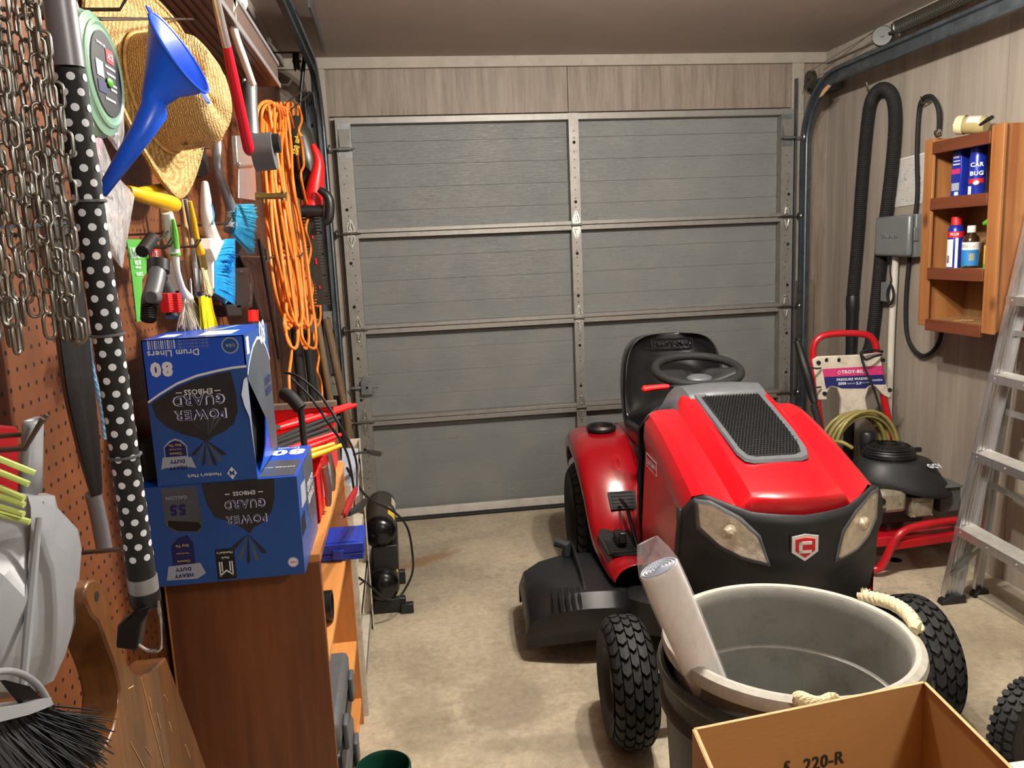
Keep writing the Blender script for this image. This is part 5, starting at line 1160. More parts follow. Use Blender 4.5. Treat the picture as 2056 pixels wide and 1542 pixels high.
# --- drum liner boxes (upside down on the shelf)
def liner_box(x0, x1, y0, y1, z0, z1, upper):
    nm = 'blue drum liner carton, upside down, %s' % ('standing on the other carton with torn-open side' if upper else 'lying flat on the bookshelf, lower of the two')
    t = thing('liner_carton', nm, 'carton', ((x0+x1)/2, (y0+y1)/2, z0))
    W_, H_, D_ = x1-x0, z1-z0, y1-y0
    F = lambda u, v, d=0: V((x0+u*W_, y0-d, z0+v*H_))          # front face, facing the camera
    S = lambda u, v, d=0: V((x1+d, y0+u*D_, z0+v*H_))          # side face, facing the tractor
    g = G()
    if upper:
        g.bb((x0, y0, z0), (x1, y0+.002, z1)); g.bb((x0, y1-.002, z0), (x1, y1, z1)); g.bb((x0, y0, z0), (x0+.002, y1, z1)); g.bb((x0, y0, z1-.002), (x1, y1, z1)); g.bb((x0, y0, z0), (x1, y1, z0+.002))
        side = [(0, 0), (.0, .70), (.10, .78), (.42, .70), (.55, .52), (.60, .40), (.52, .16), (.30, .05), (.12, 0)]
        # side panel left standing round the torn hole
        g.prism([S(u, v) for u, v in ((.12, 0), (1, 0), (1, 1), (0, 1), (0, .72), (.08, .78), (.25, .76), (.42, .72), (.50, .64), (.50, .56), (.57, .50), (.60, .40), (.55, .25), (.48, .14), (.34, .06), (.20, .02))], (-.0025, 0, 0))
    else: g.bb((x0, y0, z0), (x1, y1, z1))
    bd = g.build('board', 'box_blue', t)
    if upper:
        g = G(); g.bb((x0+.01, y0+.012, z0+.004), (x1-.02, y1-.02, z1-.09)); g.build('liner_roll', 'liner_dark', t)
        g = G(); q = [F(1, .10, -.001), F(1, .72, -.001), F(.965, .70, .003), F(.93, .60, .006), F(.95, .52, .006), F(.985, .44, .003)]; g.prism(q, (0, -.001, 0)); g.build('torn_edge', 'print_grey', t)
    g = G(); nx, nz = V((-1, 0, 0)), V((0, 0, -1)); off = .0006
    M = ['box_blue_dark', 'bag_print', 'print_white', 'print_navy', 'print_grey', 'print_yellow', 'print_black', 'bag_print_lt', 'print_red']
    def fp(pts, mi, d=.0004): g.poly([F(u, v, d) for u, v in pts], mi)
    def ft(s, u, v, w_, mi=2, b_=.02, d=.0013, hs=1): g.text(s, F(u, v, d), nx, nz, width=w_*W_, mi=mi, bold=b_, off=0, hscale=hs)
    def disc(u, v, r_, mi, d, aspect=None):
        a2 = W_/H_; g.poly([F(u+r_*cos(a), v+r_*a2*sin(a), d) for a in [2*pi*k/28 for k in range(28)]], mi)
    def st(s, u, v, w_, mi=2, d=.0013, hs=1): g.text(s, S(u, v, d), V((0, -1, 0)), nz, width=w_*D_, mi=mi, bold=.02, off=0, hscale=hs)
    def sp(pts, mi, d=.0004): g.poly([S(u, v, d) for u, v in pts], mi)
    def emblem(u, v, w_, fn, hs=1):      # outlined two-line wordmark
        fn('EMBOSS', u, v+.105*hs, w_*.45, 2)
        fn('-', u-.35*w_, v+.105*hs, w_*.10, 2); fn('-', u+.35*w_, v+.105*hs, w_*.10, 2)
    if upper:
        top_ = [(0, .575), (.12, .625), (.3, .69), (.5, .735), (.7, .76), (.86, .775), (1, .78)]
        fp([(0, 0)]+[(0, .575)]+top_[1:]+[(1, 0)], 0)
        for (a, b_), (c, d) in zip(top_[:-1], top_[1:]): fp([(a, b_), (c, d), (c, d+.016), (a, b_+.016)], 2, .0008)
        # printed bag: full below the band, gathered to a knot
        bag = [(.03, .57), (.12, .61), (.3, .675), (.5, .72), (.7, .748), (.84, .76), (.87, .62), (.87, .48), (.82, .40), (.72, .35), (.60, .32), (.53, .28), (.44, .32), (.30, .35), (.15, .41), (.06, .48)]
        fp(bag, 1, .0006)
        for k in range(7): a0 = -2.6+k*.33; fp([(.52, .30), (.54+.16*cos(a0-.1), .30+.17*sin(a0-.1)), (.54+.22*cos(a0), .30+.2*sin(a0)), (.54+.17*cos(a0+.09), .30+.17*sin(a0+.09))], 7 if k % 2 else 1, .0009)
        for k in range(6): fp([(.55, .33), (.30+.09*k, .52), (.315+.09*k, .50)], 7, .0008)
        ft('80', .17, .80, .22, 2, .06, hs=1); ft('Drum Liners', .30, .905, .50, 2, .02)
        for k in range(13): fp([(.06+k*.021, .935), (.06+k*.021+.006+.006*(k % 3 == 0), .935), (.06+k*.021+.006+.006*(k % 3 == 0), .995-.0), (.06+k*.021, .995)], 2, .0007)
        for k in range(3): ft('33 IN x 39 IN x 1.1 MIL', .50, .985-.022*k, .30, 4, 0)
        disc(.86, .935, .085, 4, .0006); disc(.86, .935, .072, 0, .0009); ft('USA', .86, .935, .09, 4, .03)
        for k, (s_, v) in enumerate((('GUARD', .578), ('POWER', .478))): ft(s_, .50, v, .52, 2, .045, .0010, 1.0); ft(s_, .50, v, .49, 3, .004, .0016, 1.0)
        ft('EMBOSS', .50, .635, .28); fp([(.28, .632), (.34, .632), (.34, .638), (.28, .638)], 2, .001); fp([(.66, .632), (.72, .632), (.72, .638), (.66, .638)], 2, .001)
        fp([(.10, .19), (.10, .27), (.16, .31), (.22, .325), (.28, .31), (.33, .27), (.33, .19)], 4, .0010); fp([(.11, .20), (.11, .265), (.17, .30), (.22, .312), (.27, .30), (.32, .265), (.32, .20)], 3, .0014)
        for k, s_ in enumerate(('Easy Tie', 'Tears & Leaks', 'Closure')): ft(s_, .215, .28-.03*k, .12, 5, .01, .0018)
        fp([(.05, .115), (.08, .20), (.36, .19), (.40, .11), (.34, .12), (.10, .125)], 4, .0012)
        ft('DUTY', .22, .165, .15, 3, .05, .0016, 1); ft('HEAVY', .22, .12, .18, 3, .05, .0016, 1)
        ft("Member's Mark", .47, .055, .34, 2, .01); q = [(.70, .055), (.75, .10), (.80, .055), (.75, .01)]; fp(q, 2, .001); ft('M', .75, .055, .05, 0, .05, .0016)
        sp([(.0, .70), (.12, .78), (.30, .92), (.55, .985-.03), (.8, .93), (1, .80), (1, 0), (.7, 0), (.6, .3)], 7, .0002)
        arc_ = [(0, .72), (.12, .80), (.30, .88), (.5, .92), (.7, .90), (.86, .82), (1, .70)]
        for (a, b_), (c, d) in zip(arc_[:-1], arc_[1:]): sp([(a, b_), (c, d), (c, d+.022), (a, b_+.022)], 2, .0010)
        sp([(0, .742)]+[(a, b_+.02) for a, b_ in arc_]+[(1, 1), (0, 1)], 0, .0006); st('80', .74, .955, .26)
        sp([(.05, .86), (.15, .86), (.15, .98), (.05, .98)], 2, .0012)
        st('POWER', .80, .50, .30, 3); st('GUARD', .80, .58, .30, 3)
        g.poly([V((x0+.05*1, y0+.03, z1+.0006)), V((x0+.05, y0+.09, z1+.0006)), V((x0+.02, y0+.09, z1+.0006)), V((x0+.02, y0+.03, z1+.0006))], 2)
        g.poly([V((x0+.09, y0+.03, z1+.0006)), V((x0+.15, y0+.03, z1+.0006)), V((x0+.15, y0+.12, z1+.0006)), V((x0+.09, y0+.12, z1+.0006))], 2)
        g.poly([V((x0+.09, y0+.14, z1+.0006)), V((x0+.11, y0+.14, z1+.0006)), V((x0+.13, y0+.24, z1+.0006)), V((x0+.12, y0+.24, z1+.0006))], 4)
    else:
        fp([(0, 0), (1, 0), (1, 1), (0, 1)], 0, .0002)
        bag = [(.40, 1), (.86, 1), (.85, .80), (.82, .66), (.76, .56), (.70, .52), (.67, .46), (.63, .52), (.55, .60), (.46, .66), (.42, .80)]
        fp(bag, 1, .0005)
        for k in range(5): a0 = -2.7+k*.5; fp([(.66, .46), (.66+.11*cos(a0-.12), .44+.26*sin(a0-.12)), (.66+.14*cos(a0), .44+.3*sin(a0)), (.66+.11*cos(a0+.1), .44+.26*sin(a0+.1))], 7 if k % 2 else 1, .0009)
        for k, (s_, v) in enumerate((('GUARD', .765), ('POWER', .61))): ft(s_, .66, v, .26, 2, .045, .0010, 1.1); ft(s_, .66, v, .248, 3, .004, .0016, 1.1)
        ft('EMBOSS', .66, .875, .14); fp([(.54, .87), (.57, .87), (.57, .88), (.54, .88)], 2, .001); fp([(.75, .87), (.78, .87), (.78, .88), (.75, .88)], 2, .001)
        fp([(.15, .98), (.37, .98), (.38, .60), (.36, .52), (.20, .54), (.15, .62)], 7, .0005); fp([(.17, .66), (.36, .62), (.375, .57), (.34, .53), (.22, .55), (.17, .60)], 6, .0008)
        ft('55', .24, .76, .10, 3, .05); ft('GALLON', .24, .88, .13, 4, .01)
        fp([(.17, .18), (.17, .40), (.22, .48), (.28, .50), (.31, .42), (.31, .20)], 3, .0008)
        for k, s_ in enumerate(('Easy Tie', 'Tears & Leaks', 'Closure')): ft(s_, .24, .40-.08*k, .08, 5, .01, .0014)
        fp([(.12, .06), (.14, .20), (.34, .21), (.37, .10), (.31, .05)], 4, .0009); ft('DUTY', .23, .16, .10, 3, .05); ft('HEAVY', .23, .095, .12, 3, .05)
        fp([(.44, .02), (.56, .02), (.56, .33), (.44, .33)], 6, .0008); ft("Member's", .50, .29, .10, 2, .01, .0014); ft('Mark', .50, .24, .05, 2, .01, .0014)
        for a, b_, c, d in ((.46, .05, .46, .20), (.475, .10, .475, .20), (.54, .05, .54, .20), (.525, .10, .525, .20)): fp([(a-.004, b_), (a+.004, b_), (c+.004, d), (c-.004, d)], 2, .0012)
        fp([(.457, .05), (.50, .10), (.543, .05), (.543, .066), (.50, .118), (.457, .066)], 2, .0012)
        disc(.93, .13, .036, 4, .0006); disc(.93, .13, .028, 2, .0009); ft('USA', .93, .13, .04, 8, .03)
        sp([(0, 0), (1, 0), (1, 1), (0, 1)], 0, .0002); sp([(.35, 1), (1, .95), (1, .3), (.7, .2), (.45, .45)], 7, .0005)
        st('POWER', .70, .55, .4, 2); st('GUARD', .70, .68, .4, 2); sp([(.12, .62), (.40, .60), (.42, .82), (.15, .85)], 4, .0008); sp([(.04, .36), (.26, .36), (.26, .55), (.04, .55)], 6, .0008)
        T = lambda u, v: V((x0+u*W_, y0+v*D_, z1+.0006))
        g.poly([T(.64, .04), T(.98, .04), T(.98, .5), T(.64, .56)], 7); g.text('POWER GUARD', T(.82, .30)+V((0, 0, .0004)), -X1, -Y1, width=.08, mi=2, bold=.02, off=0); g.text('80', T(.86, .78)+V((0, 0, .0004)), -X1, -Y1, width=.07, mi=2, bold=.05, off=0)
        g.text('Drum Liners', T(.75, .93)+V((0, 0, .0004)), -X1, -Y1, width=.10, mi=2, bold=.02, off=0)
    g.build('printing', M, t, flat=True)
    return t
liner_box(-.505, -.217, 1.50, 1.752, BZ, 1.036, False)
liner_box(-.466, -.288, 1.50, 1.755, 1.037, 1.308, True)
# dark second carton behind, seen between pole and upper box
g = G(); g.bb((-.505, 1.54, 1.037), (-.470, 1.74, 1.115)); tag(g.build('liner_roll', 'liner_dark', bevel=.004), 'black roll of liners lying between the upper carton and the pegboard', 'roll')
# --- red tool tote with pliers
t = thing('tool_tote', 'open red tool tote with pliers hung over its rim on the bookshelf behind the cartons', 'tool box', (-.33, 2.15, BZ))
g = G(); x0, x1, y0, y1, z0, z1 = -.46, -.215, 1.79, 2.335, BZ+.002, .955
g.bb((x0, y0, z0), (x1, y1, z0+.006)); g.bb((x1-.006, y0, z0), (x1, y1, z1)); g.bb((x0, y0, z0), (x0+.006, y1, z1)); g.bb((x0, y0, z0), (x1, y0+.006, z1)); g.bb((x0, y1-.006, z0), (x1, y1, z1+.06)); g.build('tray', 'red_plastic', t, bevel=.002)
g = G(); g.bb((x0, y1-.022, z1+.06), (x1+.01, y1+.004, z1+.075)); g.build('top_bar', 'grey_wood', t)
g = G(); g.lathe([(.012, 0), (.006, 0), (.006, .003), (.012, .003), (.012, 0)], (x1, 2.12, .92), X1, 16, 0); g.bb((x1, 1.90, .87), (x1+.001, 1.98, .93), 1); g.build('badge', ['red_dark', 'print_white'], t)
def pliers(name, label, cat, P0, P1, c1, spread=.014, r_=.009, jaw=True, group=None):
    P0, P1 = V(P0), V(P1); d = (P1-P0); t = thing(name, label, cat, P0, group=group); s_ = d.cross(Z1).normalized()
    for k in (-1, 1):
        g = G(); q = smooth_path([P0+s_*k*.004, P0+d*.3+s_*k*spread*1.0, P0+d*.7+s_*k*spread*1.3, P1+s_*k*spread], 4); n_ = len(q); g.tube(q, [r_*(.65+.35*sin(pi*min(1, i/n_+.25))) for i in range(n_)], 10); g.build('grip', c1, t)
    if jaw: g = G(); dn = d.normalized(); g.prism([P0+s_*.014, P0+s_*.010-dn*.035, P0-dn*.055, P0-s_*.010-dn*.035, P0-s_*.014], (0, 0, .010)); g.lathe([(.0001, .013), (.008, .012), (.009, 0)], P0-dn*.01, Z1, 12); g.build('jaw', 'steel', t)
    return t
zr = .972
pliers('pliers', 'long pliers with glossy red grips reaching furthest right over the tote', 'pliers', (-.36, 2.22, zr+.01), (-.165, 2.42, zr+.025), 'red_plastic', .010, .011)
pliers('pliers', 'pliers with black rubber grips lying across the red tote', 'pliers', (-.37, 2.05, zr), (-.20, 2.22, zr+.03), 'black_soft')
pliers('pliers', 'second black-gripped pliers nearer the front of the tote', 'pliers', (-.37, 1.95, zr-.004), (-.205, 2.12, zr+.018), 'black_soft')
pliers('pliers', 'red-gripped pliers between the black and the yellow pliers', 'pliers', (-.35, 1.90, zr-.002), (-.19, 2.08, zr+.012), 'red_plastic')
pliers('pliers', 'yellow-gripped pliers nearest the lower carton', 'pliers', (-.34, 1.80, zr), (-.178, 1.96, zr+.012), 'yellow')
for k, (y, l_) in enumerate(((1.86, 'steel pliers hanging head down on tote front, nearer one'), (1.985, 'steel pliers hanging head down on tote front, farther one'))):
    g = G(); g.tube([V((-.205, y, .955)), V((-.200, y+.004, .90)), V((-.202, y, .86))], [.006, .009, .006], 8); g.tube([V((-.205, y+.02, .955)), V((-.200, y+.014, .90)), V((-.202, y+.016, .86))], [.006, .009, .006], 8); tag(g.build('pliers', 'steel'), l_, 'pliers')
g = G(); c = at(586, 800, Y=1.95); g.tube(smooth_path([c+V((-.02, .02, .01)), c+V((0, 0, -.0)), c+V((.02, -.01, -.025))], 5), .016, 12); g.tube([c+V((.02, -.01, -.025)), V((c.x+.02, c.y, .95))], .008, 8); tag(g.build('drill_handle', 'black_soft'), 'black curved tool handle sticking up beside the upper carton', 'tool')
for k in range(3):
    g = G(); y = 2.44+.05*k; g.prism([V((-.215+.012*k, y, 0.845)), V((-.16+.008*k, y+.02, .845)), V((-.15+.01*k, y+.02, .99-.05*k)), V((-.20+.012*k, y, 1.0-.05*k))], (0, .004, 0)) if False else None
# --- things on bookshelf shelves
t = thing('tool_case', 'blue hard plastic case sticking out of the top bookshelf bay', 'case', (-.26, 2.25, .60))
g = G(); g.bb((-.36, 2.17, .601), (-.150, 2.318, .622)); g.build('base', 'case_blue', t, bevel=.004)
g = G(); g.bb((-.36, 2.168, .624), (-.148, 2.32, .650)); g.bb((-.34, 2.185, .65), (-.165, 2.305, .653)); g.build('lid', 'case_blue', t, bevel=.005)
g = G(); g.bb((-.235, 2.160, .608), (-.205, 2.170, .636)); g.build('latch', 'case_blue', t, bevel=.002)
g = G(); c = V((-.31, 1.80, .637)); g.lathe([(.033, 0), (.036, 0), (.036, .105), (.031, .105), (.031, .0)], c, X1, 28); tag(g.build('pipe_coupling', 'pipe_black'), 'short open black pipe lying in the upper bay of the bookshelf', 'pipe')
for z, hh, l_ in ((.281, .15, 'grey and black tool case on the lower shelf of the bookshelf'), (.091, .165, 'grey and black tool case at the bottom of the bookshelf')):
    t = thing('power_tool_case', l_, 'tool case', (-.34, 1.82, z)); x0, x1, y0, y1 = -.48, -.195, 1.64, 1.98
    g = G(); g.bb((x0, y0, z), (x1, y1, z+hh*.5)); g.build('base', 'black_plastic', t, bevel=.008)
    g = G(); g.bb((x0, y0, z+hh*.52), (x1, y1, z+hh)); g.build('lid', 'grey_plastic', t, bevel=.014)
    for y in (1.70, 1.90): g = G(); g.bb((x1, y, z+hh*.32), (x1+.012, y+.05, z+hh*.75)); g.build('latch', 'grey_plastic', t, bevel=.004)
# green bucket
t = thing('bucket', 'dark green bucket on the floor in front of the bookshelf', 'bucket', (-.112, 1.72, 0))
g = G(); g.lathe([(.0001, .003), (.040, .003), (.050, .12), (.057, .255), (.061, .265), (.065, .262), (.066, .248), (.060, .245), (.044, 0), (.0001, 0)], (-.112, 1.72, 0), Z1, 44); g.build('body', 'green_dark', t)
# --- steel shelving unit behind the bookshelf
t = thing('steel_shelving', 'worn cream steel shelving unit behind the bookshelf', 'shelving', (-.35, 2.74, 0))
for z in (.68, .47, .27, .06):
    g = G(); g.bb((-.505, 2.385, z-.004), (-.195, 3.0, z)); g.bb((-.199, 2.385, z-.03), (-.195, 3.0, z)); g.build('shelf', 'white_dirty', t)
for x, y in ((-.19, 3.0), (-.50, 3.0), (-.19, 2.37), (-.50, 2.37)):
    g = G(); s_ = 1 if x < -.3 else -1
    g.bb((x, y, 0), (x+.003, y-.034*(1 if y > 2.6 else -1), .76)); g.bb((x, y, 0), (x+s_*.034, y+.003, .76))
    for k in range(16): g.lathe([(.0045, 0), (.0001, 0)], (x+(.0035 if s_ < 0 else 0), y-.017*(1 if y > 2.6 else -1), .05+k*.045), X1, 8, 1)
    g.build('post', ['white_dirty', 'dark_hole'], t)
g = G(); random.seed(3)
g.prism([V((-.22, 2.41, .682)), V((-.17, 2.46, .70)), V((-.165, 2.50, .84)), V((-.21, 2.44, .86))], (.0, .004, 0)); tag(g.build('leaflet', 'print_grey'), 'crumpled printed leaflet hanging by the corner of the tote', 'paper')
# --- compressor
t = thing('air_compressor', 'black twin-tank air compressor standing by the door', 'air compressor', (-.12, 3.3, 0))
for z, y0 in ((.335, 3.10), (.122, 3.06)):
    g = G(); g.lathe([(.0001, 0), (.03, .004), (.052, .014), (.062, .03), (.064, .05), (.064, .40), (.055, .43), (.0001, .44)], (-.146, y0, z), Y1, 32); g.build('tank', 'black_gloss' if z > 1 else 'olive_dark', t)
    g = G(); g.lathe([(.0001, -.002), (.03, .002), (.052, .012), (.0655, .030), (.0655, .05)], (-.146, y0, z), Y1, 32); g.build('end_cap', 'black_gloss', t)
    c = V((-.146, y0+.17, z)); rr = .0648
    for a0, a1, yy, m_ in ((.35, 1.0, .09, 1), (.2, .75, .22, 0)):
        g = G(); ring = [[c+V((rr*cos(a), yy*0-.07+(.16 if m_ == 0 else 0)+dy, rr*sin(a))) for a in (a0, (a0+a1)/2, a1)] for dy in (0, .10)]; g.loft(ring, False, False, m_); g.build('label', ['white_dirty', 'print_yellow'], t)
g = G(); g.bb((-.18, 3.12, .175), (-.08, 3.40, .28)); g.bb((-.19, 3.1, .0), (-.06, 3.13, .06)); g.bb((-.19, 3.38, 0), (-.06, 3.41, .06)); g.box((-.055, 3.09, .022), (.05, .03, .04)); g.build('frame', 'black_plastic', t, bevel=.003)
# --- cables with clamps
def wire(name, label, cat, q, X_, r_, m_='black_soft', k=6):
    P_ = [L(u, v, x) for (u, v), x in zip(q, X_ if isinstance(X_, (list, tuple)) else [X_]*len(q))]; g = G(); g.tube(smooth_path(P_, k), r_, 7); return tag(g.build(name, m_, ang=180), label, cat)
wire('loose_cable', 'long thin black cord arching from the shelving over the compressor tanks', 'cord', [(697, 940), (712, 965), (740, 1000), (790, 1027), (818, 1060), (828, 1110), (828, 1150), (812, 1185), (795, 1203), (770, 1200), (745, 1178), (725, 1163), (711, 1155)], [2.4, 2.5, 2.7, 2.85, 2.95, 3.0, 3.0, 3.0, 2.98, 2.95, 2.9, 2.75, 2.6], .0045)
wire('jumper_lead', 'black lead running down from behind the cartons to the red clamp', 'cord', [(572, 748), (600, 757), (640, 790), (668, 830), (690, 868), (708, 900), (717, 940), (716, 985)], [-.28, -.24, -.2, -.17, -.15, -.15, -.15, -.15], .0032)
wire('jumper_lead', 'second black lead beside the first, ending at the dark clamp', 'cord', [(585, 760), (625, 800), (660, 850), (690, 895), (703, 935), (711, 985)], [-.26, -.22, -.18, -.16, -.16, -.16], .0032)
for l_, q, m_ in (('dark red spring clamp hanging at end of a black lead', ((714, 985), (700, 1012), (690, 1035)), 'red_dark'), ('black spring clamp hanging beside the dark red one', ((735, 1005), (722, 1018), (700, 1032)), 'clamp_black')):
    t = thing('spring_clamp', l_, 'clamp', L(*q[2], -.14)); a, b_, c = [L(*p, -.14) for p in q]
    for s in (-1, 1): g = G(); g.tube([a+Y1*s*.014, b_+Y1*s*.012, c+Y1*s*.003], [.006, .008, .005], 8); g.build('handle', m_, t)
    g = G(); d = (c-b_).normalized(); g.prism([b_+Y1*.014, b_-Y1*.014, c+d*.02-Y1*.006, c+d*.02+Y1*.006], (-.006, 0, 0)); g.build('jaw', 'steel', t)
t = thing('plug', 'three-pin black plug on a short cord pointing right below the tote', 'plug', L(752, 915, -.12))
g = G(); P_ = smooth_path([L(711, 913, -.15), L(722, 909, -.14), L(740, 908, -.13)], 5); g.tube(P_, .0035, 7); g.build('cord', 'black_soft', t)
g = G(); g.tube([L(738, 907, -.13), L(748, 909, -.125), L(760, 911, -.12)], [.006, .010, .011], 8); g.build('body', 'black_plastic', t)
g = G()
for dv in (-4, 0, 4): g.tube([L(760, 911+dv, -.12), L(770, 912+dv, -.115)], .0018, 5)
g.build('pin', 'brass', t)

# ================================================================== FOREGROUND RIGHT
cx, cy, zr = .775, 1.50, .600
t = thing('trash_can', 'pale grey trash can nested inside the black one, rope handles on its rim', 'trash can', (cx, cy, .06))
R0 = .254
g = G(); g.lathe([(.0001, .066), (.205, .066), (.215, .15), (.232, zr-.16), (.2325, zr-.15), (.2395, zr-.145), (R0-.018, zr-.03), (R0-.016, zr-.004), (R0-.010, zr+.004), (R0, zr+.006), (R0+.010, zr), (R0+.013, zr-.012), (R0+.010, zr-.026), (R0-.002, zr-.03), (R0-.010, zr-.032), (.236, .2), (.20, .06), (.0001, .06)], (cx, cy, 0), Z1, 72); g.build('body', 'can_grey', t)
g = G(); g.lathe([(R0-.0165, zr-.008), (R0-.010, zr+.0055), (R0, zr+.0075), (R0+.0115, zr+.001), (R0+.0145, zr-.012), (R0+.011, zr-.0265)], (cx, cy, 0), Z1, 72); g.build('rim', 'can_rim', t)
g = G(); g.tube([V((cx+.2345*cos(a), cy+.2345*sin(a), zr-.15)) for a in [2*pi*k/60 for k in range(60)]], .0028, 6, closed=True); g.build('inner_step', 'can_rim', t)
def rope(a0, a1, zoff, lbl):
    g = G(); q = []
    for i in range(13):
        f = i/12; a = a0+(a1-a0)*f; rr = R0+.012+.010*sin(pi*f); q.append(V((cx+rr*cos(a), cy+rr*sin(a), zr+.012+zoff*sin(pi*f))))
    P_ = smooth_path(q, 5); 
    for ph in (0, 2.1, 4.2):
        g.tube([p+V((.008*cos(i*.5+ph), 0, .008*sin(i*.5+ph))) for i, p in enumerate(P_)], .0085, 7)
    random.seed(int(a0*10)); bristles(g, [P_[0], P_[1]], [V((cos(a0), sin(a0), .6)), V((cos(a0), sin(a0), .2))], .022, .0008, 60, jit=.7)
    g.build('rope_handle', 'rope', t)
rope(R_(26), R_(-12), .010, ''); rope(R_(259), R_(247), -.004, '')
# outer black can
t2 = thing('trash_can', 'black trash can standing on floor, outer one holding the pale grey can', 'trash can', (cx, cy, 0))
zo = zr-.055; R1 = R0+.016
g = G(); g.lathe([(.0001, .01), (.232, .01), (.258, zo-.02), (R1-.006, zo), (R1+.006, zo+.002), (R1+.010, zo-.012), (R1+.006, zo-.022), (R1-.004, zo-.026), (R1-.004, zo-.07), (R1+.004, zo-.078), (R1+.006, zo-.092), (R1-.002, zo-.102), (.262, zo-.108), (.238, 0), (.0001, 0)], (cx, cy, 0), Z1, 72); g.build('body', 'can_black', t2)
# roll of clear bags standing in the can
a, b_ = at(1303, 1094, Y=1.42), at(1432, 1395, Y=1.44)
dr = (b_-a).normalized(); b_ = a+dr*.36
t = thing('bag_roll', 'roll of clear plastic bags in film sticking up out of the grey can', 'plastic bags', b_)
e1, e2 = basis(dr, Y1); 
def rl(c, ru, rv, n=28): return [c+e1*(ru*cos(x))+e2*(rv*sin(x)) for x in [2*pi*k/n for k in range(n)]]
a2 = a+dr*.055
g = G(); g.loft([rl(a2, .040, .025), rl(a2+dr*.1, .041, .028), rl(b_, .038, .027)], True, True); g.build('roll', 'white_label', t)
g = G()
for k in range(5): rr = .94-.19*k; g.tube(rl(a2-dr*.002, .039*rr, .024*rr), .0016, 5, closed=True)
g.build('fold', 'print_grey', t)
g = G(); g.loft([rl(a-dr*.01, .022, .003), rl(a+dr*.02, .034, .012), rl(a2, .043, .029), rl(a2+dr*.12, .045, .032), rl(b_, .041, .030)], True, True); g.build('film', 'milky_film', t)
# cardboard box
c0 = V((.416, 1.105, 0)); ex = V((.428, .049, 0)); ey = V((-.04, -.36, 0)); H = .68
t = thing('cardboard_box', 'open tall cardboard box stencilled 220-R in front of the trash cans', 'box', c0+ex/2+ey/2)
def wallp(p, q, name='wall_panel'):
    g = G(); d = (q-p).normalized(); n_ = Vector_perp = V((-d.y, d.x, 0))*.0045
    g.add([p, q, q+V((0, 0, H)), p+V((0, 0, H)), p+n_, q+n_, q+n_+V((0, 0, H)), p+n_+V((0, 0, H))], [(0, 1, 2, 3), (4, 5, 6, 7), (0, 1, 5, 4), (3, 2, 6, 7), (0, 3, 7, 4), (1, 2, 6, 5)]); g.build(name, 'cardboard', t)
wallp(c0, c0+ex); wallp(c0+ex, c0+ex+ey); wallp(c0+ex+ey, c0+ey); wallp(c0+ey, c0)
g = G(); p = [c0, c0+ex, c0+ex+ey, c0+ey]; g.prism([q+V((0, 0, .002)) for q in p], (0, 0, .004)); g.build('bottom_panel', 'cardboard', t)
g = G()
for i in range(4): ang_box(g, p[i]+V((0, 0, H+.0004)), p[(i+1) % 4]+V((0, 0, H+.0004)), .0012, .005, Z1)
g.build('cut_edge', 'cardboard_edge', t)
exn = ex.normalized(); mid = c0+ex*.52+V((0, -.0012, H-.105)); nn = V((ex.y, -ex.x, 0)).normalized()
g = G(); g.text('220-R', mid+nn*.001+exn*.012, exn, Z1, size=.03, width=.078, bold=.02, off=0, hscale=1.1); g.text('§', mid+nn*.001-exn*.058, exn, Z1, size=.03, width=.013, bold=.01, off=0, hscale=1.1)
st_ = g.build('stencil', 'ink', t)
# stray white tub and pneumatic wheel at the right edge
g = G(); g.bb((1.12, .95, 0), (1.50, 1.34, .36)); tag(g.build('storage_tub', 'white_plastic', bevel=.012), 'white plastic tub whose rim shows in bottom right corner', 'tub')
wc = V((1.575, 1.74, .128)); t = thing('hand_truck_wheel', 'knobbly black pneumatic wheel standing at the right edge of the photo', 'wheel', (wc.x, wc.y, 0))
g = G(); rw, ww = .128, .07; g.lathe([(.065, -.028), (.09, -.036), (.112, -.032), (.122, -.015), (.124, 0), (.122, .015), (.112, .032), (.09, .036), (.065, .028)], wc, V((.35, -.94, 0)), 40)
axw = V((.35, -.94, 0)).normalized(); q1, q2 = basis(axw)
for i in range(30):
    for j, (o_, da) in enumerate(((-.022, .0), (0, .5), (.022, 0))):
        a = 2*pi*(i+da)/30; rr = .119 if j != 1 else .123; n_ = q1*cos(a)+q2*sin(a); tt = axw.cross(n_)
        g.prism([wc+axw*(o_+a_)+n_*rr+tt*b_ for a_, b_ in ((-.009, -.006), (0, -.010), (.009, -.006), (.009, .006), (0, .010), (-.009, .006))], n_*.008)
g.build('tyre', 'rubber', t)
g = G(); g.lathe([(.067, -.024), (.05, -.014), (.02, -.02), (.0001, -.022)], wc, axw, 24); g.lathe([(.067, .024), (.05, .014), (.02, .03), (.0001, .032)], wc, axw, 24); g.build('rim', 'rim_dark', t)
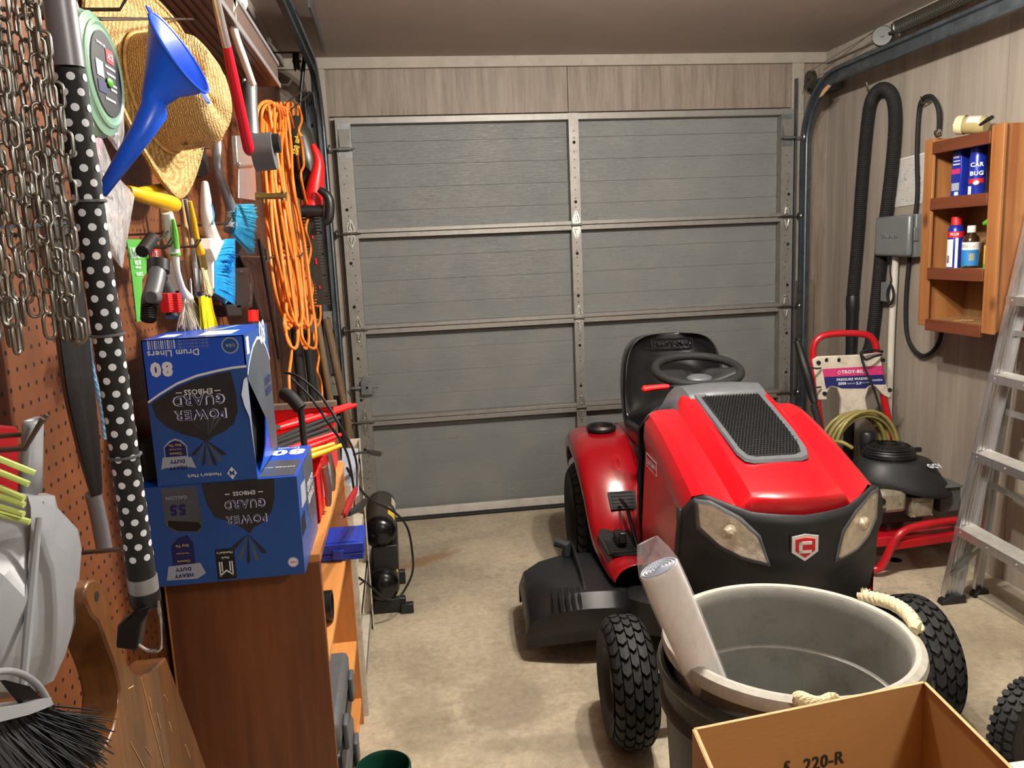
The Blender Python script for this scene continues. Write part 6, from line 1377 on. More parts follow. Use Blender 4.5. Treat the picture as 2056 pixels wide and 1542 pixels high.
# ================================================================== RIGHT WALL
# wooden wall cabinet (open shelves)
sx0, sx1, sy0, sy1, sz0, sz1 = 2.195, WR-.001, 2.705, 3.125, 1.055, 1.815
t = thing('wall_shelf', 'cedar open wall shelf with three bays on the right wall above the ladder foot', 'shelf', (2.29, 2.915, sz0))
for y0, y1, n_ in ((sy0, sy0+.022, 0), (sy1-.022, sy1, 1)):
    g = G(); g.bb((sx0, y0, sz0), (sx1, y1, sz1-.0)); g.build('side_board', 'cedar', t, bevel=.002)
g = G(); g.bb((sx0-.012, sy0-.012, sz0-.006), (sx0, sy0+.052, sz1)); g.build('face_post', 'cedar', t, bevel=.002)
g = G(); g.bb((sx0-.012, sy1-.045, sz0-.006), (sx0, sy1+.012, sz1-.004)); g.build('face_post', 'cedar', t, bevel=.002)
for z, nm in ((sz1-.02, 'top_board'), (1.572, 'shelf'), (1.290, 'shelf'), (sz0+.022, 'bottom_board')):
    g = G(); g.bb((sx0+.002, sy0+.022, z-.02), (sx1, sy1-.022, z)); g.build(nm, 'cedar_in', t)
    g = G(); g.bb((sx0-.018, sy0+.052, z-.045), (sx0-.002, sy1-.045, z+.002)); g.build('rail', 'cedar_dark', t, bevel=.002)
g = G(); g.bb((sx1-.012, sy0+.02, sz0), (sx1-.001, sy1-.02, sz1)); g.build('back_board', 'cedar_in', t)
g = G(); 
for k in range(7): random.seed(k); g.tube([V((2.25+random.uniform(-.03, .03), 2.93+random.uniform(-.05, .05), 1.079)), V((2.25+random.uniform(-.03, .03), 2.93+random.uniform(-.05, .05), 1.083))], .0015, 5)
tag(g.build('dry_twigs', 'handle_wood'), 'few dry twigs lying in the empty bottom bay of the cedar shelf', 'twigs')
def can(name, label, cat, x, y, z, r_, h, prof, body, cap, labelmat=None, printing=None):
    t = thing(name, label, cat, (x, y, z))
    g = G(); g.lathe([(.0001, 0), (r_*.96, 0), (r_, .004)]+[(r_*a, h*b_) for a, b_ in prof], (x, y, z), Z1, 28, caps=False); g.build('body', body, t)
    if cap:
        cm, r0_, h0, h1 = cap; g = G(); g.lathe([(r_*r0_, h*h0), (r_*r0_, h*h1*.98), (r_*r0_*.85, h*h1), (.0001, h*h1)], (x, y, z), Z1, 24); g.build('cap', cm, t)
    if printing: printing(t, x, y, z, r_, h)
    return t
va = V((0, -1, 0)); 
def curved(t, x, y, z, r_, parts, mats, a_c=R_(212)):
    """printing wrapped on a can: parts = (a0,a1,z0,z1,mat)"""
    g = G()
    for a0, a1, z0, z1, m_ in parts:
        n = max(3, int((a1-a0)/12)); g.loft([[V((x+(r_+.0006)*cos(a_c+R_(a0+(a1-a0)*i/n)), y+(r_+.0006)*sin(a_c+R_(a0+(a1-a0)*i/n)), z+zz)) for zz in (z0, z1)] for i in range(n+1)], False, False, m_)
    return g
def ctext(g, s, x, y, z, r_, zz, w_, mi, a_c=R_(225), tilt=0, b_=.03):
    n_ = V((cos(a_c), sin(a_c), 0)); g.text(s, V((x, y, z+zz))+n_*(r_+.0022), V((-n_.y, n_.x, 0))*cos(tilt)+Z1*sin(tilt), Z1*cos(tilt)-V((-n_.y, n_.x, 0))*sin(tilt), width=w_, mi=mi, bold=b_, off=0)
def pr_bug(t, x, y, z, r_, h):
    g = curved(t, x, y, z, r_, [(-60, 60, .045, .062, 2), (-70, -20, .0, .035, 1)], None); g2 = g
    ctext(g2, 'CAR', x, y, z, r_, .115, .045, 1); ctext(g2, 'BUG', x, y, z, r_, .082, .045, 1); g2.ell(V((x-.7*r_, y-.7*r_, z+.045)), (.012, .012, .010), mi=1)
    g2.build('label_print', ['print_yellow', 'print_white', 'print_red'], t)
can('spray_can', 'tall bright blue spray can with blue cap on cedar shelf top bay', 'spray can', 2.25, at(1964, 340, X=2.25).y, 1.5725, .031, .205, [(1, .70), (.93, .74), (.93, .78)], 'can_blue', ('can_blue', .95, .74, 1.0), printing=pr_bug)
pc = V((2.25, at(1930, 340, X=2.25).y, 1.5725)); t = thing('cleaner_pouch', 'blue upright wipes bottle left of the tall blue spray can', 'bottle', pc)
g = G(); g.loft([[pc+V((a*.022, b_*.028*w_, z)) for a, b_ in ((-1, -1), (-.3, -1.15), (1, -1), (1, 1), (-1, 1))] for z, w_ in ((0, 1), (.10, 1.02), (.15, .9), (.185, .8))], True, True); g.build('body', 'can_blue', t, bevel=.002)
g = G()
for y0, y1, z0, z1, m_ in ((-.022, .022, .025, .055, 0), (-.024, .024, .09, .11, 1), (-.022, .018, .125, .13, 2), (-.02, .015, .138, .142, 2), (-.018, .004, .006, .02, 2)): g.bb(pc+V((-.0232, y0, z0)), pc+V((-.0225, y1, z1)), m_)
g.text('WIPES', pc+V((-.0236, 0, .155)), V((0, -1, 0)), Z1, width=.034, mi=2, bold=.04, off=0)
g.build('label_print', ['print_grey', 'print_pink', 'print_white'], t)
g = G(); g.lathe([(.0001, 0), (.026, 0), (.026, .115), (.02, .135), (.009, .145), (.009, .17), (.0001, .17)], (2.25, 2.762, 1.5725), Z1, 20); t = g.build('spray_bottle', 'white_label'); tag(t, 'pale bottle half hidden at near end of shelf top bay', 'bottle')
g = G(); g.lathe([(.0266, .03), (.0266, .10)], (2.25, 2.762, 1.5725), Z1, 20); g.build('label_band', 'teal', t)
can('spray_can', 'spray can with red cap and white label in the middle bay of cedar shelf', 'spray can', 2.25, at(1918, 500, X=2.25).y, 1.2905, .030, .205, [(1, .74), (.80, .82), (.62, .84)], 'can_blue', ('print_red', .66, .82, 1.0),
    printing=lambda t, x, y, z, r_, h: (lambda g: (ctext(g, 'PLUS', x, y, z, r_, .135, .03, 0), g.build('label_print', ['white_label', 'print_red', 'print_navy', 'print_black'], t)))(curved(t, x, y, z, r_, [(-75, 5, .004, .115, 0), (-90, 90, .122, .146, 1), (20, 40, .0, .12, 0), (-50, -18, .02, .05, 3)], None)))
can('glue_bottle', 'brown bottle with white cap and blue label in middle bay', 'bottle', 2.25, at(1949, 500, X=2.25).y, 1.2905, .031, .17, [(1, .62), (.9, .70), (.45, .80), (.42, .84)], 'brown_glass', ('white_plastic', .52, .82, .98),
    printing=lambda t, x, y, z, r_, h: (lambda g: (ctext(g, 'Liquid', x, y, z, r_, .088, .03, 1), g.build('label_print', ['print_blue', 'white_label', 'print_black', 'print_yellow', 'teal'], t)))(curved(t, x, y, z, r_, [(-85, 85, .010, .072, 0), (-85, 85, .072, .102, 1), (-60, 10, .082, .094, 2), (10, 45, .03, .058, 3), (-60, -20, .006, .03, 4)], None)))
t = thing('spray_bottle', 'trigger bottle with green head and yellow label at near end of middle bay', 'bottle', (2.25, 2.79, 1.2905))
g = G(); g.lathe([(.0001, 0), (.034, 0), (.036, .01), (.035, .09), (.026, .115), (.013, .13), (.013, .14), (.0001, .14)], (2.25, 2.79, 1.2905), Z1, 24); g.build('body', 'milky_film', t); 
g = G(); g.lathe([(.0001, 0.001), (.032, .001), (.032, .08), (.0001, .08)], (2.25, 2.79, 1.2905), Z1, 20); g.build('liquid', 'white_plastic', t)
g = G(); g.tube([V((2.25, 2.80, 1.428)), V((2.25, 2.80, 1.46))], .016, 12); g.tube([V((2.25, 2.775, 1.47)), V((2.25, 2.83, 1.468)), V((2.25, 2.855, 1.462))], [.014, .014, .008], 10); g.build('trigger_head', 'green_bright', t)
g = curved(t, 2.25, 2.79, 1.2905, .0365, [(-80, 80, .02, .09, 0), (-80, 0, .0, .02, 1)], None); ctext(g, 'GO', 2.25, 2.79, 1.2905, .037, .06, .03, 2, b_=.06); g.build('label_print', ['print_yellow', 'green_bright', 'print_black'], t)
g = G(); g.ell((2.335, 2.90, 1.352), (.02, .05, .06), 12, 8); tag(g.build('plastic_bag', 'clear_film', ang=180), 'clear plastic bag tucked behind the brown bottle', 'plastic bag')
# jar and brush on top
c = V((2.27, 3.00, sz1+.036)); ja = V((-.45, .82, .12)).normalized()
t = thing('jar', 'cream-lidded jar lying on its side on top of the cedar shelf', 'jar', (2.27, 2.97, sz1))
g = G(); g.lathe([(.0001, -.07), (.030, -.07), (.034, -.06), (.034, .01), (.031, .016)], c, ja, 28); g.build('glass_body', 'jar_glass', t)
g = G(); g.lathe([(.037, .010), (.037, .038), (.034, .042), (.0001, .043)], c, ja, 28); q1, q2 = basis(ja); g.prism([c+ja*.043+q1*a+q2*b_ for a, b_ in ((-.03, -.002), (.03, -.002), (.03, .002), (-.03, .002))], ja*.003); g.build('lid', 'ivory', t)
g = curved(None, 0, 0, 0, .01, [], None); ring = [[c+ja*h+q1*(.0346*cos(a))+q2*(.0346*sin(a)) for h in (-.055, -.005)] for a in [R_(20+10*k) for k in range(16)]]; g.loft(ring, False); g.build('label', 'paper', t)
g = G(); g.tube([V((2.235, 2.885, sz1+.02)), V((2.225, 2.845, sz1+.027)), V((2.215, 2.80, sz1+.034))], [.006, .007, .008], 8); tag(g.build('brush_handle', 'black_plastic'), 'black handle end lying beside the jar on the cedar shelf', 'handle')
g = G(); g.lathe([(.006, -.01), (.016, -.008), (.018, 0), (.016, .008), (.006, .01)], V((2.21, 3.095, sz1+.018)), V((.4, -.9, .2)), 20); tag(g.build('hose_coupling', 'chrome'), 'small shiny round coupling on the far corner of the shelf', 'coupling')
# black vacuum hose: two limbs over a hook
def hose(path, r_, name, label, cat, ridge=.1, step=.010, m_='black_soft'):
    P_ = smooth_path(path, 10); g = G(); L_ = 0; q = [P_[0]]; 
    # resample evenly and ridge the radius
    P2 = resample(P_, max(8, int(sum((P_[i+1]-P_[i]).length for i in range(len(P_)-1))/(step/2)))); g.tube(P2, [r_*(1+ridge*(i % 2)) for i in range(len(P2))], 14); return tag(g.build(name, m_), label, cat)
HX = 2.343
hose([at(u, v, X=min(x_, HX)) for u, v, x_ in ((1712, 592, HX), (1722, 480, HX), (1731, 360, HX), (1741, 250, HX), (1750, 200, HX), (1770, 178, HX-.005), (1790, 190, HX), (1797, 230, HX), (1794, 300, HX), (1783, 400, HX), (1772, 480, HX), (1762, 580, HX), (1750, 680, HX), (1742, 708, HX))], .028, 'vacuum_hose', 'thick black ribbed hose hung in an upside-down U on the right wall', 'hose')
t = thing('vacuum_wand', 'smooth black wand on the lower end of the thick hose', 'hose nozzle', at(1715, 720, X=HX)-Z1*.8)
a = at(1712, 592, X=HX); g = G(); g.lathe([(.030, -.002), (.033, -.01), (.033, -.07), (.030, -.09), (.030, -.22), (.028, -.27), (.027, -.9), (.0001, -.9)], a, Z1, 24); g.build('tube', 'black_plastic', t)
g = G(); a = at(1770, 178, X=2.37); g.tube([V((WR, a.y, a.z-.01)), V((2.30, a.y, a.z-.01)), V((2.29, a.y, a.z+.03))], .006, 8); tag(g.build('wall_hook', 'hook_metal'), 'steel wall hook carrying the thick black hose', 'hook')
# thin black hose loop
q = [(1885, 268), (1885, 225), (1876, 200), (1865, 193), (1852, 200), (1845, 225), (1841, 300), (1842, 380), (1838, 430), (1826, 520), (1819, 600), (1820, 665), (1832, 698), (1852, 714), (1872, 706), (1886, 685), (1892, 655)]
g = G(); g.tube(smooth_path([at(u, v, X=2.365 if v > 250 or u < 1850 else 2.35) for u, v in q], 6), .0095, 10); tag(g.build('rubber_hose', 'black_soft', ang=180), 'thin black hose hanging in a long loop behind the cedar shelf', 'hose')
g = G(); a = at(1865, 200, X=2.37); 
g.tube([V((WR, a.y, a.z-.012)), V((2.335, a.y, a.z-.014)), V((2.33, a.y, a.z+.015))], .003, 6)
tag(g.build('wall_hook', 'hook_metal'), 'small hook under the thin black hose loop', 'hook')
# pinned paper
t = thing('pinned_sheet', 'stained white sheet pinned on the right wall between hose and cedar shelf', 'paper', at(1825, 415, X=WR-.003))
g = G(); q = [at(u, v, X=WR-.002) for u, v in ((1796, 322), (1858, 306), (1852, 408), (1788, 418))]; g.prism(q, (-.002, 0, 0)); g.build('sheet', 'paper', t)
g = G(); random.seed(12)
for k in range(70):
    u = random.uniform(1796, 1852); v = random.uniform(330, 405); p = at(u, v, X=WR-.0045); g.box(p, (.0004, random.uniform(.004, .016), random.uniform(.0015, .004)), 0, rotm('X', random.uniform(-25, 25)))
g.build('handwriting', 'print_grey', t)
g = G(); a, b_ = at(1797, 323, X=WR-.005), at(1857, 308, X=WR-.005); ang_box(g, a, b_, .008, .003, Z1); g.build('clip_strip', 'white_label', t)
# breaker box with conduit
t = thing('electrical_box', 'grey metal electrical box on the right wall left of the cedar shelf', 'electrical box', at(1800, 515, X=2.34))
a, b_ = at(1757, 432, X=2.30), at(1822, 515, X=2.30); g = G(); g.bb((2.30, b_.y, b_.z), (2.33, a.y, a.z-.01)); g.build('door', 'panel_grey', t, bevel=.012)
g = G(); g.bb((2.33, b_.y-.01, b_.z-.005), (WR, b_.y+.085, a.z-.008)); g.build('case', 'panel_grey', t, bevel=.004)
g = G(); g.bb((2.318, b_.y-.016, (a.z+b_.z)/2-.03), (2.34, b_.y-.010, (a.z+b_.z)/2+.03)); g.build('latch', 'panel_grey', t, bevel=.002)
g = G(); g.text('Hunter', V((2.2993, (a.y+b_.y)/2, (a.z+b_.z)/2)), V((0, -1, 0)), Z1, width=.13, bold=.02, off=0); g.build('embossed_name', 'panel_grey', t, solid=.002)
pY = 3.577; g = G(); g.tube([V((2.355, pY-.01, 1.33)), V((2.355, pY, 1.0)), V((2.355, pY, .5)), V((2.355, pY, 0.0))], .0155, 16); tag(g.build('conduit', 'cream_pipe'), 'cream plastic conduit running from the grey box down to the floor', 'pipe')
a = at(1782, 585, X=2.35); t = thing('junction_box', 'small grey outlet box with coiled cord beside the conduit', 'outlet box', a-Z1*.05)
g = G(); g.bb((2.335, a.y-.035, a.z-.05), (WR, a.y+.035, a.z+.045)); g.build('case', 'panel_grey', t, bevel=.004)
g = G(); q = [at(u, v, X=2.325) for u, v in ((1788, 522), (1787, 545), (1789, 565), (1781, 585), (1782, 605), (1788, 612), (1794, 600), (1794, 580), (1788, 572), (1783, 590), (1787, 608), (1793, 595), (1790, 575))]; g.tube(smooth_path(q, 6), .0035, 6); g.build('cord', 'black_soft', t)

# ================================================================== STEP LADDER (closed, leaning on right wall)
t = thing('step_ladder', 'aluminium step ladder leaning folded against the right wall', 'ladder', (2.06, 2.45, 0))
YL0, YL1 = 2.70, 2.22; sl = .182; fo = at(1885, 1208, Z=0)
ydir = (at(2056, 1150, Z=.309)-at(1910, 1065, Z=.309)); ydir.z = 0; ydir.normalize(); yd = ydir
def LP(w_, z, b_=0, dep=0):   # w: metres along the steps from the far rail, dep: depth of rail towards the wall
    return V((2.02, 2.70, 0))+yd*(w_+0)+V((sl*z+dep, 0, z))
def rail(w0, z0, z1, dep0, dep1, th=.026, slope=sl, x_=2.02, y_=2.70, name='front_rail', narrow=0):
    g = G(); A = lambda d, w_, z: V((x_, y_, 0))+yd*w_+V((slope*z+d, 0, z))
    # channel: web + two flanges
    for (d0, d1, w_0, w_1) in ((dep0, dep1, w0, w0+.003), (dep0, dep0+.003, w0, w0+th), (dep1-.003, dep1, w0, w0+th)):
        q = []
        for z in (z0, z1): q += [A(d0, w_0, z), A(d1, w_0, z), A(d1, w_1, z), A(d0, w_1, z)]
        g.add(q, [(3, 2, 1, 0), (4, 5, 6, 7), (0, 1, 5, 4), (1, 2, 6, 5), (2, 3, 7, 6), (3, 0, 4, 7)])
    if not narrow:
        for k in range(3):
            dd = dep0+(dep1-dep0)*(.3+.2*k); g.tube([A(dd, w0+.0035, z0), A(dd, w0+.0035, z1)], .002, 5)
    g.build(name, 'alum', t)
SW = .60
rail(0, .03, 1.86, 0, .078); rail(SW, .03, 1.86, 0, .078, th=-.026)
rail(.03, .03, 1.72, .0, .035, th=.02, slope=.095, x_=2.185, y_=2.76, name='rear_rail', narrow=1); rail(SW-.03, .03, 1.72, .0, .035, th=-.02, slope=.095, x_=2.185, y_=2.76, name='rear_rail', narrow=1)
for i, z in enumerate((.309, .603, .901, 1.190, 1.485)):
    g = G(); w0, w1 = .003, SW-.003
    A = lambda d, w_, zz: V((2.02, 2.70, 0))+yd*w_+V((sl*z+d, 0, zz))
    g.add([A(-.004, w0, z), A(.078, w0, z), A(.078, w1, z), A(-.004, w1, z), A(-.004, w0, z-.004), A(.078, w0, z-.004), A(.078, w1, z-.004), A(-.004, w1, z-.004)], [(0, 1, 2, 3), (7, 6, 5, 4), (0, 3, 7, 4), (1, 5, 6, 2), (0, 4, 5, 1), (3, 2, 6, 7)], 0)
    for k in range(9): dd = .002+k*.009; g.tube([A(dd, w0, z+.0005), A(dd, w1, z+.0005)], .0016, 4)
    sp_ = g.build('step', 'alum_tread', t, ang=20)
    g = G(); ang_box(g, A(-.004, w0, z-.014), A(-.004, w1, z-.014), .032, .003, Z1)
    for w_ in (.04, .2, .36, .52): g.ell(A(-.007, w_, z-.012), (.003, .003, .003), 8, 5)
    g.build('nosing', 'alum', sp_)
    if i < 4:
        g = G(); B = lambda w_: V((2.185+.095*(z+.15), 2.76, z+.15))+yd*w_; ang_box(g, B(.03), B(SW-.03), .022, .012, Z1); g.build('rear_brace', 'alum', t)
for w_, s_ in ((.004, 1), (SW-.004, -1)):
    g = G(); A = lambda d, ww, zz: V((2.02, 2.70, 0))+yd*ww+V((sl*zz+d, 0, zz))
    ang_box(g, A(.012, w_+s_*.004, .13), A(.05, w_+s_*.10, .30), .018, .003, X1); ang_box(g, A(.02, w_+s_*.006, .11), A(.14, w_+s_*.04, .27), .014, .003, Z1); g.build('knee_brace', 'galv', t)
    for x_, y_, d0, l_ in ((2.02, 2.70, .0, .085), (2.185, 2.76, 0, .045)):
        g = G(); p = V((x_, y_, 0))+yd*(w_ if x_ < 2.1 else w_+s_*.03); q = [p+V((-.008, 0, 0)), p+V((l_+.012, 0, 0)), p+V((l_+.010, 0, .03)), p+V((l_*.6, 0, .034)), p+V((-.002, 0, .018))]; g.prism([a-yd*s_*.006 for a in q], yd*s_*.036); g.build('rubber_foot', 'black_plastic', t, bevel=.002)
g = G(); A = lambda d, ww, zz: V((2.02, 2.70, 0))+yd*ww+V((sl*zz+d, 0, zz)); q0, q1_ = A(-.01, -.012, 1.86), A(.13, SW+.012, 1.88); g.prism([A(-.01, -.012, 1.86), A(.10, -.012, 1.86), A(.10, SW+.012, 1.86), A(-.01, SW+.012, 1.86)], (0, 0, .02)); g.build('top_cap', 'alum_tread', t, bevel=.003)
# board lying along the wall
g = G(); g.bb((2.185, -.3, 0), (WR-.001, 2.83, .012)); tag(g.build('floor_board', 'sheet_board', bevel=.002), 'pale flat board lying on floor along the right wall under the ladder', 'board')

# ================================================================== PRESSURE WASHER
t = thing('pressure_washer', 'red framed pressure washer with black engine in the far right corner', 'pressure washer', (2.02, 3.15, 0))
hy0, hy1 = 3.42, 3.36
hq = [(1690, 1010), (1662, 960), (1648, 860), (1638, 780), (1632, 710), (1640, 683), (1660, 672), (1700, 669), (1738, 672), (1755, 685), (1762, 715), (1775, 800), (1789, 870), (1795, 950)]
P_ = [at(u, v, Y=hy0+(hy1-hy0)*(u-1632)/160) for u, v in hq]
g = G(); g.tube(smooth_path(P_, 5), .0155, 14); g.build('handle_tube', 'red_tube', t)
g = G(); P_ = smooth_path([at(1728, 1140, Y=3.0), at(1760, 1143, Y=2.97), at(1775, 1128, Y=2.96), at(1800, 1080, Y=2.95), at(1830, 1060, Y=2.95), at(1905, 1046, Y=2.95), at(1935, 1046, Y=2.97)], 5); g.tube(P_, .0165, 14); g.build('base_tube', 'red_tube', t)
g = G(); g.bb((1.86, 2.96, .165), (2.30, 3.38, .18)); g.bb((1.86, 2.955, .14), (2.30, 2.962, .18)); g.build('deck_plate', 'red_tube', t, bevel=.003)
g = G(); a = at(1793, 1095, Y=2.955); b_ = at(1905, 1078, Y=2.955); ang_box(g, a, b_+V((.05, 0, 0)), .035, .02, Z1); g.build('cross_bar', 'red_tube', t, bevel=.003)
g = G(); g.bb((1.86, 3.34, .02), (1.885, 3.37, .17)); g.bb((2.27, 3.34, .02), (2.295, 3.37, .17)); g.build('rear_support', 'red_tube', t)
for x in (1.835, 2.315): g = G(); g.lathe([(.0001, -.02), (.05, -.02), (.10, -.022), (.108, -.01), (.108, .01), (.10, .022), (.05, .02), (.0001, .02)], (x, 3.36, .109), X1, 28); g.build('wheel', 'rubber', t)
# accessory panel
yp = 3.385
def W(u, v, d=0): return at(u, v, Y=hy0+(hy1-hy0)*(u-1632)/160-.022-d)
g = G(); g.prism([W(u, v) for u, v in ((1632, 722), (1644, 716), (1735, 712), (1768, 708), (1775, 760), (1790, 795), (1785, 800), (1772, 792), (1757, 775), (1745, 778), (1738, 800), (1745, 835), (1688, 835), (1690, 800), (1682, 780), (1668, 776), (1660, 790), (1661, 803), (1643, 803), (1640, 770))], (0, .018, 0)); pn = g.build('accessory_panel', 'white_dirty', t, bevel=.004)
g = G(); g.poly([W(u, v, .001) for u, v in ((1651, 741), (1771, 734), (1774, 752), (1654, 757))], 0); g.poly([W(u, v, .001) for u, v in ((1654, 757), (1774, 752), (1776, 768), (1657, 775))], 1); g.poly([W(u, v, .001) for u, v in ((1657, 768), (1776, 762), (1778, 772), (1755, 772), (1745, 774), (1738, 780), (1690, 780), (1682, 777), (1668, 774), (1659, 782))], 1)
rx = (W(1770, 742)-W(1660, 747)).normalized(); uz2 = Z1
g.text('TROY-BILT', W(1715, 746, .0022), rx, uz2, width=(W(1741, 746)-W(1690, 748)).length, mi=2, bold=.04, off=0)
g.tube([W(1685, 748, .002)+V((.007*cos(a), 0, .007*sin(a))) for a in [2*pi*k/14 for k in range(14)]], .0012, 5, closed=True, mi=2)
g.text('PRESSURE WASHER', W(1713, 761, .0022), rx, uz2, width=(W(1747, 760)-W(1681, 763)).length, mi=2, bold=.03, off=0)
g.text('2500', W(1691, 770, .0022), rx, uz2, width=(W(1700, 770)-W(1684, 770)).length, mi=2, bold=.05, off=0); g.text('MAX PSI', W(1709, 770, .0022), rx, uz2, width=.035, mi=2, bold=.0, off=0); g.text('2.3', W(1724, 769, .0022), rx, uz2, width=.022, mi=2, bold=.05, off=0); g.text('MAX GPM', W(1738, 768, .0022), rx, uz2, width=.035, mi=2, bold=.0, off=0)
g.text('HONDA', W(1762, 763, .0022), rx, uz2, width=.045, mi=2, bold=.03, off=0)
g.build('panel_print', ['print_pink', 'print_navy', 'print_white'], pn)
for u, v in ((1643, 728), (1772, 723), (1655, 790), (1786, 783)): g = G(); g.lathe([(.0001, -.008), (.009, -.007), (.010, 0)], W(u, v), Y1, 14); g.build('bolt', 'black_plastic', pn)
for u in (1660, 1685): g = G(); g.lathe([(.010, 0), (.0001, 0)], W(u, 723, .001), V((0, -1, 0)), 12); g.build('nozzle_hole', 'dark_hole', pn)
# hose coil
g = G(); random.seed(21); q = []
c = at(1722, 900, Y=3.30); 
for i in range(6*28):
    a = 2*pi*i/28; k = i/28; rr = .165+.008*sin(k*2.3)-.006*(k % 3); q.append(c+V((rr*cos(a)*.92+.012*sin(k*1.9), -.07+.022*k+.01*sin(a+k), rr*sin(a)*1.05+.010*cos(k*2.7))))
g.tube(q, .0085, 9); g.tube(smooth_path([c+V((-.14, -.07, -.06)), at(1655, 900, Y=3.2), at(1668, 888, Y=3.15), at(1690, 888, Y=3.1), at(1712, 900, Y=3.08)], 6), .0085, 9); tag(g.build('pressure_hose', 'olive_hose', ang=180), 'olive green pressure hose coiled on the red frame', 'hose')
g = G(); P_ = smooth_path([at(1770, 712, Y=3.33), at(1755, 716, Y=3.31), at(1738, 722, Y=3.31), at(1728, 708, Y=3.32), at(1735, 735, Y=3.32), at(1752, 775, Y=3.30), at(1765, 815, Y=3.3), at(1770, 850, Y=3.3)], 6); g.tube(P_, .005, 7); g.tube(smooth_path([at(1728, 708, Y=3.32), at(1745, 702, Y=3.32), at(1772, 706, Y=3.33)], 5), .006, 7); tag(g.build('fuel_line', 'black_soft', ang=180), 'thin dark line looped over right of the washer panel', 'hose')
# spray wand
t2 = thing('spray_wand', 'black pressure washer gun and lance leaning left of its red handle', 'spray gun', at(1655, 905, Y=3.15))
g = G(); g.tube(smooth_path([at(1600, 684, Y=3.38), at(1608, 710, Y=3.37), at(1620, 750, Y=3.34), at(1630, 790, Y=3.32), at(1636, 810, Y=3.3)], 4), [.013+.010*sin(pi*i/16) for i in range(17)], 10); g.tube([at(1600, 684, Y=3.38), at(1604, 682, Y=3.38)], .016, 8); g.build('grip', 'black_plastic', t2)
g = G(); A_, B_ = at(1634, 812, Y=3.3), at(1648, 868, Y=3.22); q = resample([A_, B_], 22); g.tube(q, [.014+.003*(i % 2) for i in range(23)], 12); g.build('ribbed_sleeve', 'black_soft', t2)
g = G(); g.tube([B_, at(1655, 905, Y=3.15), at(1666, 960, Y=3.06)], .0045, 8); g.build('lance', 'chrome', t2)
for v in (738, 776):
    g = G(); g.tube([at(1625+(v-738)*.2, v, Y=3.33), at(1640, v+2, Y=3.36), at(1648, v+1, Y=3.38)], .004, 6); g.build('clip', 'black_plastic', t2)
# engine
ec = V((2.06, 3.12, 0)); t3 = t
g = G(); out0 = [(1700, 925), (1708, 905), (1735, 897), (1780, 893), (1830, 895), (1850, 905), (1872, 935), (1880, 958), (1882, 975)]
def R(r0, r1, z, n=36, cxo=0, cyo=0, pinch=0): return [V((ec.x+cxo+r0*cos(a)*(1+pinch*cos(a)), ec.y+cyo+r1*sin(a), z)) for a in [2*pi*k/n for k in range(n)]]
def RR(k, z, dz=0):
    o = []
    for i in range(40):
        a = 2*pi*i/40; ext = 1+.55*max(0, cos(a-R_(-38)))**3; o.append(V((ec.x+.16*k*ext*cos(a), ec.y+.145*k*ext*sin(a), z-dz*max(0, cos(a-R_(-38)))**2)))
    return o
g.loft([RR(1.06, .365, .045), RR(1.08, .385, .05), RR(1.0, .425, .055), RR(.86, .462, .05), RR(.74, .482, .02), RR(.70, .486, 0)], True, True); g.build('engine_shroud', 'fascia', t, sub=1, ang=70)
g = G(); g.lathe([(.105, .475), (.110, .49), (.103, .51), (.088, .530), (.06, .540), (.0001, .542)], (ec.x, ec.y, 0), Z1, 36); cv = g.build('recoil_cover', 'black_plastic', t)
g = G()
for k in range(28): 
    a = 2*pi*k/28; d = V((cos(a), sin(a), 0)); ang_box(g, V((ec.x, ec.y, .5435))+d*.03, V((ec.x, ec.y, .5335))+d*.085, .003, .004, d.cross(Z1))
for rr, z in ((.109, .492), (.105, .503), (.100, .514), (.094, .524)): g.tube([V((ec.x+(rr+.002)*cos(a), ec.y+(rr+.002)*sin(a), z)) for a in [2*pi*k/40 for k in range(40)]], .0018, 5, closed=True)
g.build('cover_slot', 'black_gloss', cv)
g = G(); g.text('GCV', V((ec.x+.125, ec.y-.125, .452)), V((1, .30, -.12)), V((-.2, .85, .42)), width=.085, bold=.06, off=.012); g.build('lettering', 'print_white', t)
g = G(); g.lathe([(.035, .50), (.036, .555), (.030, .565), (.0001, .565)], (ec.x-.02, ec.y+.13, 0), Z1, 24); g.tube([V((ec.x-.02, ec.y+.13, .40)), V((ec.x-.02, ec.y+.13, .5))], .03, 16); g.build('fuel_cap', 'black_plastic', t)
g = G(); a = at(1838, 903, Y=3.15); g.box(a, (.05, .02, .02)); g.box(a+V((-.04, 0, -.02)), (.06, .012, .012)); g.build('pull_handle', 'black_plastic', t, bevel=.003)
g = G(); g.box((ec.x, ec.y, .30), (.22, .2, .18)); g.lathe([(.07, .18), (.07, .24), (.09, .26), (.0001, .26)], (ec.x, ec.y, 0), Z1, 20); g.build('crankcase', 'olive_dark', t, bevel=.01)
a = at(1782, 1005, Y=2.99); g = G(); g.box(a, (.145, .06, .10)); mf = g.build('muffler', 'muffler', t, bevel=.02)
g = G(); g.lathe([(.016, 0), (.016, -.004), (.0001, -.002)], a+V((-.045, -.03, .008)), Y1, 16)
for k in range(3): g.box(a+V((-.04, -.031, -.022-.008*k)), (.028, .003, .003))
g.build('exhaust_port', 'dark_hole', mf)
a = at(1845, 1015, Y=3.0); g = G(); g.box(a, (.10, .05, .085)); g.box(a+V((0, -.02, -.005)), (.075, .03, .06)); 
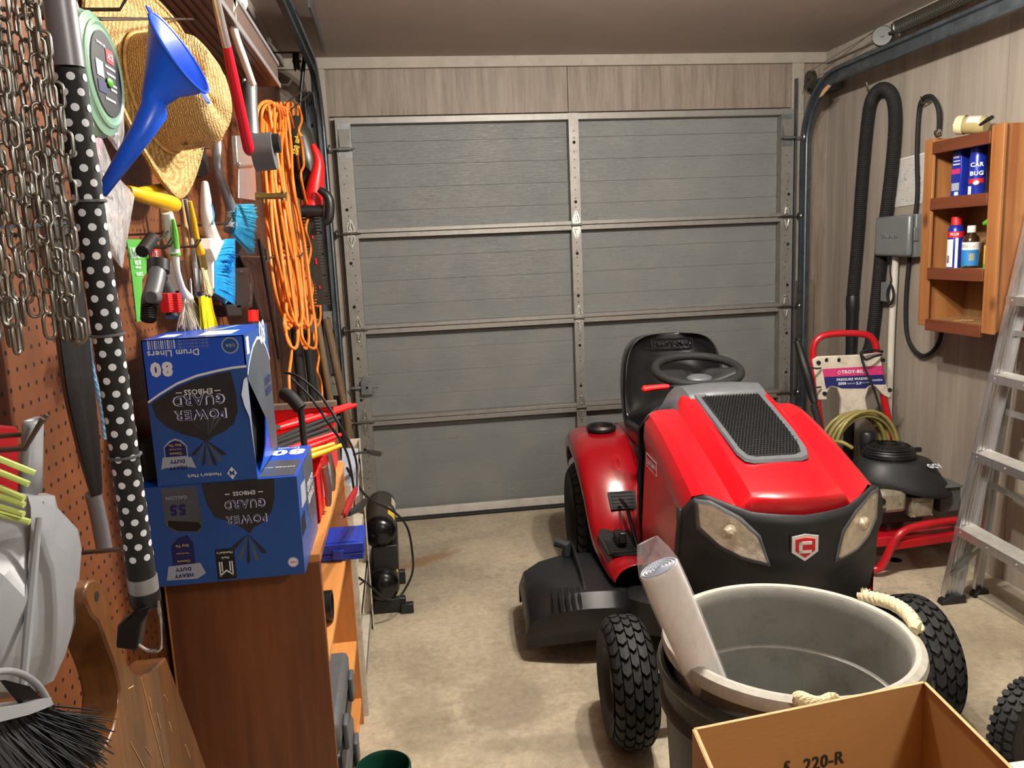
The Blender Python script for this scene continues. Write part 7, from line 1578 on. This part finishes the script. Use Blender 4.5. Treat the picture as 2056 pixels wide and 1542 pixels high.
for dx, dz in ((-.04, .035), (.04, .035), (.04, -.035), (-.04, -.035)): g.ell(a+V((dx, -.03, dz)), (.006, .006, .006), 8, 6)
g.build('valve_cover', 'muffler', t, bevel=.008)
a = at(1890, 995, Y=3.03); g = G(); g.box(a, (.09, .12, .11)); g.box(a+V((0, -.01, .058)), (.10, .12, .01)); g.build('air_filter', 'grey_plastic', t, bevel=.006)
g = G(); a = at(1745, 1000, Y=3.05); g.box(a, (.05, .08, .06)); g.tube([a+V((-.03, 0, .02)), a+V((-.05, -.02, -.05))], .014, 10); g.build('pump', 'hook_metal', t, bevel=.004)
g = G(); g.tube(R(.05, .03, 0)[:1]+[V((ec.x-.15, 3.25, .22)), V((ec.x-.17, 3.2, .3)), V((ec.x-.12, 3.25, .4))][0:0] or [V((1.90, 3.28, .18)), V((1.88, 3.27, .34)), V((1.93, 3.27, .46)), V((2.0, 3.25, .48))], .03, 10); g.build('soap_tank', 'red_tube', t)
# purple bottle between tractor and washer
t = thing('cleaner_bottle', 'white and purple bottle standing on the floor behind the spray lance', 'bottle', at(1632, 1000, Y=3.25)-Z1*.25)
a = at(1622, 862, Y=3.60); g = G(); g.lathe([(.0001, 0), (.055, 0), (.055, a.z-.07), (.04, a.z-.03), (.0001, a.z-.02)], (a.x+.02, 3.60, 0), Z1, 20, sy=.7); t.location = (a.x+.02, 3.60, 0); g.build('body', 'white_label', t)
g = G(); g.lathe([(.056, a.z-.13), (.0562, a.z-.075), (.042, a.z-.032)], (a.x+.02, 3.60, 0), Z1, 20, sy=.7); g.build('label_band', 'purple', t)
g = G(); g.text('TEN L', V((a.x+.02, 3.60-.0585, a.z-.16)), V((1, 0, -.25)), V((.25, 0, 1)), width=.06, bold=.04, off=0); g.build('label_print', 'print_black', t)
g = G(); g.bb((2.20, 4.225, 0), (2.30, 4.245, 1.2)); g.bb((1.98, 4.19, 0), (2.06, 4.20, .95)) if False else None; tag(g.build('board', 'grey_wood'), 'grey plank standing behind the pressure washer beside the right track', 'board')
